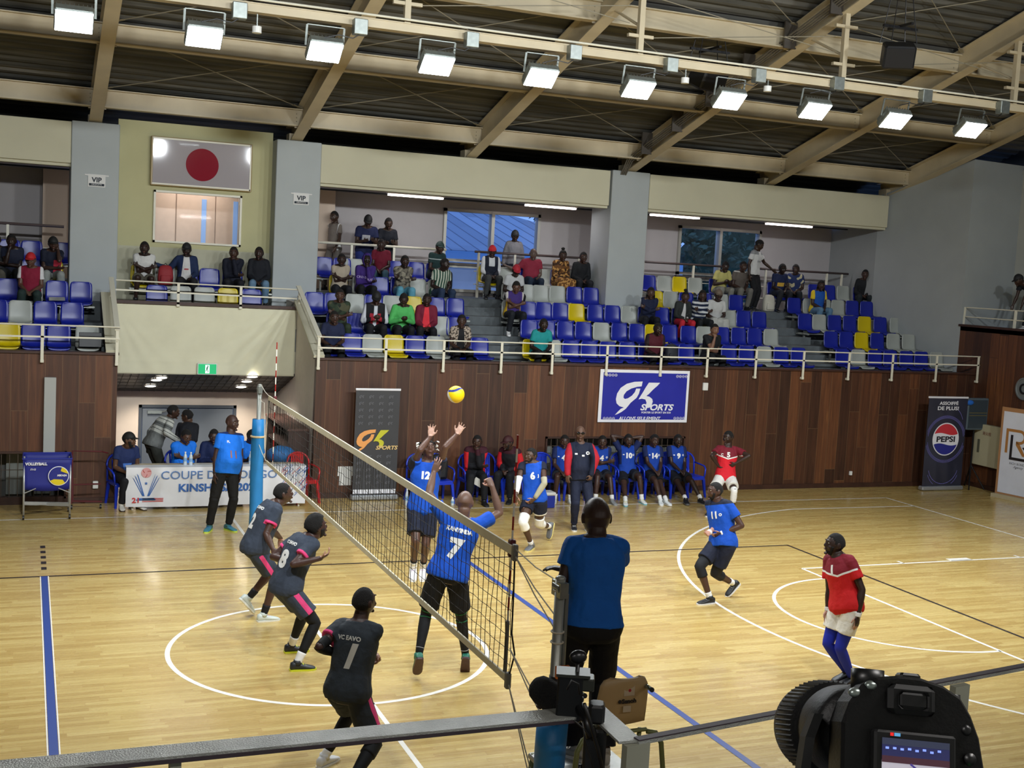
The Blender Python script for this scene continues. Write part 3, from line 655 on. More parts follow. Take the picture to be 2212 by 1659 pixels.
seat_row(1,'C',[(1150,'y'),(1195,'w'),(1235,'b'),(1275,'b'),(1315,'b'),(1357,'b'),(1399,'b'),(1440,'b'),(1485,'b'),(1530,'w'),(1577,'b'),(1615,'b'),(1653,'w'),(1690,'b'),(1727,'b')],C_)
seat_row(2,'C',[(1145,'b'),(1183,'b'),(1223,'b'),(1262,'b'),(1301,'w'),(1340,'b'),(1378,'b'),(1412,'y'),(1449,'b'),(1489,'b'),(1523,'w'),(1562,'b'),(1598,'b'),(1633,'b'),(1668,'w')],C_)
seat_row(3,'C',[(1104,'w'),(1142,'b'),(1176,'b'),(1212,'b'),(1247,'y'),(1288,'b'),(1325,'b'),(1361,'w'),(1397,'b'),(1432,'b'),(1470,'b'),(1508,'y'),(1543,'b'),(1577,'w'),(1609,'b'),(1643,'b')],C_) if False else None
ORD.append('sixteenth')
seat_row(3,'C',[(1104,'w'),(1142,'b'),(1176,'b'),(1212,'b'),(1247,'y'),(1288,'b'),(1325,'b'),(1361,'w'),(1397,'b'),(1432,'b'),(1470,'b'),(1508,'y'),(1543,'b'),(1577,'w'),(1609,'b'),(1643,'b')],C_)
seat_row(4,'C',[(1103,'w'),(1138,'w'),(1170,'w'),(1206,'w'),(1243,'b'),(1279,'b'),(1419,'y'),(1451,'w'),(1485,'b'),(1525,'b'),(1561,'w'),(1593,'b')],C_)
seat_row(5,'C',[(1053,'y'),(1096,'w'),(1142,'b'),(1177,'w'),(1208,'b'),(1247,'w'),(1281,'w'),(1404,'b'),(1438,'w'),(1471,'y'),(1505,'w'),(1550,'b'),(1590,'b')],C_)
seat_row(1,'D',[(1823,'b'),(1857,'w'),(1893,'b'),(1926,'b'),(1961,'b'),(1993,'b'),(2026,'w')],D)
seat_row(2,'D',[(1798,'b'),(1831,'b'),(1864,'y'),(1898,'b'),(1933,'w'),(1966,'w')],D)
seat_row(3,'D',[(1742,'b'),(1773,'w'),(1806,'b'),(1839,'b'),(1871,'y'),(1905,'b'),(1940,'w')],D)
seat_row(4,'D',[(1719,'b'),(1750,'w'),(1773,'w'),(1792,'w'),(1814,'w'),(1845,'b'),(1876,'b')] and [(1719,'b'),(1753,'w'),(1784,'w'),(1814,'w'),(1845,'b'),(1876,'b')],D)
seat_row(5,'D',[(1676,'b'),(1711,'b'),(1764,'b'),(1795,'b'),(1826,'w'),(1861,'b')],D)
# ================= guard rails =================
def rail(lab,pts,zs,posts,side=-.06,low=.22,r=.014,flat=False):
    """pts: polyline (x,y,z top); posts: points on it; zs: extra lower bars (drops)"""
    t=thing('guard_rail',pts[0],lab,'railing')
    b=MB(); 
    if flat:
        for i in range(len(pts)-1): b.beam(pts[i],pts[i+1],.09,.02)
    else: b.tube(pts,r,8)
    part(b,'top_rail',m_steelw,t)
    for dz in zs:
        b=MB(); q=[(p[0],p[1],p[2]-dz) for p in pts]; 
        for i in range(len(q)-1): b.beam(q[i],q[i+1],.02,.03)
        part(b,'lower_rail',m_steelw,t)
    for p,zb in posts:
        b=MB(); p=V(p); b.beam((p.x,p.y+side*.0,p.z),(p.x,p.y,zb),.05,.02,0,V((0,1,0))); b.bev((p.x-.03,p.y-.02,zb),(p.x+.03,p.y+.06,zb+.05),.006); part(b,'post',m_steelw,t)
    return t
px1=[(835,730),(960,735),(1085,738),(1195,742),(1313,745),(1430,748),(1530,752),(1635,755),(1738,757),(1836,762),(1930,765),(2025,767),(2115,768)]
xs=[onY(*p,8.93).x for p in px1]
rail('long white guard rail on the wooden wall in front of the main terrace',[(1.72,8.93,3.03),(xs[-1]+.2,8.93,3.03)],[.2],[((x,8.93,3.03),2.42) for x in xs])
xl=onY(92,700,8.93).x
rail('white guard rail on the wooden wall left of the cream drape',[(-13,8.93,3.09),(-1.78,8.93,3.09)],[.2],[((x,8.93,3.09),2.45) for x in (xl-3.6,xl-2.4,xl-1.2,xl)])
rail('white guard rail in front of the honour box seats',[(-1.74,10.85,3.86),(1.68,10.85,3.83)],[.18],[((-.6,10.85,3.84),3.4),((.58,10.85,3.84),3.4)])
for x,l in ((1.72,'white sloping guard rail on the end wall right of the honour box'),(-1.82,'white sloping guard rail on the end wall left of the honour box')):
    rail(l,[(x,10.95,3.9),(x,8.93,3.04)],[.2],[((x,10.8,3.83),3.4),((x,8.95,3.04),2.42)],flat=True)
m_dk=mat('dark_handrail','4a3d3c',.45)
def brail(lab,x0,x1,posts,m=m_dk):
    t=thing('guard_rail',(x0,13.38,4.82),lab,'railing'); b=MB(); b.tube([(x0,13.38,4.83),(x1,13.38,4.83)],.028,8); part(b,'handrail',m,t,True)
    for dz in (.45,.75):
        b=MB(); b.tube([(x0,13.38,4.83-dz),(x1,13.38,4.83-dz)],.011,6); part(b,'lower_rail',m_steelw,t)
    for x in posts:
        b=MB(); b.beam((x,13.38,4.82),(x,13.38,3.76),.05,.04,0,V((0,1,0))); part(b,'post',m_steelw,t)
brail('guard rail behind the top row, left of the left rear window',2.4,5.6,[onY(760,530,13.38).x,onY(851,540,13.38).x],m_steelw)
brail('dark guard rail behind the top row in front of the left rear window',6.3,9.0,[6.4,onY(1112,560,13.38).x,8.95])
brail('dark guard rail behind the top row right of the right column',10.05,13.1,[10.7,onY(1498,580,13.38).x,13.0])
brail('dark guard rail behind the top row at the right end of the terrace',13.9,16.8,[onY(1652,620,13.38).x,onY(1785,610,13.38).x,16.6])
brail('guard rail behind the top row on the left terrace',-9,-2.6,[onY(16,540,13.38).x,-5.5])
# side gallery rail
t=thing('guard_rail',(17.4,9.6,4.2),'white guard rail along the side gallery at the right edge','railing')
for z in (4.15,3.93):
    b=MB(); b.tube([(17.4,9.6,z),(17.4,-2,z)],.014,8); part(b,'top_rail' if z>4 else 'lower_rail',m_steelw,t)
yp=on(2085,660,0,17.4).y
for k in range(5):
    y=yp-k*1.6; b=MB(); b.beam((17.4,y,4.16),(17.38,y,3.6),.03,.06,0,V((1,0,0))); part(b,'post',m_steelw,t)
# ================= volleyball net =================
YF,YN=4.55,-5.0
t=thing('volleyball_net',(0,0,0),'black mesh volleyball net with cream tapes stretched across the court','net')
m_tape=mat('net_tape','d4cdb4',.7,var=.06,vs=8); m_net=mat('net_string','26221e',.8)
b=MB(); b.bev((-.008,YN,2.36),(.008,YF,2.43),.003); part(b,'top_tape',m_tape,t)
b=MB(); b.bev((-.008,YN,1.42),(.008,YF,1.475),.003); part(b,'bottom_tape',m_tape,t)
b=MB(); random.seed(2)
ny=int((YF-YN)/.1)
for i in range(ny+1):
    y=YN+(YF-YN)*i/ny; a=random.uniform(0,6); pts=[(0.006*math.sin(a+k*1.7),y+.012*math.sin(a*3+k*1.3)*(1 if 0<k<6 else 0),2.37-.9*k/6) for k in range(7)]
    b.tube(pts,.0028 if y<0 else .0032,4,0,False)
for k in range(1,9):
    z=2.37-.1*k; b.tube([(.004*math.sin(j*2.1+k),YN+(YF-YN)*j/60,z-.014*abs(math.sin(j*math.pi/2+k))) for j in range(61)],.0028,4,0,False)
part(b,'mesh',m_net,t)
b=MB(); b.tube([(0,YN,2.36),(.01,YN+.01,2.1),(0,YN-.02,1.8),(.02,YN-.05,1.65),(0,YN,1.45)],.007,6); b.tube([(0,YF,2.36),(0,YF,1.45)],.006,6); part(b,'end_cord',m_net,t)
b=MB()
for y in (YN,): b.bev((-.02,y-.02,2.33),(.02,y+.03,2.45),.008); b.bev((-.02,y-.02,1.38),(.02,y+.03,1.5),.008)
part(b,'tape_sleeve',mat('grey_sleeve','77756c',.6),t)
m_rope=mat('rope','c9c3b4',.7)
for p,q in (((0,YN,2.42),(0,-5.76,2.38)),((0,YN,2.37),(0,-5.76,2.14)),((0,YN,2.37),(0,-5.76,2.05)),((0,YN,1.68),(0,-5.76,1.45)),((0,YN,1.68),(0,-5.76,1.36)),((0,YN,1.43),(0,-5.76,.75)),((0,YN,1.43),(0.01,-5.76,.6)),((0,YF,2.42),(0,5.2,2.52)),((0,YF,1.45),(0,5.25,1.62)),((0,YF+.02,2.36),(0,YF+.15,1.5)),((0,5.25,2.3),(0,4.9,2.28)),((0,4.9,2.28),(.02,4.85,1.6))):
    b=MB(); b.tube([p,((p[0]+q[0])/2,(p[1]+q[1])/2,(p[2]+q[2])/2-.02),q],.005,5); part(b,'tension_rope',m_rope,t)
m_red=mat('antenna_red','9c2018',.5)
for y,lab in ((4.2,'red and white antenna rod on the far end of the net'),(-4.88,'red and white antenna rod on the near end of the net')):
    t=thing('net_antenna',(0.02,y,1.43),lab,'antenna')
    for par in (0,1):
        b=MB()
        for k in range(18):
            if k%2!=par: continue
            z=1.43+k*.1; b.tube([(.022,y,z),(.022,y,z+.1)],.008,8)
        part(b,'red_bands' if par else 'white_bands',(m_red,m_line)[1-par],t)
    b=MB(); b.bev((.0,y-.03,2.33),(.045,y+.03,2.46),.008); part(b,'fastening',mat('maroon_pocket','5c1c22',.6),t)
    if y<0: b=MB(); b.tube([(.022,y,1.46),(.022,y,1.85)],.016,8); part(b,'sleeve',mat('grey_sleeve','77756c',.6),t)
m_pad=mat('blue_pad','1f78b8',.45,var=.06,vs=4,bump=.3,bs=6)
def netpost(y,lab,ztop,zpad,rp):
    t=thing('net_post',(0,y,0),lab,'post')
    b=MB(); b.tube([(0,y,0),(0,y,ztop)],.034,16); b.ell((0,y,ztop),(.037,.037,.02),0,16,4); part(b,'pole',mat('post_grey','a7a9a2',.35,metal=.5),t,True)
    b=MB(); n=20; rings=[]
    for k in range(9):
        z=.02+(zpad-.02)*k/8; rings.append([V(((rp+.006*math.sin(3*a+k))*math.cos(a),y+(rp+.006*math.sin(3*a+k))*math.sin(a),z)) for a in [2*math.pi*i/n for i in range(n)]])
    b.loft(rings); part(b,'padding',m_pad,t,True)
    b=MB(); b.tube([(0,y+.05,ztop-.06),(0,y-.05,ztop-.06)],.04,12); b.box((-.03,y-.07,ztop-.12),(.03,y+.07,ztop-.02)); part(b,'pulley',m_galv,t)
    return t
t=netpost(5.3,'far net post with tall blue padding in front of the officials table',2.5,1.98,.098)
b=MB(); n=24; b.tube([( .105*math.cos(a),5.3+.105*math.sin(a),1.72) for a in [2*math.pi*i/n for i in range(n+1)]],.016,6); part(b,'strap',mat('beige_strap','c9b48c',.7),t)
t=netpost(-5.8,'near net post with blue padding at its foot beside the standing referee',2.41,1.42,.105)
b=MB(); b.tube([(.01,-5.8,1.5),(.01,-5.8,1.75)],.048,14); part(b,'black_sleeve',m_dark,t,True)
b=MB(); b.box((-.02,-5.87,1.75),(.075,-5.84,1.83)); part(b,'orange_tag',mat('orange_tag','c8641e',.6),t)
b=MB()
for z in (2.33,2.05,1.98): b.tube([(.042*math.cos(a),-5.8+.042*math.sin(a),z) for a in [2*math.pi*i/14 for i in range(15)]],.006,5)
part(b,'rope_windings',m_rope,t)
b=MB(); b.tube([(.052,-5.8,2.3),(.055,-5.8,1.6)],.016,8); part(b,'rear_tube',m_galv,t)
# ================= ball in the air =================
bp=onY(985,852,.9); 
def ball_mat():
    m=bpy.data.materials.new('volleyball_leather'); m.use_nodes=True; nt=m.node_tree; b=nt.nodes['Principled BSDF']; b.inputs['Roughness'].default_value=.45
    tc=N(nt,'TexCoord'); mp=N(nt,'Mapping'); mp.inputs['Rotation'].default_value=(.5,.3,.9); nt.links.new(tc.outputs['Object'],mp.inputs[0]); s=N(nt,'SeparateXYZ'); nt.links.new(mp.outputs[0],s.inputs[0])
    r=.105
    w=math_(nt,'ADD',s.outputs[2],math_(nt,'MULTIPLY',math_(nt,'SINE',math_(nt,'MULTIPLY',s.outputs[0],26)),.022))
    a=math_(nt,'ABSOLUTE',math_(nt,'SUBTRACT',w,.045)); band=math_(nt,'LESS_THAN',a,.016)
    a2=math_(nt,'ABSOLUTE',math_(nt,'SUBTRACT',s.outputs[0],-.062)); w2=math_(nt,'LESS_THAN',a2,.018)
    m1=N(nt,'Mix',data_type='RGBA'); nt.links.new(band,m1.inputs[0]); m1.inputs[6].default_value=(*lin('f2cf08'),1); m1.inputs[7].default_value=(*lin('23307f'),1)
    m2=N(nt,'Mix',data_type='RGBA'); nt.links.new(w2,m2.inputs[0]); nt.links.new(m1.outputs[2],m2.inputs[6]); m2.inputs[7].default_value=(*lin('d9dbe0'),1)
    nt.links.new(m2.outputs[2],b.inputs['Base Color']); return m
b=MB(); b.ell(bp,.105,0,32,20); o=b.build('volleyball',ball_mat(),smooth=True,loc=bp); tag(o,'yellow volleyball with a blue band in the air above the net','ball')
# ================= officials table with banner =================
def txt(s,size,O,m,parent,U=(1,0,0),Vv=(0,0,1),**k): return text_mesh(s,size,frame(V(O),U,Vv),m,parent=parent,**k)
tx0,tx1,ty=-1.67,1.42,8.3
t=thing('officials_table',((tx0+tx1)/2,8.55,0),'long white folding table behind the printed white banner','table')
b=MB(); b.bev((tx0+.03,8.3,.7),(tx1-.03,8.75,.735),.008); part(b,'tabletop',mat('table_top','b7a98e',.5),t)
for x in (tx0+.12,tx1-.1):
    for y in (8.35,8.7):
        b=MB(); b.tube([(x,y,0),(x,y,.7)],.018,8); part(b,'leg',mat('table_leg','cfc9ba',.5),t)
t=thing('printed_banner',((tx0+tx1)/2,ty-.02,.4),'white event banner with blue lettering hanging over the officials table','banner')
m_ban=mat('banner_white','dfe0e4',.6,var=.05,vs=3); bl=mat('banner_blue','3567b0',.6); bl2=mat('banner_bluegrey','5c7fb4',.6); rd=mat('banner_red','c43c3c',.6); gy=mat('banner_grey','c8ccd4',.6)
vs=[];fs=[];nx,nz=80,14
for k in range(nz+1):
    for i in range(nx+1):
        x=tx0+(tx1-tx0)*i/nx; z=.06+.685*k/nz; vs.append((x,ty-.03+.008*math.sin(x*6+z*3)*(1-k/nz)+.006*noise.noise(V((x*4,z*4,0))),z+.01*math.sin(x*2.3)*(1-k/nz)))
for k in range(nz):
    for i in range(nx): a=k*(nx+1)+i; fs.append((a,a+1,a+nx+2,a+nx+1))
b=MB(); b.add(vs,fs); b.add([(tx0,ty-.03,.745),(tx1,ty-.03,.745),(tx1,ty+.2,.748),(tx0,ty+.2,.748)],[(0,1,2,3)]); o=part(b,'cloth',m_ban,t,True)
yb=ty-.045
txt('COUPE DU CONGO',.2,(-.1,yb,.6),bl2,t,sx=1.1,bold=.001); txt('KINSHASA 2025',.185,(-.1,yb,.375),bl,t,bold=.006,sx=1.1)
txt('21',.12,(-1.5,yb,.175),rd,t,bold=.004,sx=1.15)
b=MB(); 
for k in range(3): b.box((-1.4,yb,.2-.025*k),(-1.05,yb+.003,.212-.025*k))
part(b,'fine_print',rd,t)
b=MB(); cx=-1.34
for s in (-1,1):
    for k in range(3): b.prism([(s*(.02+.012*k),.25),(s*(.13+.035*k),.55+.03*(2-k) if k else .58),(s*(.155+.035*k),.58+.03*(2-k)),(s*(.035+.012*k),.25)] if s>0 else [(s*(.02+.012*k),.25),(s*(.035+.012*k),.25),(s*(.155+.035*k),.58+.03*(2-k)),(s*(.13+.035*k),.55+.03*(2-k))],(cx,yb,0),(1,0,0),(0,0,1),-.003)
b.box((cx-.14,yb,.2),(cx+.14,yb+.003,.215)); b.box((cx-.16,yb,.175),(cx+.16,yb+.003,.195))
part(b,'trophy_emblem',bl,t)
b=MB(); b.prism([(.03*math.cos(a)*(1 if k%2 else .45),.03*math.sin(a)*(1 if k%2 else .45)+.47) for k,a in enumerate([math.pi/2+i*math.pi/5+math.pi/5 for i in range(10)])],(cx,yb,0),(1,0,0),(0,0,1),-.003); part(b,'star',bl,t)
b=MB(); b.prism([(.085*math.cos(a),.085*math.sin(a)+.655) for a in [i*math.pi/12 for i in range(24)]],(cx,yb,0),(1,0,0),(0,0,1),-.003); part(b,'emblem_ball',mat('banner_pink','d8a0a0',.6),t)
b=MB(); 
for a in (.3,2.4,4.5): b.tube([(cx+.08*math.cos(a+q*.5)*(1-q*.55),yb-.004,.655+.08*math.sin(a+q*.5)*(1-q*.55)) for q in (0,.4,.8,1.2)],.004,5)
part(b,'emblem_seams',rd,t)
b=MB(); random.seed(5)
for k in range(26):
    x=.98+.4*random.random(); z=.2+.48*random.random(); b.beam((x,yb,z),(x+.08,yb,z+random.uniform(.06,.16)),.003,.008,0)
part(b,'brush_strokes',bl,t)
b=MB()
for k in range(12):
    x=.96+.4*random.random(); z=.25+.42*random.random(); b.beam((x,yb-.002,z),(x+.07,yb-.002,z+random.uniform(.05,.12)),.003,.008,0)
part(b,'red_strokes',rd,t)
# ================= plastic armchairs =================
def chair_proto(m):
    t=thing('plastic_chair',(0,0,-20),'x','chair')
    b=MB(); b.bev((-.21,-.22,.40),(.21,.2,.425),.012); b.box((-.2,-.23,.36),(.2,-.215,.41)); b.box((-.21,-.2,.37),(-.2,.18,.41)); b.box((.2,-.2,.37),(.21,.18,.41)); part(b,'seat',m,t,local=True)
    for sx in (-1,1):
        for sy in (-1,1):
            b=MB(); x,y=.19*sx,(.2 if sy>0 else -.2); b.loft([[V((x-.028,y-.025,.38)),V((x+.028,y-.025,.38)),V((x+.028,y+.025,.38)),V((x-.028,y+.025,.38))],[V((x+sx*.03-.018,y+sy*.06-.018,0)),V((x+sx*.03+.018,y+sy*.06-.018,0)),V((x+sx*.03+.018,y+sy*.06+.018,0)),V((x+sx*.03-.018,y+sy*.06+.018,0))]]); part(b,'leg',m,t,local=True)
    # arched back frame, slats
    b=MB(); pts=[]
    for k in range(17):
        a=math.pi*k/16; pts.append(V((.225*math.cos(a)*(1 if k not in(0,16) else .97),.2+.075*math.sin(a)+.0,.62+.25*math.sin(a)**.7)))
    pts=[V((.22,.19,.4))]+pts+[V((-.22,.19,.4))]
    b.tube(pts,.019,8); part(b,'back_frame',m,t,True,local=True)
    b=MB(); n=7
    for k in range(n):
        x=-.115+.23*k/(n-1); top=.62+.25*max(0,1-(x/.225)**2)**.35; b.beam((x*.9,.215,.43),(x,.27,top-.03),.028,.008,0,V((0,1,0)))
    for z in (.5,.58,.66,.74,.8): b.beam((-.125,.22+.06*(z-.43)/.4,z),(.125,.22+.06*(z-.43)/.4,z),.006,.016)
    b.box((-.13,.26,.8),(.13,.272,.85)); part(b,'back_panel',m,t,local=True)
    for sx in (-1,1):
        b=MB(); b.tube([(sx*.225,.2,.66),(sx*.25,.05,.645),(sx*.25,-.12,.63),(sx*.235,-.2,.58),(sx*.215,-.2,.4)],.017,8); part(b,'armrest',m,t,True,local=True)
    return t
m_cb=mat('chair_blue','1433b8',.35); m_cr=mat('chair_red','b81a22',.35)
pb=chair_proto(m_cb); pr_=chair_proto(m_cr)
CHX=[]
def chair_at(o,px,Y,rz,lab,z=0):
    p=onY(px,980,Y); o.location=(p.x,Y,z); o.rotation_euler=(0,0,rz); o['label']=lab; return o
chs=[(912,8.45,'blue plastic armchair with a black backpack, leftmost of the bench chairs'),(950,8.45,'blue plastic armchair next to the leftmost bench chair, behind the jumping player'),(1023,8.5,'blue plastic armchair under the man in red and black jacket holding a paper'),(1058,8.55,'empty blue plastic armchair right of the man holding a paper'),(1105,8.55,'blue plastic armchair under the man partly hidden by the near antenna'),(1180,8.5,'empty blue plastic armchair behind the player numbered 6'),(1236,8.5,'blue plastic armchair hidden behind the standing coach'),(1300,8.5,'blue plastic armchair under the player right of the standing coach'),(1352,8.45,'blue plastic armchair under the player with his arms behind his head'),(1406,8.45,'blue plastic armchair under the player numbered 14'),(1457,8.45,'blue plastic armchair under the rightmost seated player'),(1494,8.5,'empty blue plastic armchair at the right end of the bench')]
for i,(px,Y,l) in enumerate(chs):
    o=pb if i==0 else copy_tree(pb); chair_at(o,px,Y,random.uniform(-.1,.1),l); o['group']='blue plastic chairs of the team bench'
    CHX.append((o.location.x,Y))
chair_at(pr_,656,8.75,.25,'red plastic armchair beside the right end of the officials table')
o=pr_
# ================= roll-up and wall banners =================
def wavy(x0,x1,z0,z1,Y,amp,m,name,root,nx=24,nz=30,seed=0,slant=0.):
    vs=[];fs=[]
    for k in range(nz+1):
        for i in range(nx+1):
            x=x0+(x1-x0)*i/nx; z=z0+(z1-z0)*k/nz; vs.append((x+slant*(z-z0),Y-abs(amp)*(.5+.5*math.sin(x*17+seed+z*2)*math.cos(z*1.3)),z))
    for k in range(nz):
        for i in range(nx): a=k*(nx+1)+i; fs.append((a,a+1,a+nx+2,a+nx+1))
    b=MB(); b.add(vs,fs); return part(b,name,m,root,True)
# traced outline of the two-letter sports mark (unit height 1)
def markpts(s): return [(x/100.,-y/100.) for x,y in s]
GK_G=[(218,30),(216,62),(192,60),(168,72),(150,92),(140,112),(142,126),(160,132),(182,124),(200,108),(212,88),(226,88),(216,118),(198,150),(172,172),(140,196),(112,214),(96,236),(64,262),(0,264),(24,250),(44,232),(60,210),(34,198),(10,176),(2,150),(6,112),(30,74),(74,44),(130,30)]
GK_G=[(222,0),(216,38),(178,42),(128,56),(88,78),(66,106),(64,128),(78,138),(104,132),(136,112),(160,84),(170,56),(206,56),(196,96),(178,128),(150,150),(128,168),(112,188),(90,214),(56,238),(20,256),(0,262),(22,238),(48,214),(74,204),(34,194),(8,172),(0,140),(8,96),(36,52),(86,20),(150,4)]
GK_K=[(278,8),(376,8),(356,30),(318,62),(282,98),(262,112),(290,118),(316,136),(322,156),(310,200),(260,200),(268,164),(256,140),(224,134),(196,140),(214,110),(232,82),(250,50)]
def mark(b,O,w,Y,mi=0,which=None):
    s=w/376.
    for P in ((GK_G,GK_K) if which is None else (which,)):
        b.prism([(x*s,-y*s) for x,y in P],(O[0],Y,O[1]),(1,0,0),(0,0,1),-.0025,mi)
m_bw=mat('banner_lettering_white','e6e6ec',.5)
x0,x1,z0,z1=7.52,9.6,1.46,2.545
t=thing('wall_banner',(8.55,8.95,2),'blue sports banner with a white border taped to the wooden wall','banner')
b=MB(); b.bev((x0,8.955,z0),(x1,8.972,z1),.004); part(b,'white_border',m_bw,t)
wavy(x0+.07,x1-.06,z0+.06,z1-.06,8.952,.003,mat('banner_blue_field','242a9c',.4,var=.12,vs=1.2),'printed_field',t)
b=MB(); mark(b,(7.9,2.31),1.0,8.945); part(b,'emblem',m_bw,t)
txt('SPORTS',.175,(8.85,8.944,1.77),m_bw,t,bold=.006,shear=.25,sx=1.25); txt('PORTER LE SPORT EN SOI',.052,(8.85,8.944,1.665),m_bw,t,sx=1.15,bold=.001); txt('ALLONS SEULEMENT',.098,(8.47,8.944,1.54),m_bw,t,bold=.002,shear=.2,sx=1.05)
b=MB()
for cx,cz in ((7.66,2.43),(9.3,2.43),(7.66,1.54),(9.3,1.55)):
    for k in range(4):
        r=.026; c=(cx+k*.07,cz)
        for q in range(10): a0=q*math.pi/5; a1=a0+math.pi/5; b.beam((c[0]+r*math.cos(a0),8.944,c[1]+r*math.sin(a0)),(c[0]+r*math.cos(a1),8.944,c[1]+r*math.sin(a1)),.003,.007)
        b.beam((c[0]-r,8.944,c[1]),(c[0]+r,8.944,c[1]),.003,.007)
part(b,'small_symbols',m_bw,t)
# grey roll-up
def rollup(px,pw,Y,ztop,m,lab,tilt=0):
    x0,x1=onY(px[0],950,Y).x,onY(px[1],950,Y).x
    t=thing('rollup_banner',((x0+x1)/2,Y,0),lab,'banner')
    b=MB(); b.bev((x0-.03,Y-.08,.01),(x1+.03,Y+.08,.1),.02); part(b,'base',mat('rollup_base','a9adb2',.35,metal=.6),t)
    b=MB(); b.bev((x0-.01,Y-.015,ztop-.03),(x1+.01,Y+.012,ztop+.01),.005); part(b,'top_bar',m_bw,t)
    b=MB(); b.tube([((x0+x1)/2,Y+.03,.05),((x0+x1)/2,Y+.03,ztop)],.01,6); part(b,'pole',m_dark,t)
    return t,x0,x1
t,x0,x1=rollup((765,860),0,8.75,2.1,None,'dark grey sports roll-up banner with an orange and yellow emblem')
wavy(x0,x1,.2,2.08,8.75,.004,mat('rollup_grey','3c3d41',.45,var=.08,vs=2),'printed_field',t)
b=MB(); 
for k in range(8): b.box((x0+k*(x1-x0)/8+.006,8.738,.12),(x0+(k+1)*(x1-x0)/8-.006,8.75,.2))
part(b,'white_footer',m_bw,t)
m_or=mat('mark_orange','e8a05a',.5,emit=None); m_lm=mat('mark_lime','c4c030',.5)
s=.62/376.
b=MB(); mark(b,(x0+.04,1.34),.62,8.73,0,GK_G); part(b,'emblem_letter',m_or,t)
b=MB(); mark(b,(x0+.04,1.34),.62,8.73,0,GK_K); part(b,'emblem_letter',m_lm,t)
txt('SPORTS',.1,(x0+.62,8.73,.99),mat('mark_cream','e0bf80',.5),t,bold=.003,shear=.25,sx=1.2)
b=MB()
for r in range(14):
    for c in range(4):
        z=1.98-.125*r
        if .9<z<1.38 or z<.25: continue
        mark(b,(x0+.06+.19*c,z),.1,8.738)
part(b,'repeated_small_marks',mat('mark_grey','5c5d62',.5),t)
# cola roll-up in the right corner
Yp=8.45
t,x0,x1=rollup((1999,2083),0,Yp,2.13,None,'dark roll-up banner with a round red white and blue emblem in the right corner')
wavy(x0,x1,.1,2.12,Yp,.012,mat('cola_dark','30313f',.35,var=.15,vs=2),'printed_field',t,seed=2)
cx,cz,Rr=(x0+x1)/2+.0,1.17,.375
def disc(b,cx,cz,r,Y,mi=0,n=40): b.prism([(cx+r*math.cos(2*math.pi*i/n),cz+r*math.sin(2*math.pi*i/n)) for i in range(n)],(0,Y,0),(1,0,0),(0,0,1),-.002,mi)
b=MB(); disc(b,cx,cz,Rr,Yp-.02); part(b,'emblem_ring',m_bw,t)
def cap_(sgn):
    r=Rr-.025; a0=R_(20); n=20; P=[]
    for i in range(n+1): a=a0+(math.pi-2*a0)*i/n; P.append((cx+r*math.cos(a),cz+sgn*r*math.sin(a)))
    for i in range(1,n): u=-1+2*i/n; P.append((cx+u*r*math.cos(a0),cz+sgn*r*math.sin(a0)-.025*math.sin(u*3)))
    return P if sgn>0 else P[::-1]
b=MB(); b.prism(cap_(1),(0,Yp-.023,0),(1,0,0),(0,0,1),-.002); part(b,'red_field',mat('cola_red','c8353f',.45),t)
b=MB(); b.prism(cap_(-1),(0,Yp-.023,0),(1,0,0),(0,0,1),-.002); part(b,'blue_field',mat('cola_blue','2b2f8a',.45),t)
txt('PEPSI',.175,(cx,Yp-.026,cz-.005),mat('cola_ink','1c1a26',.5),t,bold=.005,sx=1.4)
txt('ASSOIFFÉ',.1,(cx+.01,Yp-.022,1.985),m_bw,t,bold=.0025,sx=1.3); txt('DE PLUS!',.115,(cx,Yp-.022,1.87),m_bw,t,bold=.003,sx=1.35)
b=MB()
for zc,rr,a0,a1 in ((cz,.51,.15,2.99),(cz,.56,.35,2.79),(cz,.51,3.3,6.1),(cz,.56,3.45,5.97),(.55,.42,3.4,6.02),(.5,.45,3.5,5.9),(1.5,.46,.3,1.0),(cz,.535,.2,2.9),(cz,.535,3.4,6.0)):
    k=0; a=a0
    while a<a1:
        x=cx+rr*math.cos(a); z=zc+rr*.95*math.sin(a)
        if x0+.01<x<x1-.01 and z>.15: b.ell((x,Yp-.016,z),(.007,.002,.007),0,6,3)
        a+=.045
part(b,'dotted_rings',mat('cola_dots','8a86e0',.4),t)
# big white roll-up at the right edge
Y0=7.6
pA=onZ(2148,1072,0); t=thing('banner_stand',pA,'large white banner with a brown border and monogram at the right edge','banner')
pB=pA+V((.22,-1.2,0))
U=(pB-pA).normalized(); wdt=(pB-pA).length; Mx=frame(pA,U,(0,0,1))
def pl(x,z,d=0): return Mx@V((x,z,d))
b=MB(); b.box((0,.02,-.02),(wdt,2.02,0),0,Mx); part(b,'brown_border',mat('banner_brown','a97c54',.6),t)
b=MB(); b.box((.06,.12,0),(wdt-.06,1.93,.006),0,Mx); part(b,'printed_field',mat('banner_pale','d5d9e6',.5,var=.04,vs=3),t)
b=MB(); b.box((-.03,0,-.1),(wdt+.03,.08,.1),0,Mx); part(b,'base',mat('beige_base','b5a98a',.6),t)
def P2(b,pts,d=.008,mi=0): b.prism(pts,pl(0,0,d),U,V((0,0,1)),.003,mi)
def ring2(cx,cz,r0,r1,a0,a1,n=14): return [(cx+r1*math.cos(a0+(a1-a0)*i/n),cz+r1*math.sin(a0+(a1-a0)*i/n)) for i in range(n+1)]+[(cx+r0*math.cos(a1-(a1-a0)*i/n),cz+r0*math.sin(a1-(a1-a0)*i/n)) for i in range(n+1)]
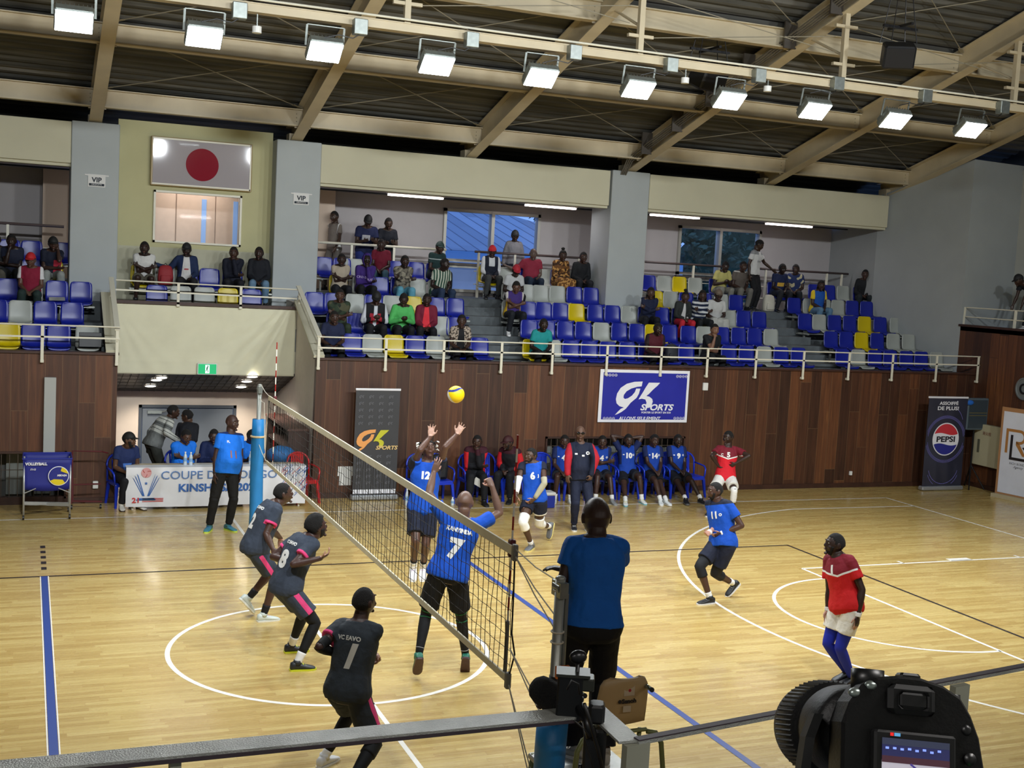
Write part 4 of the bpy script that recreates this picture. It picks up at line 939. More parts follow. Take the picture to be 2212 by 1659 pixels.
b=MB(); P2(b,[(.16,1.02),(.22,1.02),(.22,1.5),(.5,1.5),(.5,1.56),(.16,1.56)]); P2(b,ring2(.5,1.4,.1,.16,-1.57,1.57)); P2(b,[(.42,1.24),(.5,1.24),(.5,1.3),(.42,1.3)]); P2(b,[(.42,1.3),(.5,1.26),(.68,.99),(.6,.99),(.42,1.22)]); part(b,'brown_monogram',mat('mono_brown','a9743c',.6),t)
b=MB(); P2(b,[(.28,.88),(.75,.88),(.75,.94),(.34,.94),(.34,1.43),(.28,1.43)]); P2(b,[(.58,1.18),(.64,1.2),(.8,1.06),(.75,1.02)]); part(b,'black_monogram',mat('mono_black','1c1418',.6),t)
text_mesh('RICH BONDO',.07,frame(pl(.52,.8,.01),U,(0,0,1)),mat('mono_grey','6b6b70',.6),parent=t); text_mesh('Agency',.08,frame(pl(.52,.73,.01),U,(0,0,1)),mat('mono_grey','6b6b70',.6),parent=t,shear=.4)
# scoreboard on a tripod and cream cabinet, round plaque
c=onY(2107,890,8.6); t=thing('scoreboard',(c.x,8.6,0),'grey portable scoreboard on a black tripod behind the dark roll-up banner','scoreboard')
b=MB(); b.bev((c.x-.3,8.52,1.37),(c.x+.3,8.64,2.1),.015); part(b,'frame',mat('board_frame','53616a',.5),t)
b=MB(); b.box((c.x-.26,8.51,1.41),(c.x+.26,8.52,2.06)); part(b,'board_face',mat('board_face','343f47',.5),t)
b=MB(); b.box((c.x-.26,8.505,1.76),(c.x+.26,8.51,1.768)); b.box((c.x-.26,8.505,1.7),(c.x+.26,8.51,1.708)); part(b,'gold_lines',mat('gold_line','8a7c3c',.5),t)
b=MB(); b.ell((c.x-.27,8.5,2.0),(.11,.03,.06),0,12,6); part(b,'blue_tape',mat('blue_tape','2a6cc8',.5),t,True)
b=MB(); b.tube([(c.x,8.6,.1),(c.x,8.6,1.5)],.02,8); part(b,'pole',m_blackm,t)
for a in (-2.2,-.9,1.2):
    b=MB(); b.tube([(c.x,8.6,.55),(c.x+.38*math.cos(a),8.6+.38*math.sin(a)*.8,.01)],.016,6); part(b,'leg',m_blackm,t)
t=thing('wall_cabinet',(17.28,8.3,1.0),'cream metal hose cabinet on the right wall beside the corner','cabinet')
ya,yb_=8.75,7.9
b=MB(); b.bev((17.16,yb_,.55),(17.3,ya,1.5),.01); part(b,'body',mat('cabinet_cream','b8b193',.5),t)
b=MB(); b.box((17.145,ya-.2,.85),(17.16,ya-.14,1.15)); part(b,'handle',mat('cab_handle','5b5a4c',.5),t)
text_mesh('消火栓',.09,frame((17.15,8.35,1.3),(0,-1,0),(0,0,1)),mat('cab_text','8a5a4c',.6),parent=t)
yq=on(2212,840,0,17.28); t=thing('round_plaque',(17.25,yq.y-.05,yq.z),'grey round plaque on the right wooden wall at the picture edge','plaque')
b=MB(); M=frame((17.27,yq.y-.03,yq.z),(0,-1,0),(0,0,1)); b.loft([[M@V((r*math.cos(a),r*math.sin(a),z)) for a in [i*math.pi/20 for i in range(40)]] for r,z in ((.25,0),(.25,.03),(.22,.035),(.21,.02),(.01,.02))]); part(b,'disc',mat('plaque_grey','6d7274',.5),t)
b=MB(); 
for i in range(12):
    a0=.8+i*.4; a1=a0+.4; b.beam(M@V((.1*math.cos(a0),.1*math.sin(a0),.03)),M@V((.1*math.cos(a1),.1*math.sin(a1),.03)),.02,.04)
part(b,'emblem',m_dark,t)
# whiteboard-like panel with red disc above the honour box
t=thing('framed_board',(-.03,12.38,6.2),'glossy framed white board with a large red disc above the honour box window','board')
b=MB(); b.bev((-1.03,12.36,5.75),(.97,12.46,6.72),.012); part(b,'frame',mat('board_wood','a08a5c',.4),t)
b=MB(); b.box((-.99,12.345,5.79),(.93,12.36,6.68)); part(b,'face',mat('board_gloss','a39da1',.04,spec=.6),t)
b=MB(); b.box((-1.0,12.335,5.77),(.94,12.35,5.8)); b.box((-1.0,12.335,6.67),(.94,12.35,6.7)); b.box((.92,12.335,5.77),(.945,12.35,6.7)); part(b,'metal_edge',m_steelw,t)
b=MB(); disc(b,-.03,6.22,.325,12.342); part(b,'red_disc',mat('red_disc','86202f',.05,spec=.6),t)
for x,z,l in ((-2.06,5.73,'left'),(1.93,5.67,'right')):
    t=thing('paper_sign',(x,11.98,z),'white paper VIP sign taped to the %s column of the honour box'%l,'sign')
    b=MB(); b.box((x-.16,11.985,z-.12),(x+.16,11.99,z+.12)); part(b,'paper',mat('paper','d6d6d4',.7),t)
    ink=mat('paper_ink','1a2430',.7); txt('VIP',.13,(x,11.983,z+.01),ink,t,bold=.004)
    b=MB(); b.box((x-.14,11.982,z-.1),(x+.14,11.985,z-.055)); part(b,'dark_strip',ink,t)
    txt('DELEGATS',.04,(x,11.98,z-.077),mat('paper','d6d6d4',.7),t)
    b=MB()
    for s in (-1,1): b.box((x+s*.17-.05,11.98,z+.09),(x+s*.17+.05,11.984,z+.115),0,None)
    part(b,'tape_strips',mat('paper','d6d6d4',.7),t)
# small things on walls
for px,py,w,h,l in ((1523,835,.12,.16,'small grey switch box on the wooden wall right of the blue banner'),(1837,1022,.07,.09,'white socket low on the wooden wall between the bench and the corner'),(206,1047,.09,.13,'white socket on the wooden wall behind the ball cart'),(746,1028,.3,.36,'white papers hanging on the wooden wall left of the grey roll-up banner')):
    p=onY(px,py,8.98); b=MB(); b.bev((p.x-w/2,8.95,p.z-h/2),(p.x+w/2,8.995,p.z+h/2),.006)
    if w>.2: b=MB(); b.box((p.x-w/2,8.985,p.z),(p.x+w/2,8.99,p.z+h/2)); b.box((p.x-w/2+.03,8.98,p.z-h/2),(p.x+w/2-.03,8.985,p.z+h*.2))
    o=b.build('wall_papers' if w>.2 else 'wall_socket',m_white,loc=p); tag(o,l,'paper' if w>.2 else 'socket')
p=onY(108,895,8.9); t=thing('wall_panel',(p.x,8.93,1.5),'tall narrow white panel on the wooden wall above the ball cart','panel'); b=MB(); b.bev((p.x-.1,8.9,.85),(p.x+.09,8.98,2.2),.006); part(b,'panel',mat('panel_grey','a7a9a6',.5),t)
# ================= ball cart =================
cx,cy=-2.93,8.0; t=thing('ball_cart',(cx,cy,0),'blue folding volleyball cart on white legs with castors','cart')
m_cart=mat('cart_blue','1d2580',.6,var=.06,vs=3)
w,d=.37,.3
b=MB()
for f_ in range(4):
    c=[(-w,-d),(w,-d),(w,d),(-w,d)]; a_,b_=c[f_],c[(f_+1)%4]; n=10; vs=[];fs=[]
    for k in range(7):
        for i in range(n+1):
            u=i/n; bul=.02*math.sin(math.pi*u)*math.sin(math.pi*k/6); sx_=a_[0]+(b_[0]-a_[0])*u; sy_=a_[1]+(b_[1]-a_[1])*u; q=1+.0*k
            ins=(1-k/6)*.06; sx_*=1-ins; sy_*=1-ins; nx_,ny_=((0,-1),(1,0),(0,1),(-1,0))[f_]; vs.append((cx+sx_-nx_*bul,cy+sy_-ny_*bul,.5+.5*k/6-.03*math.sin(math.pi*u)*(1 if k==0 else 0)))
    for k in range(6):
        for i in range(n): q=k*(n+1)+i; fs.append((q,q+1,q+n+2,q+n+1))
    b.add(vs,fs)
o=part(b,'fabric_bag',m_cart,t,True); mm=o.modifiers.new('s','SOLIDIFY'); mm.thickness=.006
b=MB(); b.box((cx-w+.03,cy-d+.03,.5),(cx+w-.03,cy+d-.03,.51)); part(b,'bag_floor',m_cart,t)
b=MB(); b.tube([(cx-w,cy-d,1.0),(cx+w,cy-d,1.0),(cx+w,cy+d,1.0),(cx-w,cy+d,1.0),(cx-w,cy-d,1.0)],.014,6); part(b,'top_frame',mat('cart_rim','26308c',.5),t)
yf=cy-d+.002
txt('VOLLEYBALL',.06,(cx-.17,yf-.02,.92),m_bw,t,bold=.003,sx=.95); txt('FIVB',.045,(cx-.22,yf-.02,.83),m_bw,t,shear=.3)
b=MB(); rr=.16
P=[(cx+.17+rr*math.cos(i*math.pi/16),.72+rr*math.sin(i*math.pi/16)) for i in range(32)]; b.prism(P,(0,yf-.012,0),(1,0,0),(0,0,1),-.002); part(b,'printed_ball',m_bw,t)
b=MB(); P=[(cx+.17+(rr-.012)*math.cos(i*math.pi/16),.72+(rr-.012)*math.sin(i*math.pi/16)) for i in range(32)]; b.prism(P,(0,yf-.015,0),(1,0,0),(0,0,1),-.002); part(b,'printed_ball_blue',m_cart,t)
b=MB(); my=mat('cart_yellow','e0c818',.5); r2=rr-.012
P=[(cx+.17+r2*math.cos(a),.72+r2*math.sin(a)) for a in [-2.6+i*.22 for i in range(9)]]+[(cx+.17+.06,.66),(cx+.1,.67)]; b.prism(P,(0,yf-.018,0),(1,0,0),(0,0,1),-.002)
P=[(cx+.17+r2*math.cos(a),.72+r2*math.sin(a)) for a in [.25+i*.2 for i in range(6)]]+[(cx+.2,.8)]; b.prism(P,(0,yf-.018,0),(1,0,0),(0,0,1),-.002); part(b,'printed_yellow_panels',my,t)
txt('MIKASA',.042,(cx+.22,yf-.022,.73),m_bw,t,bold=.002,shear=.2)
m_cl=mat('cart_leg','b5b7b6',.35,metal=.4)
for sx in (-1,1):
    for sy in (-1,1):
        b=MB(); x,y=cx+sx*(w-.02),cy+sy*(d-.02); b.tube([(x,y,.95),(x,y,.08)],.016,8); q=part(b,'leg',m_cl,t,True)
        b=MB(); b.tube([(x-.015,y,.04),(x+.015,y,.04)],.036,14); c_=part(b,'castor',m_dark,t); c_.parent=q; c_.matrix_parent_inverse=Matrix.Identity(4)
b=MB(); b.beam((cx-w+.02,cy-d+.02,.28),(cx+w-.02,cy+d-.02,.14),.03,.05); b.beam((cx-w+.02,cy+d-.02,.16),(cx+w-.02,cy-d+.02,.24),.03,.05); part(b,'cross_brace',m_cl,t)
b=MB(); 
for sx in (-1,1): b.tube([(cx+sx*(w-.02),cy-d+.0,.44),(cx+sx*(w-.2),cy-d,.52)],.008,6)
part(b,'stay_straps',m_cl,t)
# dark red trolley behind the cart
p=onY(172,1000,8.55); t=thing('dark_red_trolley',(p.x,8.55,0),'dark red metal trolley frame behind the ball cart','trolley'); m_tr=mat('trolley_red','541a20',.5)
x0,x1=p.x-.12,p.x+.35
b=MB(); b.tube([(x0,8.5,.1),(x0,8.5,1.0),(x1,8.55,.98)],.016,8); b.tube([(x0,8.5,.42),(x1,8.55,.42)],.014,6); b.tube([(x1-.25,8.55,.1),(x0+.02,8.5,.14),(x0,8.5,.95)],.014,6); b.tube([(x0,8.5,.14),(x1+.02,8.5,.12)],.016,6); b.tube([(x1,8.55,.98),(x1+.1,8.5,.96)],.012,6); part(b,'frame',m_tr,t)
for x in (x0,x1):
    b=MB(); b.tube([(x-.015,8.5,.04),(x+.015,8.5,.04)],.038,12); part(b,'castor',m_dark,t)
# cabinet in the vestibule
t=thing('bookcase',(1.45,10.6,0),'dark brown open-fronted cabinet standing along the vestibule wall','cabinet'); m_bk=mat('cabinet_brown','3b2722',.5,var=.15,vs=6)
b=MB(); b.box((1.3,9.35,0),(1.69,9.39,1.22)); part(b,'side_panel',m_bk,t); b=MB(); b.box((1.28,9.33,1.22),(1.69,11.6,1.26)); part(b,'top',mat('cabinet_top','5c4038',.5,var=.1,vs=6),t)
b=MB(); b.box((1.66,9.39,0),(1.69,11.6,1.22)); part(b,'back_panel',m_bk,t)
b=MB(); b.box((1.3,11.56,0),(1.69,11.6,1.22)); part(b,'side_panel',m_bk,t)
for z in (.08,.45,.82):
    b=MB(); b.box((1.31,9.39,z),(1.66,11.56,z+.03)); part(b,'shelf',m_bk,t)
b=MB(); b.ell((1.15,9.2,.8),(.28,.2,.17),0,16,10); o=b.build('blue_bag',mat('bag_blue','1f6aa8',.6,bump=.4,bs=8),smooth=True,loc=(1.15,9.2,.8)); 
for i_,v in enumerate(o.data.vertices): v.co*=1+.12*noise.noise(v.co*6)
tag(o,'round blue bag behind the right end of the officials table','bag')
# bottles, cool box
def bottle(p,lab,h=.24,grp=None,col='c8d4dc'):
    t=thing('water_bottle',p,lab,'bottle',grp); b=MB(); r=.032; b.loft([[V((p[0]+rr*math.cos(a),p[1]+rr*math.sin(a),p[2]+z)) for a in [i*math.pi/6 for i in range(12)]] for rr,z in ((r*.9,0),(r,.01),(r,h*.62),(r*.8,h*.74),(.013,h*.86),(.013,h*.93))]); part(b,'bottle_body',mat('bottle_clear',col,.15,spec=.8),t,True)
    b=MB(); b.tube([(p[0],p[1],p[2]+h*.93),(p[0],p[1],p[2]+h)],.016,10); part(b,'cap',mat('cap_white','e6e8ea',.4),t)
    b=MB(); b.tube([(p[0],p[1],p[2]+h*.3),(p[0],p[1],p[2]+h*.55)],r*1.03,12); part(b,'wrapper',mat('bottle_label','7fa8d0',.4),t)
for px,Y,l in ((400,8.5,'water bottle on the officials table, left one in front of the man with crossed arms'),(412,8.45,'water bottle on the officials table, right one in front of the man with crossed arms'),(541,8.5,'water bottle on the officials table beside the blue net post')):
    q=onY(px,1000,Y); bottle((q.x,Y,.736),l)
q=onZ(727,1070); bottle((q.x,q.y-.1,0),'water bottle on the floor against the wooden wall left of the grey roll-up banner',.3)
q=onZ(878,1092); bottle((q.x,q.y,0),'water bottle on the floor beside the leftmost blue bench chair',.32)
q=onZ(977,1092); bottle((q.x,q.y,0),'small water bottle on the floor below the bench behind the net',.16)
q=onZ(1182,1098); t=thing('cool_box',(q.x,q.y+.15,0),'blue cool box with a white lid on the floor behind the player numbered 6','box')
b=MB(); b.bev((q.x-.16,q.y,0),(q.x+.16,q.y+.25,.24),.015); part(b,'body',mat('coolbox_blue','1a2f96',.4),t); b=MB(); b.bev((q.x-.17,q.y-.01,.24),(q.x+.17,q.y+.26,.3),.015); part(b,'lid',m_white,t)
# papers / laptop on the table
b=MB(); q=onY(440,1015,8.45); b.box((q.x-.15,8.4,.746),(q.x+.15,8.6,.75)); o=b.build('paper_sheet',m_white,loc=(q.x,8.5,.748)); tag(o,'sheet of paper on the officials table','paper')
# ================= people =================
def skinmat(c,p='8a6352'):
    return masked('skin_'+c,c,p,None,rough=.42,bump=.05,bs=60)
def masked(name,c0,c1=None,c2=None,rough=.8,bump=.45,bs=13,c3=None,sheen=0.):
    key=('m',name,c0,c1,c2,c3)
    if key in MC: return MC[key]
    m=bpy.data.materials.new(name); m.use_nodes=True; nt=m.node_tree; b=nt.nodes['Principled BSDF']; lk=nt.links.new
    b.inputs['Roughness'].default_value=rough; b.inputs['Specular IOR Level'].default_value=.35
    tc=N(nt,'TexCoord'); n=N(nt,'TexNoise'); n.inputs['Scale'].default_value=bs; n.inputs['Detail'].default_value=3; n.inputs['Distortion'].default_value=.5; lk(tc.outputs['Object'],n.inputs['Vector'])
    col=None; base=N(nt,'RGB'); base.outputs[0].default_value=(*lin(c0),1); col=base.outputs[0]
    for a,c in (('m1',c1),('m2',c2),('m3',c3)):
        if not c: continue
        at=N(nt,'Attribute',attribute_name=a); mr=N(nt,'MapRange'); mr.inputs[1].default_value=-.0015; mr.inputs[2].default_value=.0015; lk(at.outputs['Fac'],mr.inputs[0])
        mx=N(nt,'Mix',data_type='RGBA'); lk(mr.outputs[0],mx.inputs[0]); lk(col,mx.inputs[6]); mx.inputs[7].default_value=(*lin(c),1); col=mx.outputs[2]
    sv=N(nt,'VectorMath',operation='SCALE'); lk(col,sv.inputs[0]); r=N(nt,'MapRange'); r.inputs[3].default_value=.9; r.inputs[4].default_value=1.1; lk(n.outputs['Fac'],r.inputs[0]); lk(r.outputs[0],sv.inputs['Scale'])
    lk(sv.outputs[0],b.inputs['Base Color'])
    bp=N(nt,'Bump'); bp.inputs['Strength'].default_value=bump; bp.inputs['Distance'].default_value=.02; lk(n.outputs['Fac'],bp.inputs['Height']); lk(bp.outputs[0],b.inputs['Normal'])
    MC[key]=m; return m
def ring(c,r,f,w,d,n=20,e=2.3):
    o=[]
    for i in range(n):
        a=2*math.pi*i/n; ca,sa=math.cos(a),math.sin(a)
        o.append(c+r*(w*math.copysign(abs(ca)**(2/e),ca))+f*(d*math.copysign(abs(sa)**(2/e),sa)))
    return o
def ik(a,b,L1,L2,pole):
    d=b-a; D=min(d.length,(L1+L2)*.999); u=d.normalized(); x=(L1*L1-L2*L2+D*D)/(2*D); h=math.sqrt(max(L1*L1-x*x,0)); p=pole-u*pole.dot(u)
    if p.length<1e-4: p=u.orthogonal()
    return a+u*x+p.normalized()*h
def limb(mb,pts,rs,n=14,sub=4,cap=True):
    """smooth tapering tube through joints with rounded ends"""
    P=[];Rr=[]
    m=len(pts)
    for i in range(m-1):
        for k in range(sub):
            t=k/sub; P.append(pts[i].lerp(pts[i+1],t)); tt=t*t*(3-2*t); Rr.append(rs[i]*(1-tt)+rs[i+1]*tt)
    P.append(pts[-1]); Rr.append(rs[-1])
    mb.tube(P,Rr,n)
    if cap:
        mb.ell(pts[0],rs[0],0,12,8); mb.ell(pts[-1],rs[-1],0,12,8)
class Fig:
    """joint set: P N Hc up(f head) hf shl shr ell elr wrl wrr hil hir knl knr anl anr tol tor (toe directions)"""
    pass
TORS=[(-.20,.085,.075,-.01),(-.12,.150,.112,-.005),(0,.168,.118,-.005),(.12,.158,.108,0),(.3,.138,.098,.01),(.48,.146,.104,.012),(.66,.163,.115,.012),(.8,.170,.112,.006),(.9,.15,.096,0),(.98,.115,.082,0),(1.06,.072,.066,0),(1.1,.055,.055,0)]
def spine(J,t):
    a,b=J.P,J.N; m=(a+b)/2+J.back*J.hunch
    if t<0: tn=(m-a).normalized(); return a+tn*(t*J.SL),tn
    if t>1: tn=(b-m).normalized(); return b+tn*((t-1)*J.SL),tn
    p=a*(1-t)**2+m*2*t*(1-t)+b*t*t; tn=((m-a)*(1-t)+(b-m)*t).normalized(); return p,tn
def tor_rings(J,t0,t1,inf=0.,fl=0.,n=24,steps=14,belly=0.):
    R=[];s=J.s
    for k in range(steps+1):
        t=t0+(t1-t0)*k/steps
        for i in range(len(TORS)-1):
            if TORS[i][0]<=t<=TORS[i+1][0]+1e-6: break
        a,b=TORS[i],TORS[i+1]; q=min(1,max(0,(t-a[0])/(b[0]-a[0]))); w,d,o=[(a[j]*(1-q)+b[j]*q)*s for j in (1,2,3)]
        w*=J.wid; d*=J.dep
        bl=math.exp(-((t-.28)/.22)**2)*J.belly*s; d+=bl*.6; o+=bl*.6; w+=bl*.4
        c,tn=spine(J,t); q2=min(1,max(0,t)); r=(J.hr*(1-q2)+J.sr*q2).normalized(); r=(r-tn*r.dot(tn)).normalized(); f=tn.cross(r)
        e=inf+fl*max(0,(t1-t)/(t1-t0)); R.append(ring(c+f*o,r,f,w+e,d+e,n))
    return R
def headpt(th,ph):
    x=.079*math.cos(ph)*math.sin(th); y=.097*math.cos(ph)*math.cos(th); z=.115*math.sin(ph)
    if z<0:
        k=-z/.115; x*=1-.30*k**1.5; y*=(1-.08*k*k) if y>0 else (1-.5*k**1.2); y+=.014*k
    elif y<0: y*=1.07
    return V((x,y,z))
def hand(mb,w,hd,pn,side,curl,spread,s,fist=False):
    """w wrist, hd finger direction, pn palm normal, side +1 when thumb lies towards hd x pn"""
    hd=hd.normalized(); pn=(pn-hd*pn.dot(hd)).normalized(); sd=hd.cross(pn)*side
    L=.088*s; R=[]
    for t,wd,th in ((-.1,.026,.02),(.15,.033,.018),(.5,.040,.016),(.9,.042,.014),(1.03,.038,.010)):
        R.append(ring(w+hd*L*t,sd,pn,wd*s,th*s,14,2.6))
    mb.loft(R)
    ln=[.068,.076,.071,.055]; cs=[.031,.0105,-.0105,-.030]
    if fist: curl=1.35; 
    for k in range(4):
        b=w+hd*L*.98+sd*cs[k]*s; a=spread*(1.5-k)*.55; d=(hd*math.cos(a)+sd*math.sin(a)).normalized(); p=b-d*.012*s; pts=[p]; c=0
        for q,fr in enumerate((.46,.3,.24)):
            c+=curl*(.8 if q==0 else 1.0); dd=d*math.cos(c)+pn*math.sin(c); pts.append(pts[-1]+dd*ln[k]*s*fr*1.12)
        limb(mb,pts,[.0092*s,.0088*s,.008*s,.0068*s],8,2)
    tb=w+hd*L*.28+sd*.028*s; t1=tb+(hd*.6+sd*.75+pn*(.2+.4*curl)).normalized()*.045*s; t2=t1+(hd*.85+sd*(.35-.5*min(curl,1))+pn*(.25+.5*curl)).normalized()*.033*s
    limb(mb,[tb,t1,t2],[.014*s,.0105*s,.008*s],8,2)
QUEUE=[]
def queue(mb,voxel,name,material,root,smooth=2,wr=0.,masks=None,post=None,amp=0.,fq=9.):
    me=bpy.data.meshes.new(name); me.from_pydata(mb.v,[],mb.f); o=bpy.data.objects.new(name,me); COL.objects.link(o)
    md=o.modifiers.new('r','REMESH'); md.mode='VOXEL'; md.voxel_size=voxel; md.adaptivity=0; md.use_smooth_shade=True
    if smooth: ms=o.modifiers.new('s','SMOOTH'); ms.factor=.5; ms.iterations=smooth
    QUEUE.append((o,name,material,root,masks,post,amp,fq))
    o.parent=root; o.matrix_parent_inverse=root.matrix_basis.inverted()
    return o
def flush():
    dg=bpy.context.evaluated_depsgraph_get()
    res=[(q,bpy.data.meshes.new_from_object(q[0].evaluated_get(dg))) for q in QUEUE]
    for (o,name,material,root,masks,post,amp,fq),me in res:
        o.modifiers.clear(); old=o.data; o.data=me; bpy.data.meshes.remove(old); me.name=name
        me.materials.clear(); me.materials.append(material)
        if amp:
            n=len(me.vertices); nr=[0.]*(3*n); co=[0.]*(3*n); me.vertices.foreach_get('co',co); me.vertices.foreach_get('normal',nr); nz=noise.noise
            for k in range(0,3*n,3):
                x,y,z=co[k],co[k+1],co[k+2]; d=amp*(nz(V((x*fq,y*fq,z*fq*.45)))+.5*nz(V((x*fq*2.2,y*fq*2.2,z*fq*1.4))))
                co[k]=x+nr[k]*d; co[k+1]=y+nr[k+1]*d; co[k+2]=z+nr[k+2]*d
            me.vertices.foreach_set('co',co)
        if masks:
            for nm,fn in masks.items():
                at=me.attributes.new(nm,'FLOAT','POINT'); at.data.foreach_set('value',[fn(v.co) for v in me.vertices])
        me.polygons.foreach_set('use_smooth',[True]*len(me.polygons)); me.update()
        if post: post(o)
    QUEUE.clear()
HAIRC='0f0c0b'
def headframe(J):
    f=J.hf.normalized(); r=f.cross(J.hu).normalized(); u=r.cross(f)
    M=Matrix.Identity(4)
    for k in range(3): M[k][0]=r[k]*J.hs; M[k][1]=f[k]*J.hs; M[k][2]=u[k]*J.hs; M[k][3]=J.Hc[k]
    return M
def shell(M,sc,keep,nt_=36,npn=24,thick=.0,nz=0.,off=V((0,0,0))):
    """patch of the head surface, scaled by sc, where keep(th,ph) holds; closed by an inner copy"""
    vs=[];fs=[];ids={}
    for layer in (0,1):
        for j in range(npn+1):
            for i in range(nt_):
                th=2*math.pi*i/nt_; ph=-math.pi/2+math.pi*j/npn; p=headpt(th,ph); k=sc if layer==0 else .97
                if layer==0 and nz: k*=1+nz*noise.noise(p*60)
                ids[(layer,i,j)]=len(vs); vs.append(M@(p*k+(off if layer==0 else V((0,0,0)))))
    K={(i,j):keep(2*math.pi*(i+.5)/nt_,-math.pi/2+math.pi*(j+.5)/npn) for i in range(nt_) for j in range(npn)}
    for (i,j),k in K.items():
        if not k: continue
        i2=(i+1)%nt_; a=[(i,j),(i2,j),(i2,j+1),(i,j+1)]
        fs.append(tuple(ids[(0,)+q] for q in a)); fs.append(tuple(ids[(1,)+q] for q in a[::-1]))
        for (p,q,ni,nj) in (((i,j),(i2,j),i,j-1),((i2,j),(i2,j+1),i2,j),((i2,j+1),(i,j+1),i,j+1),((i,j+1),(i,j),(i-1)%nt_,j)):
            if not K.get((ni,nj),False): fs.append((ids[(0,)+q],ids[(0,)+p],ids[(1,)+p],ids[(1,)+q]))
    b=MB(); b.add(vs,fs); return b
def adeg(th): 
    t=math.degrees(th)%360; return min(t,360-t)    # 0 = front, 180 = back
def kh_short(th,ph):
    a=adeg(th); p=math.degrees(ph); lim=34 if a<50 else (34-(a-50)*1.0 if a<75 else (9-(a-75)*.9 if a<110 else -22)); return p>lim
def kh_cap(th,ph): return math.degrees(ph)>(16 if adeg(th)<90 else 6)
def kh_beard(th,ph):
    a=adeg(th);p=math.degrees(ph); return (a<75 and -78<p<-38) or (50<a<75 and -60<p<-8)
def person(name_label,J,o,grp=None,vox=.013,cat='person'):
    """o: outfit dict"""
    s=J.s; base=V((J.P.x,J.P.y,J.base)); root=thing('person',base,name_label,cat,grp)
    near=vox<.01
    # ---- body
    b=MB(); b.loft(tor_rings(J,-.2,1.1))
    for sh in (J.shl,J.shr):
        c,_=spine(J,.96); limb(b,[c.lerp(sh,.25)+(c-J.P).normalized()*.01,sh],[.068*s,.051*s],12,2)
        c2,_=spine(J,.78); limb(b,[c2.lerp(sh,.3),sh.lerp(c2,.12)],[.085*s*J.dep,.06*s],12,2)
    M=headframe(J)
    hb=M@V((0,-.022,-.075)); limb(b,[J.N+(J.N-J.P).normalized()*-.02,J.N.lerp(hb,.5),hb],[.075*s,.065*s,.063*s],12,3)
    R=[[M@headpt(2*math.pi*i/28,-math.pi/2+math.pi*j/18) if 0<j<18 else M@(headpt(2*math.pi*i/28,(-1.53 if j==0 else 1.53))) for i in range(28)] for j in range(19)]
    b.loft(R)
    Mr=M.to_3x3()
    def he(c,r): b.ell(M@V(c),r,0,10,6,Mr)
    he((0,.088,.03),(.05,.012,.010)); he((0,.101,-.022),(.013,.016,.014)); he((0,.098,-.028),(.021,.010,.009)); limb(b,[M@V((0,.09,.02)),M@V((0,.108,-.018))],[.009*s,.012*s],8,2)
    he((0,.093,-.056),(.025,.010,.011)); he((0,.083,-.1),(.024,.018,.016))
    for k in (-1,1): he((k*.081,-.008,-.004),(.008,.017,.031)); he((k*.042,.066,-.028),(.022,.022,.022))
    bulk=J.bulk
    for sh,el,wr,hd,pn,cu,sp,sd,fi in ((J.shl,J.ell,J.wrl,J.hdl,J.pnl,J.cul,J.spl,-1,J.fil),(J.shr,J.elr,J.wrr,J.hdr,J.pnr,J.cur,J.spr,1,J.fir)):
        limb(b,[sh,sh.lerp(el,.4),el],[.052*s*bulk,.048*s*bulk,.040*s*bulk],12,3)
        limb(b,[el,el.lerp(wr,.3),wr],[.040*s*bulk,.043*s*bulk,.027*s],12,3)
        if J.hands: hand(b,wr,hd,pn,sd,cu,sp,s,fi)
    for hi,kn,an in ((J.hil,J.knl,J.anl),(J.hir,J.knr,J.anr)):
        limb(b,[hi,hi.lerp(kn,.35),kn],[.090*s*bulk,.084*s*bulk,.056*s],14,4)
        d=(an-kn); cb=(hi-kn).cross(d).cross(d).normalized() if (hi-kn).normalized().cross(d.normalized()).length>.08 else J.back
        calf=kn+d*.3; limb(b,[kn,calf,kn+d*.62,an],[.054*s,.056*s*bulk,.044*s,.033*s],14,3)
        if o.get('bare_feet'): limb(b,[an,an+V((0,0,-.03))],[.03*s,.03*s])
    pm=None
    if o.get('palm'):
        def pm(c):
            v=-1.
            for wr,hd,pn in ((J.wrl,J.hdl,J.pnl),(J.wrr,J.hdr,J.pnr)):
                dd=c-wr
                if dd.length<.22*s and dd.dot(hd)>.005: 
                    v=max(v,dd.dot((pn-hd*pn.dot(hd)).normalized())-.002)
            return v
    queue(b,vox,'body',skinmat(o.get('skin','4c3429'),o.get('palmc','b08472')) if pm else skinmat(o.get('skin','4c3429')),root,2,masks={'m1':pm or (lambda c:-1.)})
    # ---- torso local coordinates
    def TL(c):
        d=c-J.P; A=(J.N-J.P); t=d.dot(A)/A.length_squared; r=(J.hr*(1-t)+J.sr*t).normalized(); f=A.normalized().cross(r); return t,d.dot(r),d.dot(f)
    # ---- shirt
    sl=o.get('sleeve',.55); inf=o.get('inf',.016); hem=o.get('hem',-.12); g=MB()
    g.loft(tor_rings(J,hem,1.02,inf,o.get('flare',.02)))
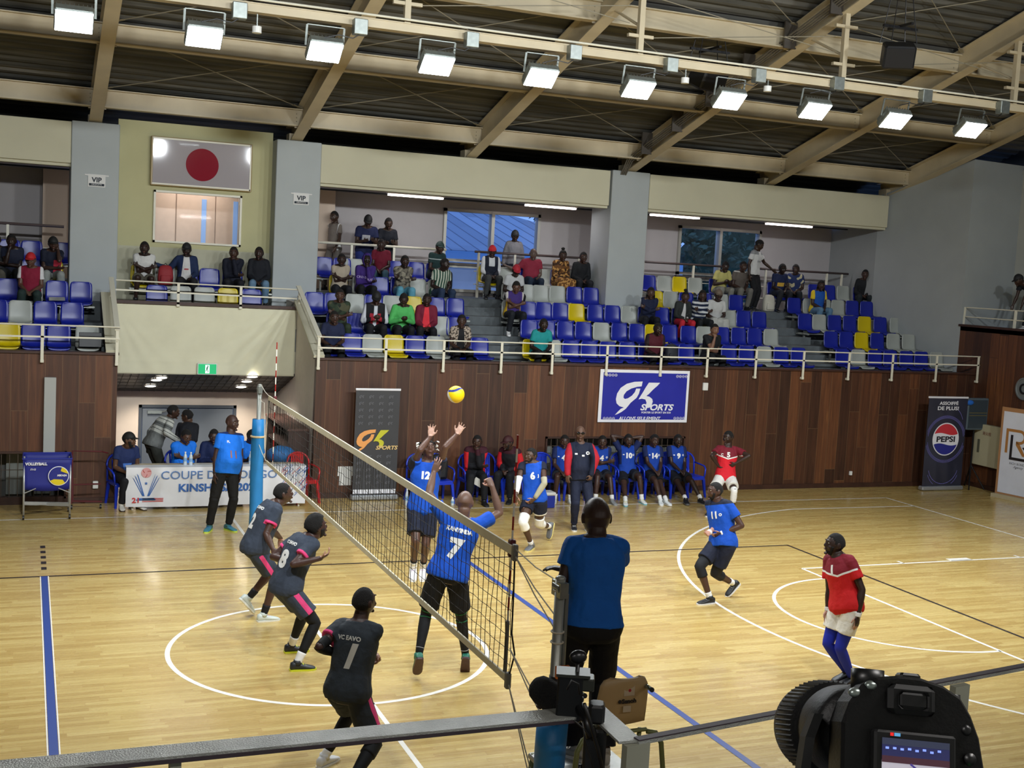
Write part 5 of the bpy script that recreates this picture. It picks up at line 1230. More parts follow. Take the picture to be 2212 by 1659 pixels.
    for sh,el,wr in ((J.shl,J.ell,J.wrl),(J.shr,J.elr,J.wrr)):
        c,_=spine(J,.95); limb(g,[c.lerp(sh,.2),sh],[.066*s+inf*.5,.052*s+inf*.6],12,2); c2,_=spine(J,.8); limb(g,[c2.lerp(sh,.3),sh.lerp(c2,.12)],[.086*s*J.dep+inf*.6,.058*s+inf*.5],12,2)
        q=(.053*s+inf*.75)*bulk
        if sl<=1: 
            if sl>0: e=sh.lerp(el,sl); g.tube([sh,sh.lerp(e,.5),e],[q,q*1.0,q*1.06],14)
        else:
            g.tube([sh,sh.lerp(el,.5),sh.lerp(el,.92)],[q,.056*s*bulk+inf*.7,.048*s*bulk+inf*.7],14); limb(g,[el,el.lerp(wr,min(1,sl-1)*.97)],[.049*s*bulk+inf*.6,.036*s+inf*.5],12,4,True)
    if o.get('hood'): 
        c,tn=spine(J,1.0); limb(g,[c+J.back*.05+J.sr*.05,c+J.back*.07,c+J.back*.05-J.sr*.05],[.035,.045,.035],10,2)
    mk=o.get('mask',{}); masks={k:(lambda c,fn=fn: fn(*TL(c),c,J)) for k,fn in mk.items()}
    cols=o.get('shirt',('3a3f8a',)); cols=cols if isinstance(cols,tuple) else (cols,)
    cols=list(cols)+[None]*(4-len(cols))
    def post(ob,o=o,root=root):
        if not o.get('print'): return
        vs=[v.co.copy() for v in ob.data.vertices]; bv=BVHTree.FromPolygons(vs,[tuple(p.vertices) for p in ob.data.polygons])
        for (tx,size,t,xo,front,col,kw) in o['print']:
            c,tn=spine(J,t); r=(J.hr*(1-t)+J.sr*t).normalized(); r=(r-tn*r.dot(tn)).normalized(); f=tn.cross(r)
            d=f*(1 if front else -1); U=-r if front else r
            O=c+d*.3+U*xo
            Mt=frame(O,U,tn); 
            text_mesh(tx,size,Mt,mat('print_'+col,col,.7),'printed_text',root,conform=(bv,-d),off=.003,**kw)
    queue(g,vox*1.05,o.get('shirtname','shirt'),masked('cloth',cols[0],cols[1],cols[2],c3=cols[3]),root,3,masks=masks,post=post,amp=o.get('wr',.0095),fq=9)
    # ---- lower garment
    bt=o.get('bottom','pants'); bc=o.get('bcol','17181c'); bc=bc if isinstance(bc,tuple) else (bc,)
    bc=list(bc)+[None]*(4-len(bc)); g=MB(); ti=o.get('binf',.014)
    g.loft(tor_rings(J,-.19,.13,ti,.0,24,8))
    if bt=='shorts':
        fk=o.get('short_len',.72)
        for hi,kn in ((J.hil,J.knl),(J.hir,J.knr)): e=hi.lerp(kn,fk); g.tube([hi+(hi-kn)*.12,hi,hi.lerp(e,.5),e],[.09*s,.104*s*bulk+ti*.4,.102*s*bulk+ti*.4,.101*s*bulk+ti*.6],16)
    elif bt=='skirt':
        for hi,kn,an in ((J.hil,J.knl,J.anl),(J.hir,J.knr,J.anr)): limb(g,[hi,kn,kn.lerp(an,.85)],[.11*s,.11*s,.12*s],14,4)
        limb(g,[J.knl.lerp(J.knr,.5),J.anl.lerp(J.anr,.5).lerp(J.knl.lerp(J.knr,.5),.2)],[.1*s,.1*s])
    else:
        el_=o.get('leg_end',.93)
        for hi,kn,an in ((J.hil,J.knl,J.anl),(J.hir,J.knr,J.anr)):
            g.tube([hi,hi.lerp(kn,.4),kn.lerp(hi,.08)],[.1*s*bulk+ti*.3,.094*s*bulk+ti*.3,.07*s+ti*.6],16); g.ell(kn,.070*s+ti*.5,0,12,8); e=kn.lerp(an,el_)
            g.tube([kn,kn.lerp(e,.35),kn.lerp(e,.8),e],[.068*s+ti*.5,.066*s+ti*.6,.05*s+ti*.7,.047*s+ti*.9],16)
    bm={k:(lambda c,fn=fn: fn(*TL(c),c,J)) for k,fn in o.get('bmask',{}).items()}
    queue(g,vox*1.05,{'shorts':'shorts','skirt':'skirt','pants':'trousers'}[bt],masked('cloth',bc[0],bc[1],bc[2],c3=bc[3]),root,3,masks=bm,amp=o.get('bwr',.009),fq=8)
    # ---- leg extras: list of (name, side, seg, t0,t1, extra radius, colour)
    for nm,side,seg,t0,t1,er,col in o.get('extras',()):
        jj={('l','shin'):(J.knl,J.anl),('r','shin'):(J.knr,J.anr),('l','thigh'):(J.hil,J.knl),('r','thigh'):(J.hir,J.knr),('l','fore'):(J.ell,J.wrl),('r','fore'):(J.elr,J.wrr),('l','upper'):(J.shl,J.ell),('r','upper'):(J.shr,J.elr)}
        rad={'shin':lambda t:(.054+(.002*t/.3) if t<.3 else (.056-(t-.3)*.0375 if t<.62 else .044-(t-.62)*.029))*s,'thigh':lambda t:(.09-.006*t/.35 if t<.35 else .084-(t-.35)*.043)*s*bulk,'fore':lambda t:(.041+.002*t if t<.3 else .043-(t-.3)*.023)*s*bulk,'upper':lambda t:(.056-.016*t)*s*bulk}
        g=MB(); P=[];Q=[]
        def segpts(side,seg,t0,t1,first=True,last=True):
            a,c=jj[(side,seg)]
            for k in range(7):
                t=t0+(t1-t0)*k/6; P.append(a.lerp(c,t)); Q.append(rad[seg](t)+er)
        if seg in('knee','elbow'):
            A,B=('thigh','shin') if seg=='knee' else ('upper','fore'); segpts(side,A,1-t0,.97); P.append(jj[(side,B)][0]); Q.append(rad[B](0)+er*1.25); segpts(side,B,.05,t1)
        else: segpts(side,seg,t0,t1)
        g.tube(P,Q,16); part(g,nm,masked('cloth_s',col,rough=.75,bump=.15),root,True)
    # ---- shoes
    sc=o.get('shoe',('d8d8d8','e8e8e8'))
    for an,kn,to,hl in ((J.anl,J.knl,J.tol,J.hll),(J.anr,J.knr,J.tor,J.hlr)):
        if o.get('no_shoes'): break
        td=to.normalized(); dn=hl-td*hl.dot(td); dn.normalize(); sdv=td.cross(dn).normalized(); g=MB(); R=[]; h0=.082*s
        for x,w,h in ((-.075,.026,.05),(-.068,.036,.085),(-.04,.04,.098),(0,.041,.092),(.045,.044,.07),(.09,.048,.056),(.13,.049,.046),(.165,.042,.036),(.187,.026,.026)):
            top=an+dn*(h0-h*s)+td*x*s; bot=an+dn*(h0-.012*s)+td*x*s; q=[]
            for i in range(14):
                a=2*math.pi*i/14; ca,sa=math.cos(a),math.sin(a); mid=(top+bot)/2; hh=(top-bot).length/2
                q.append(mid+sdv*(w*s*math.copysign(abs(ca)**.75,ca))-dn*(hh*math.copysign(abs(sa)**.8,sa)))
            R.append(q)
        g.loft(R); g.tube([an-dn*.03*s,an+dn*.02*s],[.042*s,.047*s],12)
        sho=part(g,'shoe',mat('shoe_'+sc[0],sc[0],.5),root,True)
        g=MB(); R=[]
        for x,w in ((-.08,.022),(-.07,.037),(-.02,.043),(.05,.045),(.1,.05),(.15,.048),(.18,.036),(.197,.018)):
            q=an+dn*h0+td*x*s; R.append([q+sdv*w*s-dn*.018*s,q-sdv*w*s-dn*.018*s,q-sdv*w*s*.96+dn*.002,q+sdv*w*s*.96+dn*.002])
        g.loft(R); so=part(g,'sole',mat('sole_'+sc[1],sc[1],.5),root); so.parent=sho; so.matrix_parent_inverse=Matrix.Identity(4)
        if len(sc)>2:
            g=MB(); 
            for k in range(4): q=an+dn*(.014-.004*k*3)*s*0+td*(.035+.024*k)*s-dn*(-(h0-(.076-.011*k)*s)); g.beam(q-sdv*.024*s,q+sdv*.024*s,.008,.006,0,-dn)
            part(g,'laces',mat('lace_'+sc[2],sc[2],.6),root)
    # ---- head things
    hair=o.get('hair','short')
    hm=mat('hair_'+o.get('hairc',HAIRC),o.get('hairc',HAIRC),.9,bump=.6,bs=120)
    if hair=='short': part(shell(M,1.035,kh_short),'hair',hm,root,True)
    elif hair=='shaved': part(shell(M,1.012,kh_short),'hair',hm,root,True)
    elif hair=='afro': part(shell(M,1.14,kh_short,nz=.05,off=V((0,-.004,.012))),'hair',hm,root,True)
    elif hair=='braids':
        part(shell(M,1.05,kh_short,nz=.06),'hair',hm,root,True); g=MB()
        for k in range(12): a=R_(100+k*15); p=M@V((.075*math.sin(a),.09*math.cos(a),-.01)); g.tube([p,M@V((.085*math.sin(a),.1*math.cos(a),-.06)),M@V((.08*math.sin(a),.1*math.cos(a),-.13))],.01,6)
        part(g,'braids',hm,root,True)
    elif hair=='bun':
        part(shell(M,1.06,kh_short,nz=.03),'hair',hm,root,True); g=MB(); g.ell(M@V((0,-.03,.14)),(.045,.045,.035)); part(g,'hair_bun',hm,root,True)
    elif hair=='locs':
        part(shell(M,1.08,kh_short,nz=.1),'hair',hm,root,True); random.seed(3)
        g=MB(); g2=MB()
        for k in range(26):
            a=R_(random.uniform(60,300)); p0=V((.07*math.sin(a),.085*math.cos(a),random.uniform(.02,.09))); d=V((math.sin(a),math.cos(a)-.6,random.uniform(-.2,.7))).normalized(); p1=p0+d*.05; p2=p1+d*.03+V((0,0,-.015))
            g.tube([M@p0,M@p1],.007,6); g2.tube([M@p1,M@p2],.008,6)
        part(g,'locs',hm,root); part(g2,'loc_tips',mat('white_beads','e0ddd6',.5),root)
    if o.get('cap'):
        cc=o['cap']; cm=mat('cap_'+cc,cc,.7); part(shell(M,1.09,kh_cap,off=V((0,0,.006))),'cap',cm,root,True)
        g=MB(); fw=o.get('cap_dir',1); vs=[]
        for k in range(9):
            a=R_(-62+124*k/8); vs.append(M@V((.078*math.sin(a),fw*.088*math.cos(a),.042))); 
        for k in range(9):
            a=R_(-62+124*k/8); vs.append(M@V((.085*math.sin(a)*.95,fw*(.088*math.cos(a)+.07*math.cos(a)**.5),.026)))
        vs+= [v-(M.to_3x3()@V((0,0,.006))) for v in vs]; fs=[]
        for k in range(8): fs+=[(k,k+1,k+10,k+9),(18+k,27+k,28+k,19+k),(9+k,10+k,28+k,27+k)]
        g.add(vs,fs); part(g,'cap_brim',mat('cap_'+o.get('brim',cc),o.get('brim',cc),.7),root)
    if o.get('beard'): part(shell(M,1.045,kh_beard),'beard',hm,root,True)
    if o.get('hoodup'): part(shell(M,1.2,lambda th,ph:adeg(th)>52 or math.degrees(ph)>50,off=V((0,-.01,0))),'hood',masked('cloth',cols[0]),root,True)
    g=MB(); g2=MB()
    for k in (-1,1): g.ell(M@V((k*.031,.082,.012)),(.0125,.009,.0065),0,10,6,Mr); g2.ell(M@V((k*.031,.0875,.012)),(.0058,.005,.0058),0,8,6,Mr)
    part(g,'eyes',mat('eye_white','b9b2a6',.3),root,True); part(g2,'irises',mat('eye_dark','120b08',.2),root,True)
    g=MB(); g.ell(M@V((0,.1015,-.0505)),(.021,.005,.0042),0,10,6,Mr); g.ell(M@V((0,.101,-.0595)),(.018,.005,.005),0,10,6,Mr); part(g,'lips',mat('lips','5d3a36',.45),root,True)
    g=MB()
    for k in (-1,1): g.ell(M@V((k*.033,.0945,.034)),(.017,.005,.0035),0,8,4,Mr)
    part(g,'eyebrows',hm,root,True)
    if o.get('glasses'):
        g=MB(); 
        for k in (-1,1): 
            if o['glasses']=='dark': g.ell(M@V((k*.033,.1,.012)),(.028,.008,.018),0,14,6,Mr)
            else: g.tube([M@V((k*.033+.022*math.cos(a),.103,.01+.016*math.sin(a))) for a in [i*math.pi/6 for i in range(13)]],.0025,5)
            g.tube([M@V((k*.058,.092,.016)),M@V((k*.079,0,.014))],.003,5)
        g.beam(M@V((-.01,.106,.014)),M@V((.01,.106,.014)),.004,.005); part(g,'glasses',mat('glasses_dark','0b0b0d',.15),root)
    if o.get('after'): o['after'](root,J,M)
    return root
def pfix(root):
    """soles: keep world position when parented to shoes"""
    for sh in root.children:
        for c in sh.children: c.matrix_parent_inverse=Matrix.Identity(4)
# --------- joint builders ----------
def azv(a): a=R_(a); return V((math.sin(a),math.cos(a),0))
def base_fig(H,wid=1.,dep=1.,belly=0.,bulk=1.,hs=None):
    J=Fig(); J.H=H; J.s=H/1.78; J.wid=wid; J.dep=dep; J.belly=belly; J.bulk=bulk; J.hs=(hs or (.93+.07*J.s))*1.12; J.hunch=.03*J.s; J.SL=.288*H; J.hands=True
    J.UA=.172*H; J.FA=.148*H; J.TH=.245*H; J.SH=.245*H; J.AH=.082*J.s; J.cul=J.cur=.25; J.spl=J.spr=.15; J.fil=J.fir=False
    return J
def finish(J,az,saz=None,haz=None,hpitch=0.,hroll=0.,stilt=0.,htilt=0.):
    f=azv(az); r=f.cross(V((0,0,1))); J.hr=(r+V((0,0,math.tan(R_(htilt))))).normalized(); sf=azv(az if saz is None else saz); ax=(J.N-J.P).normalized()
    sr=sf.cross(V((0,0,1))); sr=(sr-ax*sr.dot(ax)*.6+V((0,0,math.tan(R_(stilt))))).normalized(); J.sr=sr
    J.back=-(ax.cross(J.hr)).normalized()
    w=.158*J.s*J.wid; dz=ax*(-.034*J.s)
    J.shl=J.N-sr*w+dz; J.shr=J.N+sr*w+dz
    hw=.088*J.s; J.hil=J.P-J.hr*hw-ax*.02; J.hir=J.P+J.hr*hw-ax*.02
    h=azv(az if haz is None else haz); J.hf=(h*math.cos(R_(hpitch))+V((0,0,math.sin(R_(hpitch))))).normalized()
    u=V((0,0,1))+sr*math.tan(R_(hroll)); J.hu=(u-J.hf*u.dot(J.hf)).normalized()
    return J
def dflt(J):
    for a in 'lr':
        wr=getattr(J,'wr'+a); el=getattr(J,'el'+a); hd=(wr-el).normalized()
        if not hasattr(J,'hd'+a) or getattr(J,'hd'+a) is None: setattr(J,'hd'+a,hd)
        if not hasattr(J,'pn'+a) or getattr(J,'pn'+a) is None:
            inw=(J.P+J.N)/2-wr; setattr(J,'pn'+a,inw.normalized())
        an=getattr(J,'an'+a)
        if not hasattr(J,'hl'+a) or getattr(J,'hl'+a) is None: setattr(J,'hl'+a,V((0,0,-1)))
        if not hasattr(J,'to'+a) or getattr(J,'to'+a) is None: setattr(J,'to'+a,J.hf*V((1,1,0)))
    return J
def seated(x,y,zseat,az,H=1.76,lean=5.,arms='lap',knees=.15,feet=None,zfloor=None,haz=None,hpitch=-8.,hroll=0.,saz=None,side=1,cross=False,kneeup=0.,slide=0.,**k):
    J=base_fig(H,**k); s=J.s; f=azv(az); r=f.cross(V((0,0,1))); U=V((0,0,1))
    J.P=V((x,y,zseat+.105*s))+f*slide; L=R_(lean); J.N=J.P+(U*math.cos(L)+f*math.sin(L))*J.SL*.97
    J.hunch=.045*s if lean>12 else .03*s
    finish(J,az,saz,haz,hpitch,hroll)
    J.Hc=J.N+(U*.78+f*(.30+.5*math.sin(L))+J.hf*.1).normalized()*.166*s
    zf=zseat-.44 if zfloor is None else zfloor
    for a,sg in (('l',-1),('r',1)):
        hi=getattr(J,'hi'+a); ft=(feet[0 if a=='l' else 1] if feet else (0.,0.)); 
        an=J.P+r*sg*(knees+ft[0])+f*(J.TH*.93+ft[1]); an.z=zf+J.AH+(ft[2] if len(ft)>2 else 0)
        pole=f*.6+U*.8; kn=ik(hi,an,J.TH,J.SH,pole)
        if (an-hi).length>J.TH+J.SH: an=hi+(an-hi).normalized()*(J.TH+J.SH)*.99
        setattr(J,'kn'+a,kn); setattr(J,'an'+a,an); setattr(J,'to'+a,(f+r*sg*.2).normalized())
    J.base=zf
    def W(rr,ff,uu,ref=None): return (ref or J.P)+r*rr*s+f*ff*s+U*uu*s
    el_pole=-U*.9-f*.3
    T={}
    if arms=='lap': T={'l':W(-.06,.30,.08),'r':W(.06,.32,.07)}
    elif arms=='knees': T={'l':J.knl+f*-.08+U*.07,'r':J.knr+f*-.08+U*.07}
    elif arms=='crossed': 
        c=J.P.lerp(J.N,.55)+f*.17*s; T={'l':c+r*.12*s,'r':c-r*.12*s-U*.03}
    elif arms=='phone': c=J.P.lerp(J.N,.42)+f*.27*s; T={'l':c-r*.05,'r':c+r*.05}
    elif arms=='chin':
        chin=J.Hc+J.hf*.08*s-U*.15*s; o_=J.P.lerp(J.N,.35)+f*.2*s
        T={'l':o_+r*.08*s if side>0 else chin-r*.02,'r':chin+r*.02 if side>0 else o_-r*.08*s}
    elif arms=='cheek':
        chin=J.Hc+r*side*.085*s-U*.09*s+f*.03; o_=J.P.lerp(J.N,.3)+f*.2*s; T={'l':o_+r*.08*s if side>0 else chin,'r':chin if side>0 else o_-r*.08*s}
    elif arms=='behindhead': T={'l':J.Hc-J.hf*.10+r*-.06+U*.02,'r':J.Hc-J.hf*.10+r*.06+U*.02}
    elif arms=='side': T={'l':W(-.28,.05,.0),'r':W(.28,.05,.0)}
    elif arms=='onback': T={'l':W(-.1,.3,.08),'r':J.shr+r*.42*s-U*.15*s-f*.05} if side>0 else {'r':W(.1,.3,.08),'l':J.shl-r*.42*s-U*.15*s-f*.05}
    for a,sg in (('l',-1),('r',1)):
        sh=getattr(J,'sh'+a); t=T[a]; po=el_pole+r*sg*(.5 if arms in('crossed','phone') else .35)
        if arms=='behindhead': po=r*sg+U*.3
        if arms in('knees',): po=-U*.3+r*sg*.7-f*.3
        d=t-sh
        if d.length>(J.UA+J.FA)*.98: t=sh+d.normalized()*(J.UA+J.FA)*.98
        setattr(J,'wr'+a,t); setattr(J,'el'+a,ik(sh,t,J.UA,J.FA,po))
        hd=(t-getattr(J,'el'+a)).normalized()
        if arms in('lap','knees'): setattr(J,'hd'+a,(hd-r*sg*.4-U*.3).normalized()); setattr(J,'pn'+a,-U)
        elif arms=='crossed': setattr(J,'pn'+a,-f)
        elif arms=='chin' and ((a=='r')==(side>0)): setattr(J,'hd'+a,(U*.8-f*.3-r*sg*.3).normalized()); setattr(J,'pn'+a,-f); setattr(J,'cu'+a,1.0)
        elif arms=='cheek' and ((a=='r')==(side>0)): setattr(J,'hd'+a,(U).normalized()); setattr(J,'pn'+a,-r*sg)
        elif arms=='phone': setattr(J,'pn'+a,-r*sg*.6+U); setattr(J,'cu'+a,.8)
    return dflt(J)
def standing(x,y,zf,az,H=1.78,lean=0.,arms='down',stance=.12,haz=None,hpitch=-8.,saz=None,side=1,step=0.,**k):
    J=base_fig(H,**k); s=J.s; f=azv(az); r=f.cross(V((0,0,1))); U=V((0,0,1)); L=R_(lean)
    J.P=V((x,y,zf+J.AH+(J.TH+J.SH)*.985))-f*.25*math.sin(L); J.N=J.P+(U*math.cos(L)+f*math.sin(L))*J.SL; J.hunch=.03*s+.03*math.sin(L)
    finish(J,az,saz,haz,hpitch); J.Hc=J.N+((J.N-J.P).normalized()*.8+J.hf*.22+U*.2).normalized()*.168*s
    for a,sg in (('l',-1),('r',1)):
        an=V((x,y,zf+J.AH))+r*sg*stance*s+f*sg*step; hi=getattr(J,'hi'+a); setattr(J,'an'+a,an); setattr(J,'kn'+a,ik(hi,an,J.TH,J.SH,f)); setattr(J,'to'+a,(f+r*sg*.25).normalized())
    J.base=zf; C=J.P
    def W(rr,ff,uu): return C+r*rr*s+f*ff*s+U*uu*s
    T={'down':{'l':W(-.27,.04,-.08),'r':W(.27,.04,-.08)},'rail':{'l':W(-.1,.42,.2),'r':W(.1,.42,.18)},'front':{'l':W(-.05,.2,.02),'r':W(.05,.22,.02)},'phone':{'l':W(-.06,.28,.25),'r':W(.06,.28,.25)},'hips':{'l':W(-.19,.05,.08),'r':W(.19,.05,.08)},'reach':{'l':W(-.27,.04,-.08),'r':W(.5,.25,.1)} if side>0 else {'r':W(.27,.04,-.08),'l':W(-.5,.25,.1)},'walk':{'l':W(-.3,.25,-.02),'r':W(.3,-.2,-.02)}}[arms]
    for a,sg in (('l',-1),('r',1)):
        sh=getattr(J,'sh'+a); t=T[a]; d=t-sh
        if d.length>(J.UA+J.FA)*.98: t=sh+d.normalized()*(J.UA+J.FA)*.98
        setattr(J,'wr'+a,t); setattr(J,'el'+a,ik(sh,t,J.UA,J.FA,-f*.6+r*sg*(.9 if arms=='hips' else .3)-U*.2))
    return dflt(J)
def raysolve(par,px,L,sg):
    d=ray(*px).normalized(); t0=d.dot(par-CAM); c=CAM+d*t0; h=(c-par).length
    if h>=L: return par+(c-par).normalized()*min(h,L*1.06)
    return c+d*(sg*math.sqrt(L*L-h*h))
def posed(H,P,N,az,Hc,haz,hpitch,arms,legs,saz=None,hroll=0.,stilt=0.,htilt=0.,hunch=.03,base=0.,nsg=0,**k):
    """P: (px,Y) ; N: px ; Hc px ; arms {'l':(elbow px,sg,wrist px,sg)}; legs {'l':(ankle point V or (px,Y), toe dir, heel dir, pole)}"""
    J=base_fig(H,**k); s=J.s; J.P=onY(*P[0],P[1]) if not isinstance(P,V) else P
    J.N=raysolve(J.P,N,J.SL,nsg); J.hunch=hunch*s
    finish(J,az,saz,haz,hpitch,hroll,stilt,htilt)
    J.Hc=raysolve(J.N,Hc,.178*s,0 if True else 0)
    for a in 'lr':
        e,s1,w,s2=arms[a][:4]; el=raysolve(getattr(J,'sh'+a),e,J.UA,s1); wr=raysolve(el,w,J.FA,s2); setattr(J,'el'+a,el); setattr(J,'wr'+a,wr)
        ex=arms[a][4] if len(arms[a])>4 else {}
        if 'hd' in ex:
            v=ex['hd']; 
            if isinstance(v,tuple) and len(v)==2: tip=raysolve(wr,v,.16*s,ex.get('hs',0)); setattr(J,'hd'+a,(tip-wr).normalized())
            else: setattr(J,'hd'+a,V(v).normalized())
        if 'pn' in ex: setattr(J,'pn'+a,V(ex['pn']).normalized())
        if 'cu' in ex: setattr(J,'cu'+a,ex['cu'])
        if 'sp' in ex: setattr(J,'sp'+a,ex['sp'])
        if ex.get('fist'): setattr(J,'fi'+a,True)
        an,to,hl,pole=legs[a]; an=an if isinstance(an,V) else onY(*an[0],an[1]); hi=getattr(J,'hi'+a)
        d=an-hi
        if d.length>(J.TH+J.SH)*1.0: setattr(J,'stretch'+a,d.length/(J.TH+J.SH))
        J_=(J.TH+J.SH)
        sc=max(1.,d.length/J_*1.002); setattr(J,'kn'+a,ik(hi,an,J.TH*sc,J.SH*sc,V(pole))); setattr(J,'an'+a,an); setattr(J,'to'+a,V(to).normalized()); setattr(J,'hl'+a,V(hl).normalized() if hl else V((0,0,-1)))
    J.base=base; return dflt(J)
def footpt(px,H=1.8,z=0.): p=onZ(*px,z); return V((p.x,p.y,z+.082*H/1.78))
# ================= people on and around the court =================
U_=V((0,0,1))
def FT(az,pitch=0.): f=azv(az); p=R_(pitch); return (f*math.cos(p)-U_*math.sin(p), -U_*math.cos(p)-f*math.sin(p))
def leg(px,az,H=1.85,z=0.,pole=None,pitch=0.):
    a,b=FT(az,pitch); return (footpt(px,H,z),a,b,pole or azv(az))
def legY(px,Y,az,pitch,pole=None,hl=None):
    a,b=FT(az,pitch); return ((px,Y),a,b,pole or azv(az))
def cuffs(sl,wd=.1):
    def f(t,x,fw,c,J):
        v=-1.
        for sh,el in ((J.shl,J.ell),(J.shr,J.elr)):
            d=el-sh; q=(c-sh).dot(d)/d.length_squared; rr=(c-sh-d*q).length; v=max(v,min(q-(sl-wd),sl+.06-q,.085-rr,abs(x)-.15*J.s))
        return v
    return f
def stripe(w=.026):
    def f(t,x,fw,c,J):
        v=-1.
        for hi,kn,sg in ((J.hil,J.knl,-1),(J.hir,J.knr,1)):
            d=(kn-hi).normalized(); r=(J.hr*sg-d*J.hr.dot(d)*sg).normalized(); f_=d.cross(r); e=c-hi
            if e.dot(r)>.03: v=max(v,min(w-abs(e.dot(f_)),e.dot(d)-.03))
        return v
    return f
def raglan(t,x,fw,c,J): return min(abs(x)-.135*J.s,t-.3)
def sleevesonly(t,x,fw,c,J): return abs(x)-(.165 if t>.5 else .185)*J.s
def openfront(w=.06): return lambda t,x,fw,c,J: min(w+.05*max(0,(1-t))-abs(x),fw-.02)
def chev(t,x,fw,c,J): return t-(.62+.55*abs(x))
def chevw(t,x,fw,c,J): return min(.02-abs(t-(.62+.55*abs(x))),fw)
def shoulders(lo): return lambda t,x,fw,c,J: t-lo
def noisem(sc,th,sd=0): return lambda t,x,fw,c,J: noise.noise(c*sc+V((sd,0,0)))-th
def hstripes(n,w): return lambda t,x,fw,c,J: (math.sin(t*n*6.283)-w)*.02
def vstripes(n,w): return lambda t,x,fw,c,J: (math.sin(x*n*6.283)-w)*.02
def Yf(px): return onZ(*px).y
DG='343c4a'; PK='e0457e'; WH='e4e4e2'; NV='141a2e'; BL='0a4ab4'
W_=dict(bold=.012)
# --- dark grey team ---
YA=Yf((570,1342)); 
J=posed(1.86,((551,1184),YA),(597,1080),84,(611,1066),88,5,
 {'l':((588,1146),1,(606,1163),1,{'hd':(607,1178),'cu':.4}),'r':((575,1153),-1,(590,1187),-1,{'cu':.4})},
 {'l':legY((537,1292),YA+.25,75,48),'r':leg((569,1342),84)},hunch=.06,hroll=0)
person('dark grey kit player with white shoes, farthest of the three dark players',J,dict(palm=1,skin='4a342b',shirt=(DG,PK),mask={'m1':cuffs(.62)},sleeve=.62,bottom='shorts',bcol=(DG,PK),bmask={'m1':stripe()},hem=-.14,inf=.026,flare=.03,
 hair='short',shoe=('c9d2cc','e4e6e0','d9a0b0'),extras=[('knee_pad','l','knee',.18,.22,.012,'141517'),('sock','r','shin',.72,1.02,.006,'16171a'),('sock','l','shin',.72,1.02,.006,'16171a')],
 print=[('2',.24,.5,0,False,WH,dict(bold=.014)),('VC EAVO',.05,.8,0,False,WH,dict(bold=.003))]),vox=.0085)
YB_=(Yf((640,1450))+Yf((632,1412)))/2
J=posed(1.86,((618,1268),YB_),(668,1152),72,(683,1138),80,8,
 {'l':((590,1203),1,(626,1213),-1,{'cu':.6}),'r':((634,1219),-1,(693,1206),1,{'hd':(714,1194),'cu':.5,'pn':(0,.3,1)})},
 {'l':leg((629,1409),88),'r':leg((642,1448),92)},hunch=.07)
person('crouching dark grey kit player with black and yellow shoes left of the net',J,dict(palm=1,skin='46302a',shirt=(DG,PK),mask={'m1':cuffs(.6)},sleeve=.6,bottom='shorts',bcol=(DG,PK),bmask={'m1':stripe(.03)},hem=-.14,inf=.026,flare=.03,
 hair='afro',beard=1,shoe=('23262a','d8e030','c8d828'),extras=[('leg_sleeve','l','knee',.5,.75,.004,'0e0f11'),('leg_sleeve','r','knee',.5,.75,.004,'0e0f11'),('sock','l','shin',.74,1.02,.008,WH),('sock','r','shin',.74,1.02,.008,WH)],
 print=[('8',.26,.47,0,False,WH,dict(bold=.014)),('VC EAVO',.05,.78,0,False,WH,dict(bold=.003))]),vox=.0085)
YC=Yf((735,1680))
J=posed(1.84,((752,1492),YC),(781,1318),42,(789,1284),60,8,
 {'l':((690,1398),-1,(727,1412),1,{'cu':.7}),'r':((768,1434),-1,(800,1431),1,{'hd':(818,1420),'fist':True})},
 {'l':leg((700,1655),50),'r':leg((750,1722),60)},hunch=.04)
person('dark grey kit player numbered 1 with black arm sleeves, nearest the camera',J,dict(palm=1,skin='3f2b25',shirt=('272d33',PK),mask={'m1':cuffs(.58,.08)},sleeve=.58,bottom='shorts',bcol=('24292e',PK),bmask={'m1':stripe(.026)},hem=-.13,inf=.024,flare=.025,
 hair='shaved',shoe=('dcdcdc','e8e8e8'),extras=[('arm_sleeve','l','elbow',.32,.97,.003,'0e0f11'),('arm_sleeve','r','elbow',.32,.8,.003,'0e0f11'),('leg_sleeve','l','knee',.2,.85,.004,'0e0f11'),('knee_pad','r','knee',.22,.25,.014,'18191b'),('leg_sleeve','r','knee',.2,.85,.004,'0e0f11'),('sock','l','shin',.86,1.02,.006,WH)],
 print=[('1',.28,.5,.02,False,'b9b6ad',dict(bold=.012,shear=.25)),('VC EAVO',.052,.76,0,False,'b9b6ad',dict(bold=.002,shear=-.1))]),vox=.0075)
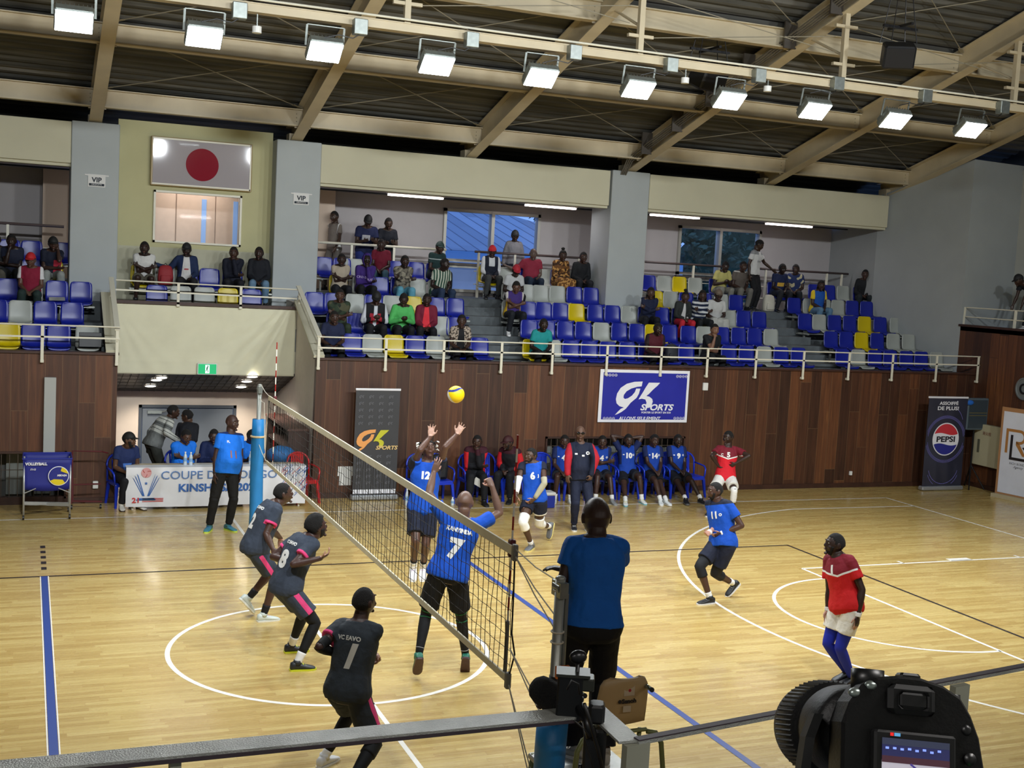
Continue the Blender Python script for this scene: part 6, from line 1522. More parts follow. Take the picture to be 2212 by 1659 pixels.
# --- blue team ---
gD=onZ(952,1462); YD=gD.y
J=posed(1.93,((968,1238),YD),(1003,1106),20,(1004,1086),25,-12,
 {'l':((927,1066),1,(937,1020),1,{'hd':(948,992),'pn':(-.3,1,0),'sp':.35,'cu':.12}),'r':((1079,1108),1,(1063,1050),1,{'hd':(1056,1036),'pn':(.0,.7,-.7),'fist':True})},
 {'l':legY((904,1418),YD-.05,10,52),'r':legY((1006,1420),YD+.1,20,60)},hunch=.0)
J.base=0
person('blue shirt player numbered 7 jumping at the net, back to the camera',J,dict(palm=1,skin='6a5043',shirt=(BL,),sleeve=.62,bottom='shorts',short_len=.82,bcol='101218',hem=-.1,inf=.028,flare=.03,
 hair='none',shoe=('1f6a55','4a3032','c03030'),extras=[('leg_sleeve','l','knee',.3,.97,.003,'131417'),('leg_sleeve','r','knee',.3,.97,.003,'131417'),('green_band','l','thigh',.8,.82,.006,'2f8a5a'),('green_band','r','thigh',.8,.82,.006,'2f8a5a'),('green_band','l','thigh',.9,.915,.007,'2f8a5a'),('green_band','r','thigh',.9,.915,.007,'2f8a5a'),('green_band','l','shin',.1,.115,.007,'2f8a5a'),('green_band','r','shin',.1,.115,.007,'2f8a5a'),('white_band','l','shin',.8,.81,.006,'b8b8b8'),('white_band','r','shin',.8,.81,.006,'b8b8b8')],
 print=[('7',.28,.45,0,False,WH,dict(bold=.016)),('KANYINDA',.06,.8,0,False,WH,dict(bold=.004,sx=.92))]),vox=.0075)
YE=2.2
J=posed(1.93,((914,1096),YE),(922,990),200,(925,972),185,28,
 {'r':((908,972),-1,(930,943),1,{'hd':(932,920),'pn':(-.2,-1,.5),'sp':.4,'cu':.15}),'l':((962,966),-1,(987,938),1,{'hd':(1004,910),'pn':(-.35,-1,.5),'sp':.4,'cu':.1})},
 {'r':legY((893,1222),YE,195,40),'l':legY((914,1222),YE+.1,200,40)},hunch=.0)
person('blue shirt player jumping behind the net, both arms raised towards the ball',J,dict(palm=1,palmc='c09a88',skin='573d31',shirt=(BL,NV),mask={'m1':lambda t,x,fw,c,J:min(abs(x)-(.13+.25*max(0,.9-t))*J.s,t-.6)},sleeve=.45,bottom='shorts',short_len=.78,bcol=NV,hem=-.2,inf=.022,flare=.02,
 hair='locs',shoe=('e2e2e6','f0f0f0','d0c0e0'),extras=[('sock','l','shin',.82,1.02,.008,WH),('sock','r','shin',.82,1.02,.008,WH),('ankle_sleeve','l','shin',.74,.84,.005,'17181c'),('ankle_sleeve','r','shin',.74,.84,.005,'17181c')],
 print=[('12',.13,.72,0,True,WH,dict(bold=.008))]),vox=.009)
YF_=Yf((1148,1187))
J=posed(1.88,((1155,1078),YF_+.12),(1150,1000),215,(1147,985),245,6,
 {'r':((1119,1044),-1,(1114,1070),-1,{'hd':(1112,1090),'sp':.3}),'l':((1176,1044),-1,(1151,1083),-1,{'hd':(1136,1092),'cu':.5})},
 {'r':leg((1147,1187),225),'l':legY((1187,1137),YF_+.55,235,68,pole=azv(235)*1-U_*.3)},hunch=.05)
person('blue shirt player numbered 6 with white knee pads, lifting one foot',J,dict(palm=1,skin='4c3529',shirt=(BL,NV),mask={'m1':lambda t,x,fw,c,J:min(abs(x)-.12*J.s,t-.7)},sleeve=.3,bottom='shorts',short_len=.5,bcol=(NV,WH),bmask={'m1':lambda t,x,fw,c,J:min((c-J.hil).dot((J.knl-J.hil).normalized())-.2,.1)},hem=-.14,inf=.02,
 hair='short',beard=1,shoe=('6a6c70','e8d88a','55575c'),extras=[('arm_sleeve','r','elbow',.35,.8,.006,WH),('arm_sleeve','l','elbow',.3,.95,.005,'a9a48c'),('knee_pad','l','knee',.28,.3,.016,WH),('knee_pad','r','knee',.28,.3,.016,WH),('sock','l','shin',.75,1.02,.008,WH),('sock','r','shin',.85,1.02,.008,WH)],
 print=[('6',.15,.66,.02,True,WH,dict(bold=.008)),('J',.06,.66,.11,True,WH,dict(bold=.003))]),vox=.009)
YG=Yf((1532,1304))
J=posed(1.86,((1562,1172),YG+.1),(1552,1082),250,(1545,1061),272,2,
 {'r':((1552,1135),1,(1532,1150),-1,{'cu':.5}),'l':((1602,1136),-1,(1548,1156),-1,{'cu':.5})},
 {'r':leg((1532,1304),265),'l':legY((1584,1260),YG+.28,262,38)},hunch=.06)
person('blue shirt player numbered 11 with black knee pads on the right half',J,dict(palm=1,skin='4a332a',shirt=(BL,NV),mask={'m1':lambda t,x,fw,c,J:t-.93},sleeve=.6,bottom='shorts',bcol=NV,hem=-.12,inf=.024,
 hair='shaved',beard=1,shoe=('1c1d20','e0e0e0','8a8a8e'),extras=[('knee_pad','l','knee',.28,.32,.014,'17191e'),('knee_pad','r','knee',.28,.32,.014,'17191e'),('sock','l','shin',.78,1.02,.007,WH),('sock','r','shin',.82,1.02,.007,WH),('finger_tape','l','fore',.95,1.03,.012,WH),('finger_tape','r','fore',.95,1.03,.012,WH)],
 print=[('11',.13,.7,0,True,WH,dict(bold=.006)),('O',.05,.7,.1,True,WH,dict(bold=.003))]),vox=.009)
gH=onZ(1840,1478); YH=gH.y
J=posed(1.84,((1828,1308),YH),(1812,1204),262,(1804,1176),285,6,
 {'r':((1792,1280),1,(1788,1318),0,{'hd':(1784,1345)}),'l':((1862,1274),-1,(1852,1334),-1,{'hd':(1850,1362)})},
 {'r':legY((1828,1450),YH+.1,270,10),'l':leg((1838,1478),262)},hunch=.05)
person('red shirt player with bright blue leggings standing at right looking left',J,dict(palm=1,skin='33241f',shirt=('c01418','7a1626',WH),mask={'m1':chev,'m2':chevw},sleeve=.62,bottom='shorts',short_len=.62,bcol='e0ded6',hem=-.2,inf=.024,flare=.02,
 hair='shaved',beard=1,shoe=('222326','b83040'),extras=[('leg_sleeve','l','knee',.5,.97,.005,'1a2cb0'),('leg_sleeve','r','knee',.5,.97,.005,'1a2cb0'),('wrist_tape','l','fore',.88,1.04,.007,WH),('wrist_tape','r','fore',.85,1.04,.007,WH)],
 print=[('1',.13,.78,.0,True,WH,dict(bold=.008))]),vox=.008)
YI=Yf((1530,1113))
J=posed(1.84,((1567,1030),YI+.1),(1573,951),200,(1574,935),250,-4,
 {'r':((1538,985),-1,(1552,1006),1,{'cu':.6}),'l':((1618,985),-1,(1584,1004),-1,{'cu':.6})},
 {'r':leg((1532,1113),225),'l':leg((1580,1118),200)},hunch=.02)
person('red shirt player numbered 5, hands on hips, by the wooden wall',J,dict(skin='35251f',shirt=('d01c2c','741828',WH),mask={'m1':chev,'m2':chevw},sleeve=.62,bottom='shorts',bcol='dcdad4',hem=-.18,inf=.022,
 hair='short',shoe=('232427','e4e4e4','c8c8c8'),extras=[('leg_sleeve','l','knee',.1,.5,.006,WH),('leg_sleeve','r','knee',.1,.5,.006,WH),('sock','l','shin',.8,1.02,.007,WH),('sock','r','shin',.8,1.02,.007,WH)],
 print=[('5',.13,.76,.0,True,WH,dict(bold=.006)),('C',.06,.76,-.12,True,WH,dict(bold=.002))]),vox=.01)
# --- coach, referees ---
YJ=Yf((1252,1143))
J=posed(1.84,((1254,1030),YJ),(1254,941),195,(1253,925),200,0,
 {'r':((1227,990),-1,(1226,1024),-1),'l':((1287,990),-1,(1277,1026),-1,{'cu':.8})},
 {'r':leg((1239,1143),200),'l':leg((1269,1147),190)},belly=.05,hunch=.02)
person('coach in navy tracksuit and dark glasses standing before the bench',J,dict(skin='5e4538',shirt=('141b30','a81a2a'),mask={'m1':lambda t,x,fw,c,J:min(abs(x)-.185*J.s,t-.05)},sleeve=2,bottom='pants',bcol='161d33',hem=-.12,inf=.03,
 hair='none',glasses='dark',shoe=('1d1e22','e4e4e4','ececec'),
 print=[('O',.07,.74,.1,True,WH,dict(bold=.006)),('-',.12,.74,-.1,True,WH,dict(bold=.008)),('-',.1,.68,.02,True,WH,dict(bold=.01))]),vox=.01)
YL=Yf((472,1147))
J=posed(1.86,((489,1015),YL),(500,921),165,(502,906),140,0,
 {'r':((466,985),-1,(463,1035),0),'l':((520,985),0,(518,1028),0)},
 {'r':leg((452,1146),205),'l':leg((493,1145),150)},belly=.08,wid=1.0,hunch=.0)
person('official in bright blue T-shirt standing before the officials table',J,dict(skin='44302a',shirt=('1672e0','142a60'),mask={'m1':lambda t,x,fw,c,J:.05-abs(t-1.06)},sleeve=.62,bottom='pants',bcol='141414',hem=-.1,inf=.022,
 hair='none',shoe=('3f7a8a','c8e050','2a50b0'),extras=[('wristwatch','r','fore',.9,.95,.006,'1a1a1a')],
 print=[('FL',.05,.8,-.08,True,WH,dict(bold=.002)),('11',.16,.45,.0,True,'8a6060',dict(bold=.004))]),vox=.009)
J=posed(1.86,((1279,1350),-5.72),(1288,1161),12,(1288,1118),10,-8,
 {'l':((1217,1252),0,(1222,1232),1,{'hd':(1205,1228),'pn':(0,0,-1),'cu':.3,'sp':.1}),'r':((1338,1225),1,(1290,1235),1,{'cu':.5})},
 {'l':legY((1247,1612),-5.62,330,0),'r':legY((1305,1612),-5.75,20,0)},hunch=.04,bulk=.95,hs=1.1)
zst=J.anl.z-.082*J.s; J.base=zst; J.anr.z=J.anl.z
REFP=J.P.copy(); REFZ=zst; REFX=J.P.x
person('referee in blue T-shirt seen from behind on the raised stand',J,dict(skin='3a2a24',shirt=('0f5cb4',),sleeve=.6,bottom='pants',binf=.04,bcol='0c0c0e',hem=.02,inf=.026,flare=.02,wr=.01,
 hair='none',shoe=('a9a294','d6d0c4','8a8478'),extras=[('whistle_cord','l','fore',.8,.98,.004,'1c1510')]),vox=.007)
# --- bench ---
def bench(px,Y,lab,o,az=192,**k):
    p=onY(px,1030,Y); J=seated(p.x,Y-.02,.43,az,zfloor=0,**k); return person(lab,J,o,vox=.0105)
def jersey(num,**k):
    d=dict(skin='3f2c25',shirt=('0e3c9c','12204e'),mask={'m1':raglan},sleeve=.6,bottom='shorts',short_len=.72,bcol='10131c',inf=.02,hair='short',shoe=('d8dcdc','e4e4e0','c8c8c8'),
     extras=[('sock','l','shin',.78,1.02,.007,WH),('sock','r','shin',.78,1.02,.007,WH)],print=[(num,.14,.66,.0,True,WH,dict(bold=.008)),('O',.05,.7,.1,True,WH,dict(bold=.002)),('-',.08,.72,-.1,True,WH,dict(bold=.006))])
    d.update(k); return d
red=dict(skin='402c24',shirt=('15161c','c41e28','3a1420'),mask={'m1':lambda t,x,fw,c,J:min(abs(x)-.15*J.s,.9-t),'m2':lambda t,x,fw,c,J:t-.9},sleeve=2,bottom='pants',bcol='121318',inf=.026,hair='short',beard=1,shoe=('1a1a1c','2a2a2c'))
bench(1023,8.5,'seated man in black and red tracksuit holding a white paper, hand at his chin',red,lean=14,arms='chin',side=-1,H=1.82,haz=205,feet=((0,.05),(0,.05)))
bench(1105,8.55,'seated man in black and red tracksuit and cap behind the near antenna rod',dict(red,cap='3a1418'),lean=20,arms='lap',H=1.78,haz=250,az=225)
bench(1213,8.45,'seated player in blue mostly hidden behind the standing coach',jersey('4'),lean=4,arms='lap',az=200)
bench(1292,8.45,'seated blue player with crossed arms just right of the standing coach',jersey('4',shoe=('8a8c8e','9a9c9e')),lean=8,arms='crossed',feet=((0,.18),(.02,.12)),haz=205)
bench(1352,8.4,'seated blue player numbered 10 with both hands behind his head',jersey('10',beard=1,shoe=('d9dcd8','74b8cc','e8e080')),lean=-10,arms='behindhead',feet=((0,.1),(0,.34)),haz=190,knees=.2)
bench(1406,8.4,'seated blue player numbered 14 with clasped hands and crossed ankles',jersey('14'),lean=-6,arms='lap',feet=((-.1,.36),(-.1,.3)),haz=180,hroll=-10,az=188)
bench(1457,8.4,'seated blue player numbered 9, rightmost on the bench, with black shoes',jersey('9',skin='33241f',shoe=('1a1b1e','6c6e70'),beard=1),lean=-4,arms='lap',feet=((.12,.28),(-.05,.38)),haz=195,az=184)
q=onY(1033,1042,8.1); b=MB(); Mq=Matrix.Translation(q)@Matrix.Rotation(.5,4,'Y')@Matrix.Rotation(.3,4,'X'); b.box((-.1,-.003,-.07),(.1,.003,.07),0,Mq); o=b.build('paper_sheet',m_white,loc=q); tag(o,'white paper held by the man in the black and red tracksuit','paper')
def backpack(p,col,lab,s=1.,rz=0.):
    t=thing('backpack',p,lab,'bag'); M=Matrix.Translation(V(p))@Matrix.Rotation(rz,4,'Z'); m=mat('bag_'+col,col,.7,bump=.4,bs=12)
    b=MB(); R=[]
    for z,w,d in ((0,.13,.08),(.02,.15,.1),(.15,.16,.11),(.3,.15,.09),(.38,.12,.065),(.41,.06,.03)): R.append([M@q for q in ring(V((0,0,z*s)),V((1,0,0)),V((0,1,0)),w*s,d*s,16,3)])
    b.loft(R); part(b,'bag_body',m,t,True)
    b=MB(); R=[]
    for z,w in ((.04,.1),(.06,.115),(.18,.11),(.2,.09)): R.append([M@q for q in ring(V((0,-.1*s,z*s)),V((1,0,0)),V((0,1,0)),w*s,.035*s,14,3)])
    b.loft(R); part(b,'front_pocket',m,t,True)
    b=MB(); b.tube([M@V((-.05*s,.04*s,.4*s)),M@V((0,.05*s,.45*s)),M@V((.05*s,.04*s,.4*s))],.008,6); part(b,'carry_loop',m_dark,t)
for i,(px,l) in enumerate(((912,'black backpack on the leftmost blue bench chair'),(951,'black backpack on the second blue bench chair from the left'))):
    p=onY(px,1030,8.42); backpack((CHX[i][0],8.5,.43),'17181b',l,1.15)
# --- officials behind the table ---
def tab(px,Y,lab,o,zs=.45,az=180,**k):
    p=onY(px,1000,Y); J=seated(p.x,Y,zs,az,zfloor=0,**k); r=person(lab,J,o,vox=.011)
    t=copy_tree(pb) if False else None
    c=copy_tree(pb); c.location=(p.x,Y+.03,0); c.rotation_euler=(0,0,R_(180-az)); c['label']='plastic chair under the '+' '.join(lab.split()[:7]); c['group']='plastic chairs behind the officials table'
    return r
tab(268,8.75,'official in dark T-shirt and black cap seated at the left end of the table',dict(skin='5a4030',shirt=('1c2a55','4a78c8'),mask={'m1':lambda t,x,fw,c,J:min(.02+.12*(t-.25)-abs(abs(x)-.03),fw,t-.25,.5-t)},bottom='pants',bcol='15151a',cap='131512',hair='short',beard=1,inf=.02,shoe=('d8d4ca','3a2c26')),az=165,lean=12,arms='lap',haz=120,hpitch=2,feet=((.0,.0),(.0,-.05)))
tab(392,9.15,'seated official in bright blue T-shirt with crossed arms behind the table',dict(skin='4f382c',shirt='1672e0',bottom='pants',bcol='141414',hair='short',inf=.022),az=165,lean=10,arms='crossed',haz=160,hpitch=-22,belly=.06,wid=1.1,bulk=1.08)
tab(458,9.15,'seated official in dark navy jacket behind the table, left of the standing official',dict(skin='3f2c24',shirt=('15224a',),sleeve=2,bottom='pants',bcol='141414',hair='short',inf=.024),az=180,lean=8,arms='phone',haz=190,hpitch=-15)
tab(541,9.15,'seated official in bright blue T-shirt half hidden behind the padded post',dict(skin='33241f',shirt='1672e0',bottom='pants',bcol='141414',hair='short',inf=.022),az=190,lean=10,arms='phone',haz=150,hpitch=-20)
p=onY(350,1000,9.75); J=standing(p.x-.05,9.75,0,70,H=1.78,lean=32,arms='reach',side=1,haz=85,hpitch=-10)
person('man in grey and white striped hoodie bending over behind the officials table',J,dict(skin='3d2a22',shirt=('6b6e6c','b9bbb4','3d4040'),mask={'m1':lambda t,x,fw,c,J:min((math.sin(t*16)+.2)*.02,t-.3),'m2':lambda t,x,fw,c,J:.012-abs((t*5)%1-.5)*.2 if t>.3 else -1},sleeve=2,bottom='pants',bcol='33352f',hair='shaved',hood=1,inf=.03),vox=.011)
p=onY(402,1000,9.85); J=standing(p.x,9.85,0,20,H=1.6,lean=24,arms='front',haz=300,hpitch=-15)
person('man in dark shirt with his back turned behind the official with crossed arms',J,dict(skin='4a3428',shirt=('12131a',),sleeve=2,bottom='pants',bcol='17181c',hair='short'),vox=.012)
# ================= spectators =================
def sp(k,px,lab,o,az=184,dy=0.,**kw):
    p=onY(px,600,ROWY(k)+.1); kw.setdefault('lean',12); kw.setdefault('haz',az+random.uniform(-5,22)); kw.setdefault('H',random.uniform(1.7,1.8))
    kw.setdefault('feet',((0,-.13),(0,-.1))); J=seated(p.x,ROWY(k)+.0+dy,PAN(k)+.01,az,zfloor=PLT(k),**kw)
    oo=dict(skin=random.choice(['33241f','3d2b24','48332a','2c1f1b']),hair='short',sleeve=.6,shoe=('1c1c1e','3a3a3c')); oo.update(o); return person(lab,J,oo,vox=.0135)
random.seed(11)
# left terrace
sp(4,26,'spectator in dark navy T-shirt at far left, hand on his chin',dict(shirt='161c30',bcol='1c1f22'),arms='chin',side=1,lean=16)
sp(3,67,'spectator in red cap, glasses and maroon shirt with white sleeves on the left terrace',dict(shirt=('7c1430','cfcfd2'),mask={'m1':sleevesonly},cap='b01820',glasses='clear',bcol='20302e',skin='5a4034'),arms='lap',lean=6)
sp(4,110,'spectator in black cap and navy and red shirt leaning his cheek on his hand',dict(shirt=('151a2c','a8283c'),mask={'m1':lambda t,x,fw,c,J:min(fw,.7-t,-x-.02)},cap='161718',bcol='8a8f8c'),arms='cheek',side=-1,lean=18,az=175)
sp(4,-8,'spectator at the left picture edge with hands together, mostly cut off',dict(shirt='2c2f33',bcol='55524a'),arms='phone')
# honour box
sp(4,308,'moustached spectator in white T-shirt and khaki shorts in the honour box',dict(shirt='c8c8c6',bottom='shorts',bcol='4a463c',beard=1),arms='crossed',lean=18,az=182,dy=-.05)
sp(4,400,'spectator in open navy jacket over white shirt in the honour box, arm stretched sideways',dict(shirt=('1b2a4c','c9c8c6','a04048'),sleeve=2,mask={'m1':openfront(.055),'m2':lambda t,x,fw,c,J:min(.045-abs(x),fw,.03-abs(t-.5))},bcol='14151a',cap='17191c'),arms='onback',side=1,lean=2)
sp(4,500,'spectator in black shirt in the honour box with one hand at his mouth',dict(shirt='121625',sleeve=2,bcol='14151c',hair='shaved'),arms='chin',side=-1,lean=14)
sp(4,556,'spectator in black shirt and blue jeans in the honour box, rightmost there',dict(shirt='13161e',sleeve=2,bcol='5f7c96',beard=1),arms='lap',lean=8,az=188)
# middle block
sp(1,718,'man in dark navy uniform shirt in the front row behind the guard rail, leftmost',dict(shirt='1b2340',bcol='15171c'),arms='lap',lean=16)
sp(2,730,'officer in camouflage uniform with light blue shoulder marks in the second row',dict(shirt=('2c3a2a','4a4a36','1c241c'),mask={'m1':noisem(9,.12),'m2':noisem(11,.15,7)},bcol=('2a3628',),hair='shaved',wid=1),arms='crossed',lean=12,wid=1.06,bulk=1.05)
sp(2,807,'spectator in black cap and black and white tracksuit top over a light T-shirt',dict(shirt=('15161a','c8ccd4','a82838'),sleeve=2,mask={'m1':lambda t,x,fw,c,J:max(min(abs(x)-.19*J.s,.4),min(.035-abs(x),fw)),'m2':lambda t,x,fw,c,J:min(.035-abs(abs(x)-.075),fw,.7-t)},cap='141416',bcol='131418'),arms='phone',lean=18,hpitch=-25)
sp(2,866,'spectator in bright green shirt looking down at his hands',dict(shirt='4fae5c',sleeve=2,bcol='14161c'),arms='phone',lean=16,hpitch=-30)
sp(2,920,'spectator in maroon jacket over red shirt beside the man in green',dict(shirt=('6c1a30','d83440','c8c8c8'),sleeve=2,mask={'m1':openfront(.04),'m2':lambda t,x,fw,c,J:-.02-t},bcol='15161a',hair='shaved'),arms='lap',lean=8,az=192)
sp(1,994,'spectator in patterned short-sleeved shirt open over black, front row by the stairs',dict(shirt=('a89a8c','3a322c','141418'),mask={'m1':noisem(40,.05),'m2':openfront(.05)},bcol='121318'),arms='lap',lean=10)
sp(4,731,'young spectator in pale V-neck T-shirt with folded arms in the fourth row',dict(shirt='a89c8a',bcol='17191f'),arms='crossed',lean=12)
sp(4,784,'spectator in purple hoodie with white lettering and hood up, chin on hand',dict(shirt='3a2470',sleeve=2,hoodup=1,glasses='clear',bcol='131419',print=[('CRD DUSEN',.07,.6,0,True,'c8b8e0',{})]),arms='chin',side=-1,lean=16)
sp(5,819,'spectator in maroon polo shirt and jeans in the top row by the rear rail',dict(shirt='6a1228',bcol='3f5a68',hair='shaved'),arms='lap',lean=6,az=200)
sp(4,866,'spectator in camouflage shirt and light blue jeans with folded arms',dict(shirt=('6a655a','403c36','8a8474'),sleeve=2,mask={'m1':noisem(14,.08),'m2':noisem(16,.18,5)},bcol='5c9ab0',beard=1),arms='crossed',lean=10)
sp(4,944,'spectator in green and white striped shirt and jeans in the fourth row',dict(shirt=('b8bcae','24483a'),mask={'m1':vstripes(16,0)},bcol='24344e',hair='shaved'),arms='lap',lean=16,az=170,haz=140)
sp(5,935,'spectator in dark cap with white-striped shoulders and crossed leg, top row by the stairs',dict(shirt=('1c3434','a8b0b0'),mask={'m1':lambda t,x,fw,c,J:.02-abs(t-.78)},bcol='17191c',cap='233a38'),arms='lap',lean=10,az=165,feet=((0,.0),(.2,.1)))
sp(5,1053,'spectator in red cap, white shirt and dark waistcoat at the top of the stairs',dict(shirt=('c9cccf','161c2c'),mask={'m1':lambda t,x,fw,c,J:max(min(.16*J.s-abs(x),fw+.2,.62-t),min(.16*J.s-abs(x),.05*0+abs(x)-.07*J.s))},sleeve=2,cap='c01c28',bcol='3c3e3e'),arms='lap',lean=10)
sp(4,1103,'spectator in red cap and white T-shirt seated right of the stairs, fourth row',dict(shirt='b8babc',cap='a81e30',bcol='14161c'),arms='lap',lean=20,hpitch=-25)
sp(3,1106,'young spectator in purple, white and yellow shirt with folded arms by the stairs',dict(shirt=('3c2a6e','c8c4c0','d8b020'),mask={'m1':sleevesonly,'m2':lambda t,x,fw,c,J:min(abs(x)-.15*J.s,.62-t)},bcol='1a1d24',shoe=('d8d8d8','e8e8e8'),skin='5a4034'),arms='crossed',lean=16,hpitch=-28)
sp(5,1142,'large spectator in plain red shirt in the top row before the window',dict(shirt='842438',bcol='1d2a3c',hair='none',skin='5c4c44'),arms='onback',side=1,lean=6,wid=1.15,bulk=1.15,belly=.06)
sp(5,1203,'spectator in brown and gold patterned dress in the top row',dict(shirt=('6a4420','b88a4c','3a2414'),sleeve=1.4,mask={'m1':noisem(22,.05),'m2':noisem(18,.15,4)},bottom='skirt',bcol=('6a4420','b88a4c'),bmask={'m1':noisem(22,.05)},hair='bun'),arms='lap',lean=8,az=175)
sp(5,1247,'spectator in black jacket in the top row beside the patterned dress',dict(shirt='15171b',sleeve=2,bcol='17191e'),arms='lap',lean=14)
sp(1,1168,'spectator in turquoise polo shirt in the front row right of the stairs',dict(shirt='1c8a8c',bcol='15171b'),arms='lap',lean=16)
sp(3,1399,'spectator in navy tracksuit with white arm stripes right of the right column',dict(shirt=('141c38','c8ccd0'),sleeve=2,mask={'m1':lambda t,x,fw,c,J:min(abs(x)-.205*J.s,t-.2)},bcol='10121a',hair='braids'),arms='crossed',lean=14,az=195)
sp(3,1471,'girl in dark top and bright red trousers in the third row',dict(shirt=('262a2a','c0c0c0'),mask={'m1':openfront(.02)},sleeve=2,bcol='b82432',hair='bun',bare_feet=1),arms='lap',lean=14,H=1.58)
sp(3,1508,'spectator in black and white striped jumper in the third row',dict(shirt=('c4c6c8','15203a'),sleeve=2,mask={'m1':hstripes(5,-.1)},bcol='14161a',shoe=('d8d8d8','e8e8e8'),hair='braids'),arms='crossed',lean=12)
sp(3,1543,'spectator in white T-shirt, long pale skirt and light cap in the third row',dict(shirt='b9bab8',bottom='skirt',bcol='a8a9a4',cap='6a5c50',sleeve=.7),arms='lap',lean=14,az=192)
sp(1,1414,'spectator in maroon shirt in the front row behind the guard rail',dict(shirt=('4a1420','26181c'),mask={'m1':sleevesonly},bcol='14161b'),arms='lap',lean=14)
sp(1,1537,'spectator in black T-shirt with hand at his mouth in the front row',dict(shirt='15181c',bcol='131519',skin='7a5a48'),arms='chin',side=1,lean=12)
sp(5,1550,'spectator in pale yellow T-shirt looking at a phone in the top row',dict(shirt='b8b06c',bcol='7c7c74'),arms='phone',lean=20,hpitch=-28)
sp(5,1590,'spectator in grey-brown polo shirt with white collar in the top row',dict(shirt=('5c544e','c0c0bc'),mask={'m1':lambda t,x,fw,c,J:.02-abs(t-1.03)},bcol='6c6a64',hair='shaved'),arms='lap',lean=14)
sp(5,1676,'spectator in navy shirt with yellow print and a white backpack at his feet',dict(shirt=('1a2448','c8a040'),mask={'m1':lambda t,x,fw,c,J:min(.1-abs(x),fw,.1-abs(t-.5))},bcol='22242a',glasses='clear'),arms='lap',lean=10)
sp(5,1713,'spectator in blue shirt with pale print turned to his neighbour',dict(shirt=('22305c','b8b090'),mask={'m1':noisem(10,.2)},bcol='1c2026'),arms='lap',lean=10,az=215,haz=230)
sp(4,1763,'spectator with long braids in blue and yellow football shirt and jeans',dict(shirt=('1850a8','d8bc28'),mask={'m1':lambda t,x,fw,c,J:max(abs(x)-.15*J.s,-1)},bcol='5a7c98',hair='braids'),arms='lap',lean=8)
sp(5,1861,'spectator in black shirt turned away at the right end of the top row',dict(shirt='111418',sleeve=2,bcol='1c2428',hair='shaved'),arms='lap',lean=14,az=210,haz=220)
b=MB(); 
def standp(px,Y,zf,lab,o,az,**kw):
    p=onY(px,560,Y); J=standing(p.x,Y,zf,az,**kw); oo=dict(skin='38281f',hair='short',sleeve=.6,shoe=('1c1c1e','3a3a3c')); oo.update(o); return person(lab,J,oo,vox=.0135)
standp(721,14.1,3.76,'thin young man walking along the rear wall at the left of the main stand',dict(shirt=('6c645c','d0d0cc'),mask={'m1':lambda t,x,fw,c,J:.01-abs(abs(x)-.16*J.s)},bcol='5c5650'),240,arms='walk',H=1.84,haz=230,bulk=.85,wid=.85,step=.15)
standp(788,13.72,3.76,'man in black cap and navy T-shirt with white print leaning on the rear rail',dict(shirt=('161e42','a8a8ac'),mask={'m1':lambda t,x,fw,c,J:min(.09-abs(x-.02),fw,.13-abs(t-.62))},bcol='1c2c6c',cap='111213'),184,arms='rail',lean=22,H=1.84,hpitch=-30,wid=1.1,bulk=1.1)
standp(833,13.74,3.76,'man in black T-shirt leaning on the rear rail beside the man in navy',dict(shirt='121620',bcol='131418'),186,arms='rail',lean=20,H=1.8,hpitch=-20)
standp(1109,13.95,3.76,'man in grey shirt and cap standing behind the rear rail before the left window',dict(shirt='75757a',sleeve=2,bcol='151b2a',cap='2a2c30',glasses='clear'),188,arms='down',H=1.66)
standp(1631,12.75,3.76,'tall man in white football shirt and black trousers standing beside the second stairs',dict(shirt=('c8c9c8','8a8c8e'),mask={'m1':lambda t,x,fw,c,J:min(t-.86,abs(x)-.05)},bcol='121317',print=[('Emirats',.07,.55,0,True,'2c3050',{})]),150,arms='reach',side=-1,lean=6,H=1.82,hpitch=-30,haz=125)
# person bending over the rail of the side gallery
p=on(2190,660,0,17.75); J=standing(18.1,p.y-.1,3.7,278,H=1.62,lean=62,arms='front',haz=280,hpitch=-25)
J.wrl=J.shl+V((-.15,.0,-.5)); J.wrr=J.shr+V((-.12,.05,-.5)); 
for a in 'lr':
    sh=getattr(J,'sh'+a); w=getattr(J,'wr'+a); setattr(J,'el'+a,ik(sh,w,J.UA,J.FA,V((0,0,.2))+V((.5,0,0)))); setattr(J,'hd'+a,V((-.3,0,-1)).normalized())
person('person in black T-shirt and black cap bending over on the side gallery at right',J,dict(skin='3a2820',shirt='14161c',bcol='16181c',cap='15161a',hair='short',brim='15161a'),vox=.013)
# belongings on the terraces
p=onY(357,600,ROWY(4)); backpack((p.x,ROWY(4)-.02,PAN(4)+.02),'8e2028','red backpack on a seat in the honour box',.95)
p=onY(1281,600,ROWY(5)); backpack((p.x-.32,ROWY(5),PAN(5)+.02),'15171a','black backpack on the seat beside the right column',.8)
p=onY(1655,690,12.6); backpack((p.x,12.55,3.78),'c2beb0','white backpack with dark bands standing by the second stairs',1.0)
p=onY(1450,735,9.65); backpack((p.x+.05,9.7,PAN(1)+.02),'22252c','dark backpack with a white strap on a front row seat',.9)
p=onY(196,740,9.45); b=MB(); Ml=Matrix.Translation((p.x,9.55,PAN(1)+.02))@Matrix.Rotation(-.15,4,'X'); b.bev((-.19,-.012,0),(.19,.012,.26),.006,0,Ml); t=thing('laptop',(p.x,9.55,PAN(1)),'open black laptop seen from the back on the left terrace front row','laptop'); part(b,'laptop_lid',m_dark,t); b=MB(); b.bev((-.19,0,0),(.19,.25,.015),.004,0,Matrix.Translation((p.x,9.56,PAN(1)+.01))); part(b,'laptop_base',m_dark,t)
p=onY(123,650,ROWY(3)); b=MB(); random.seed(9)
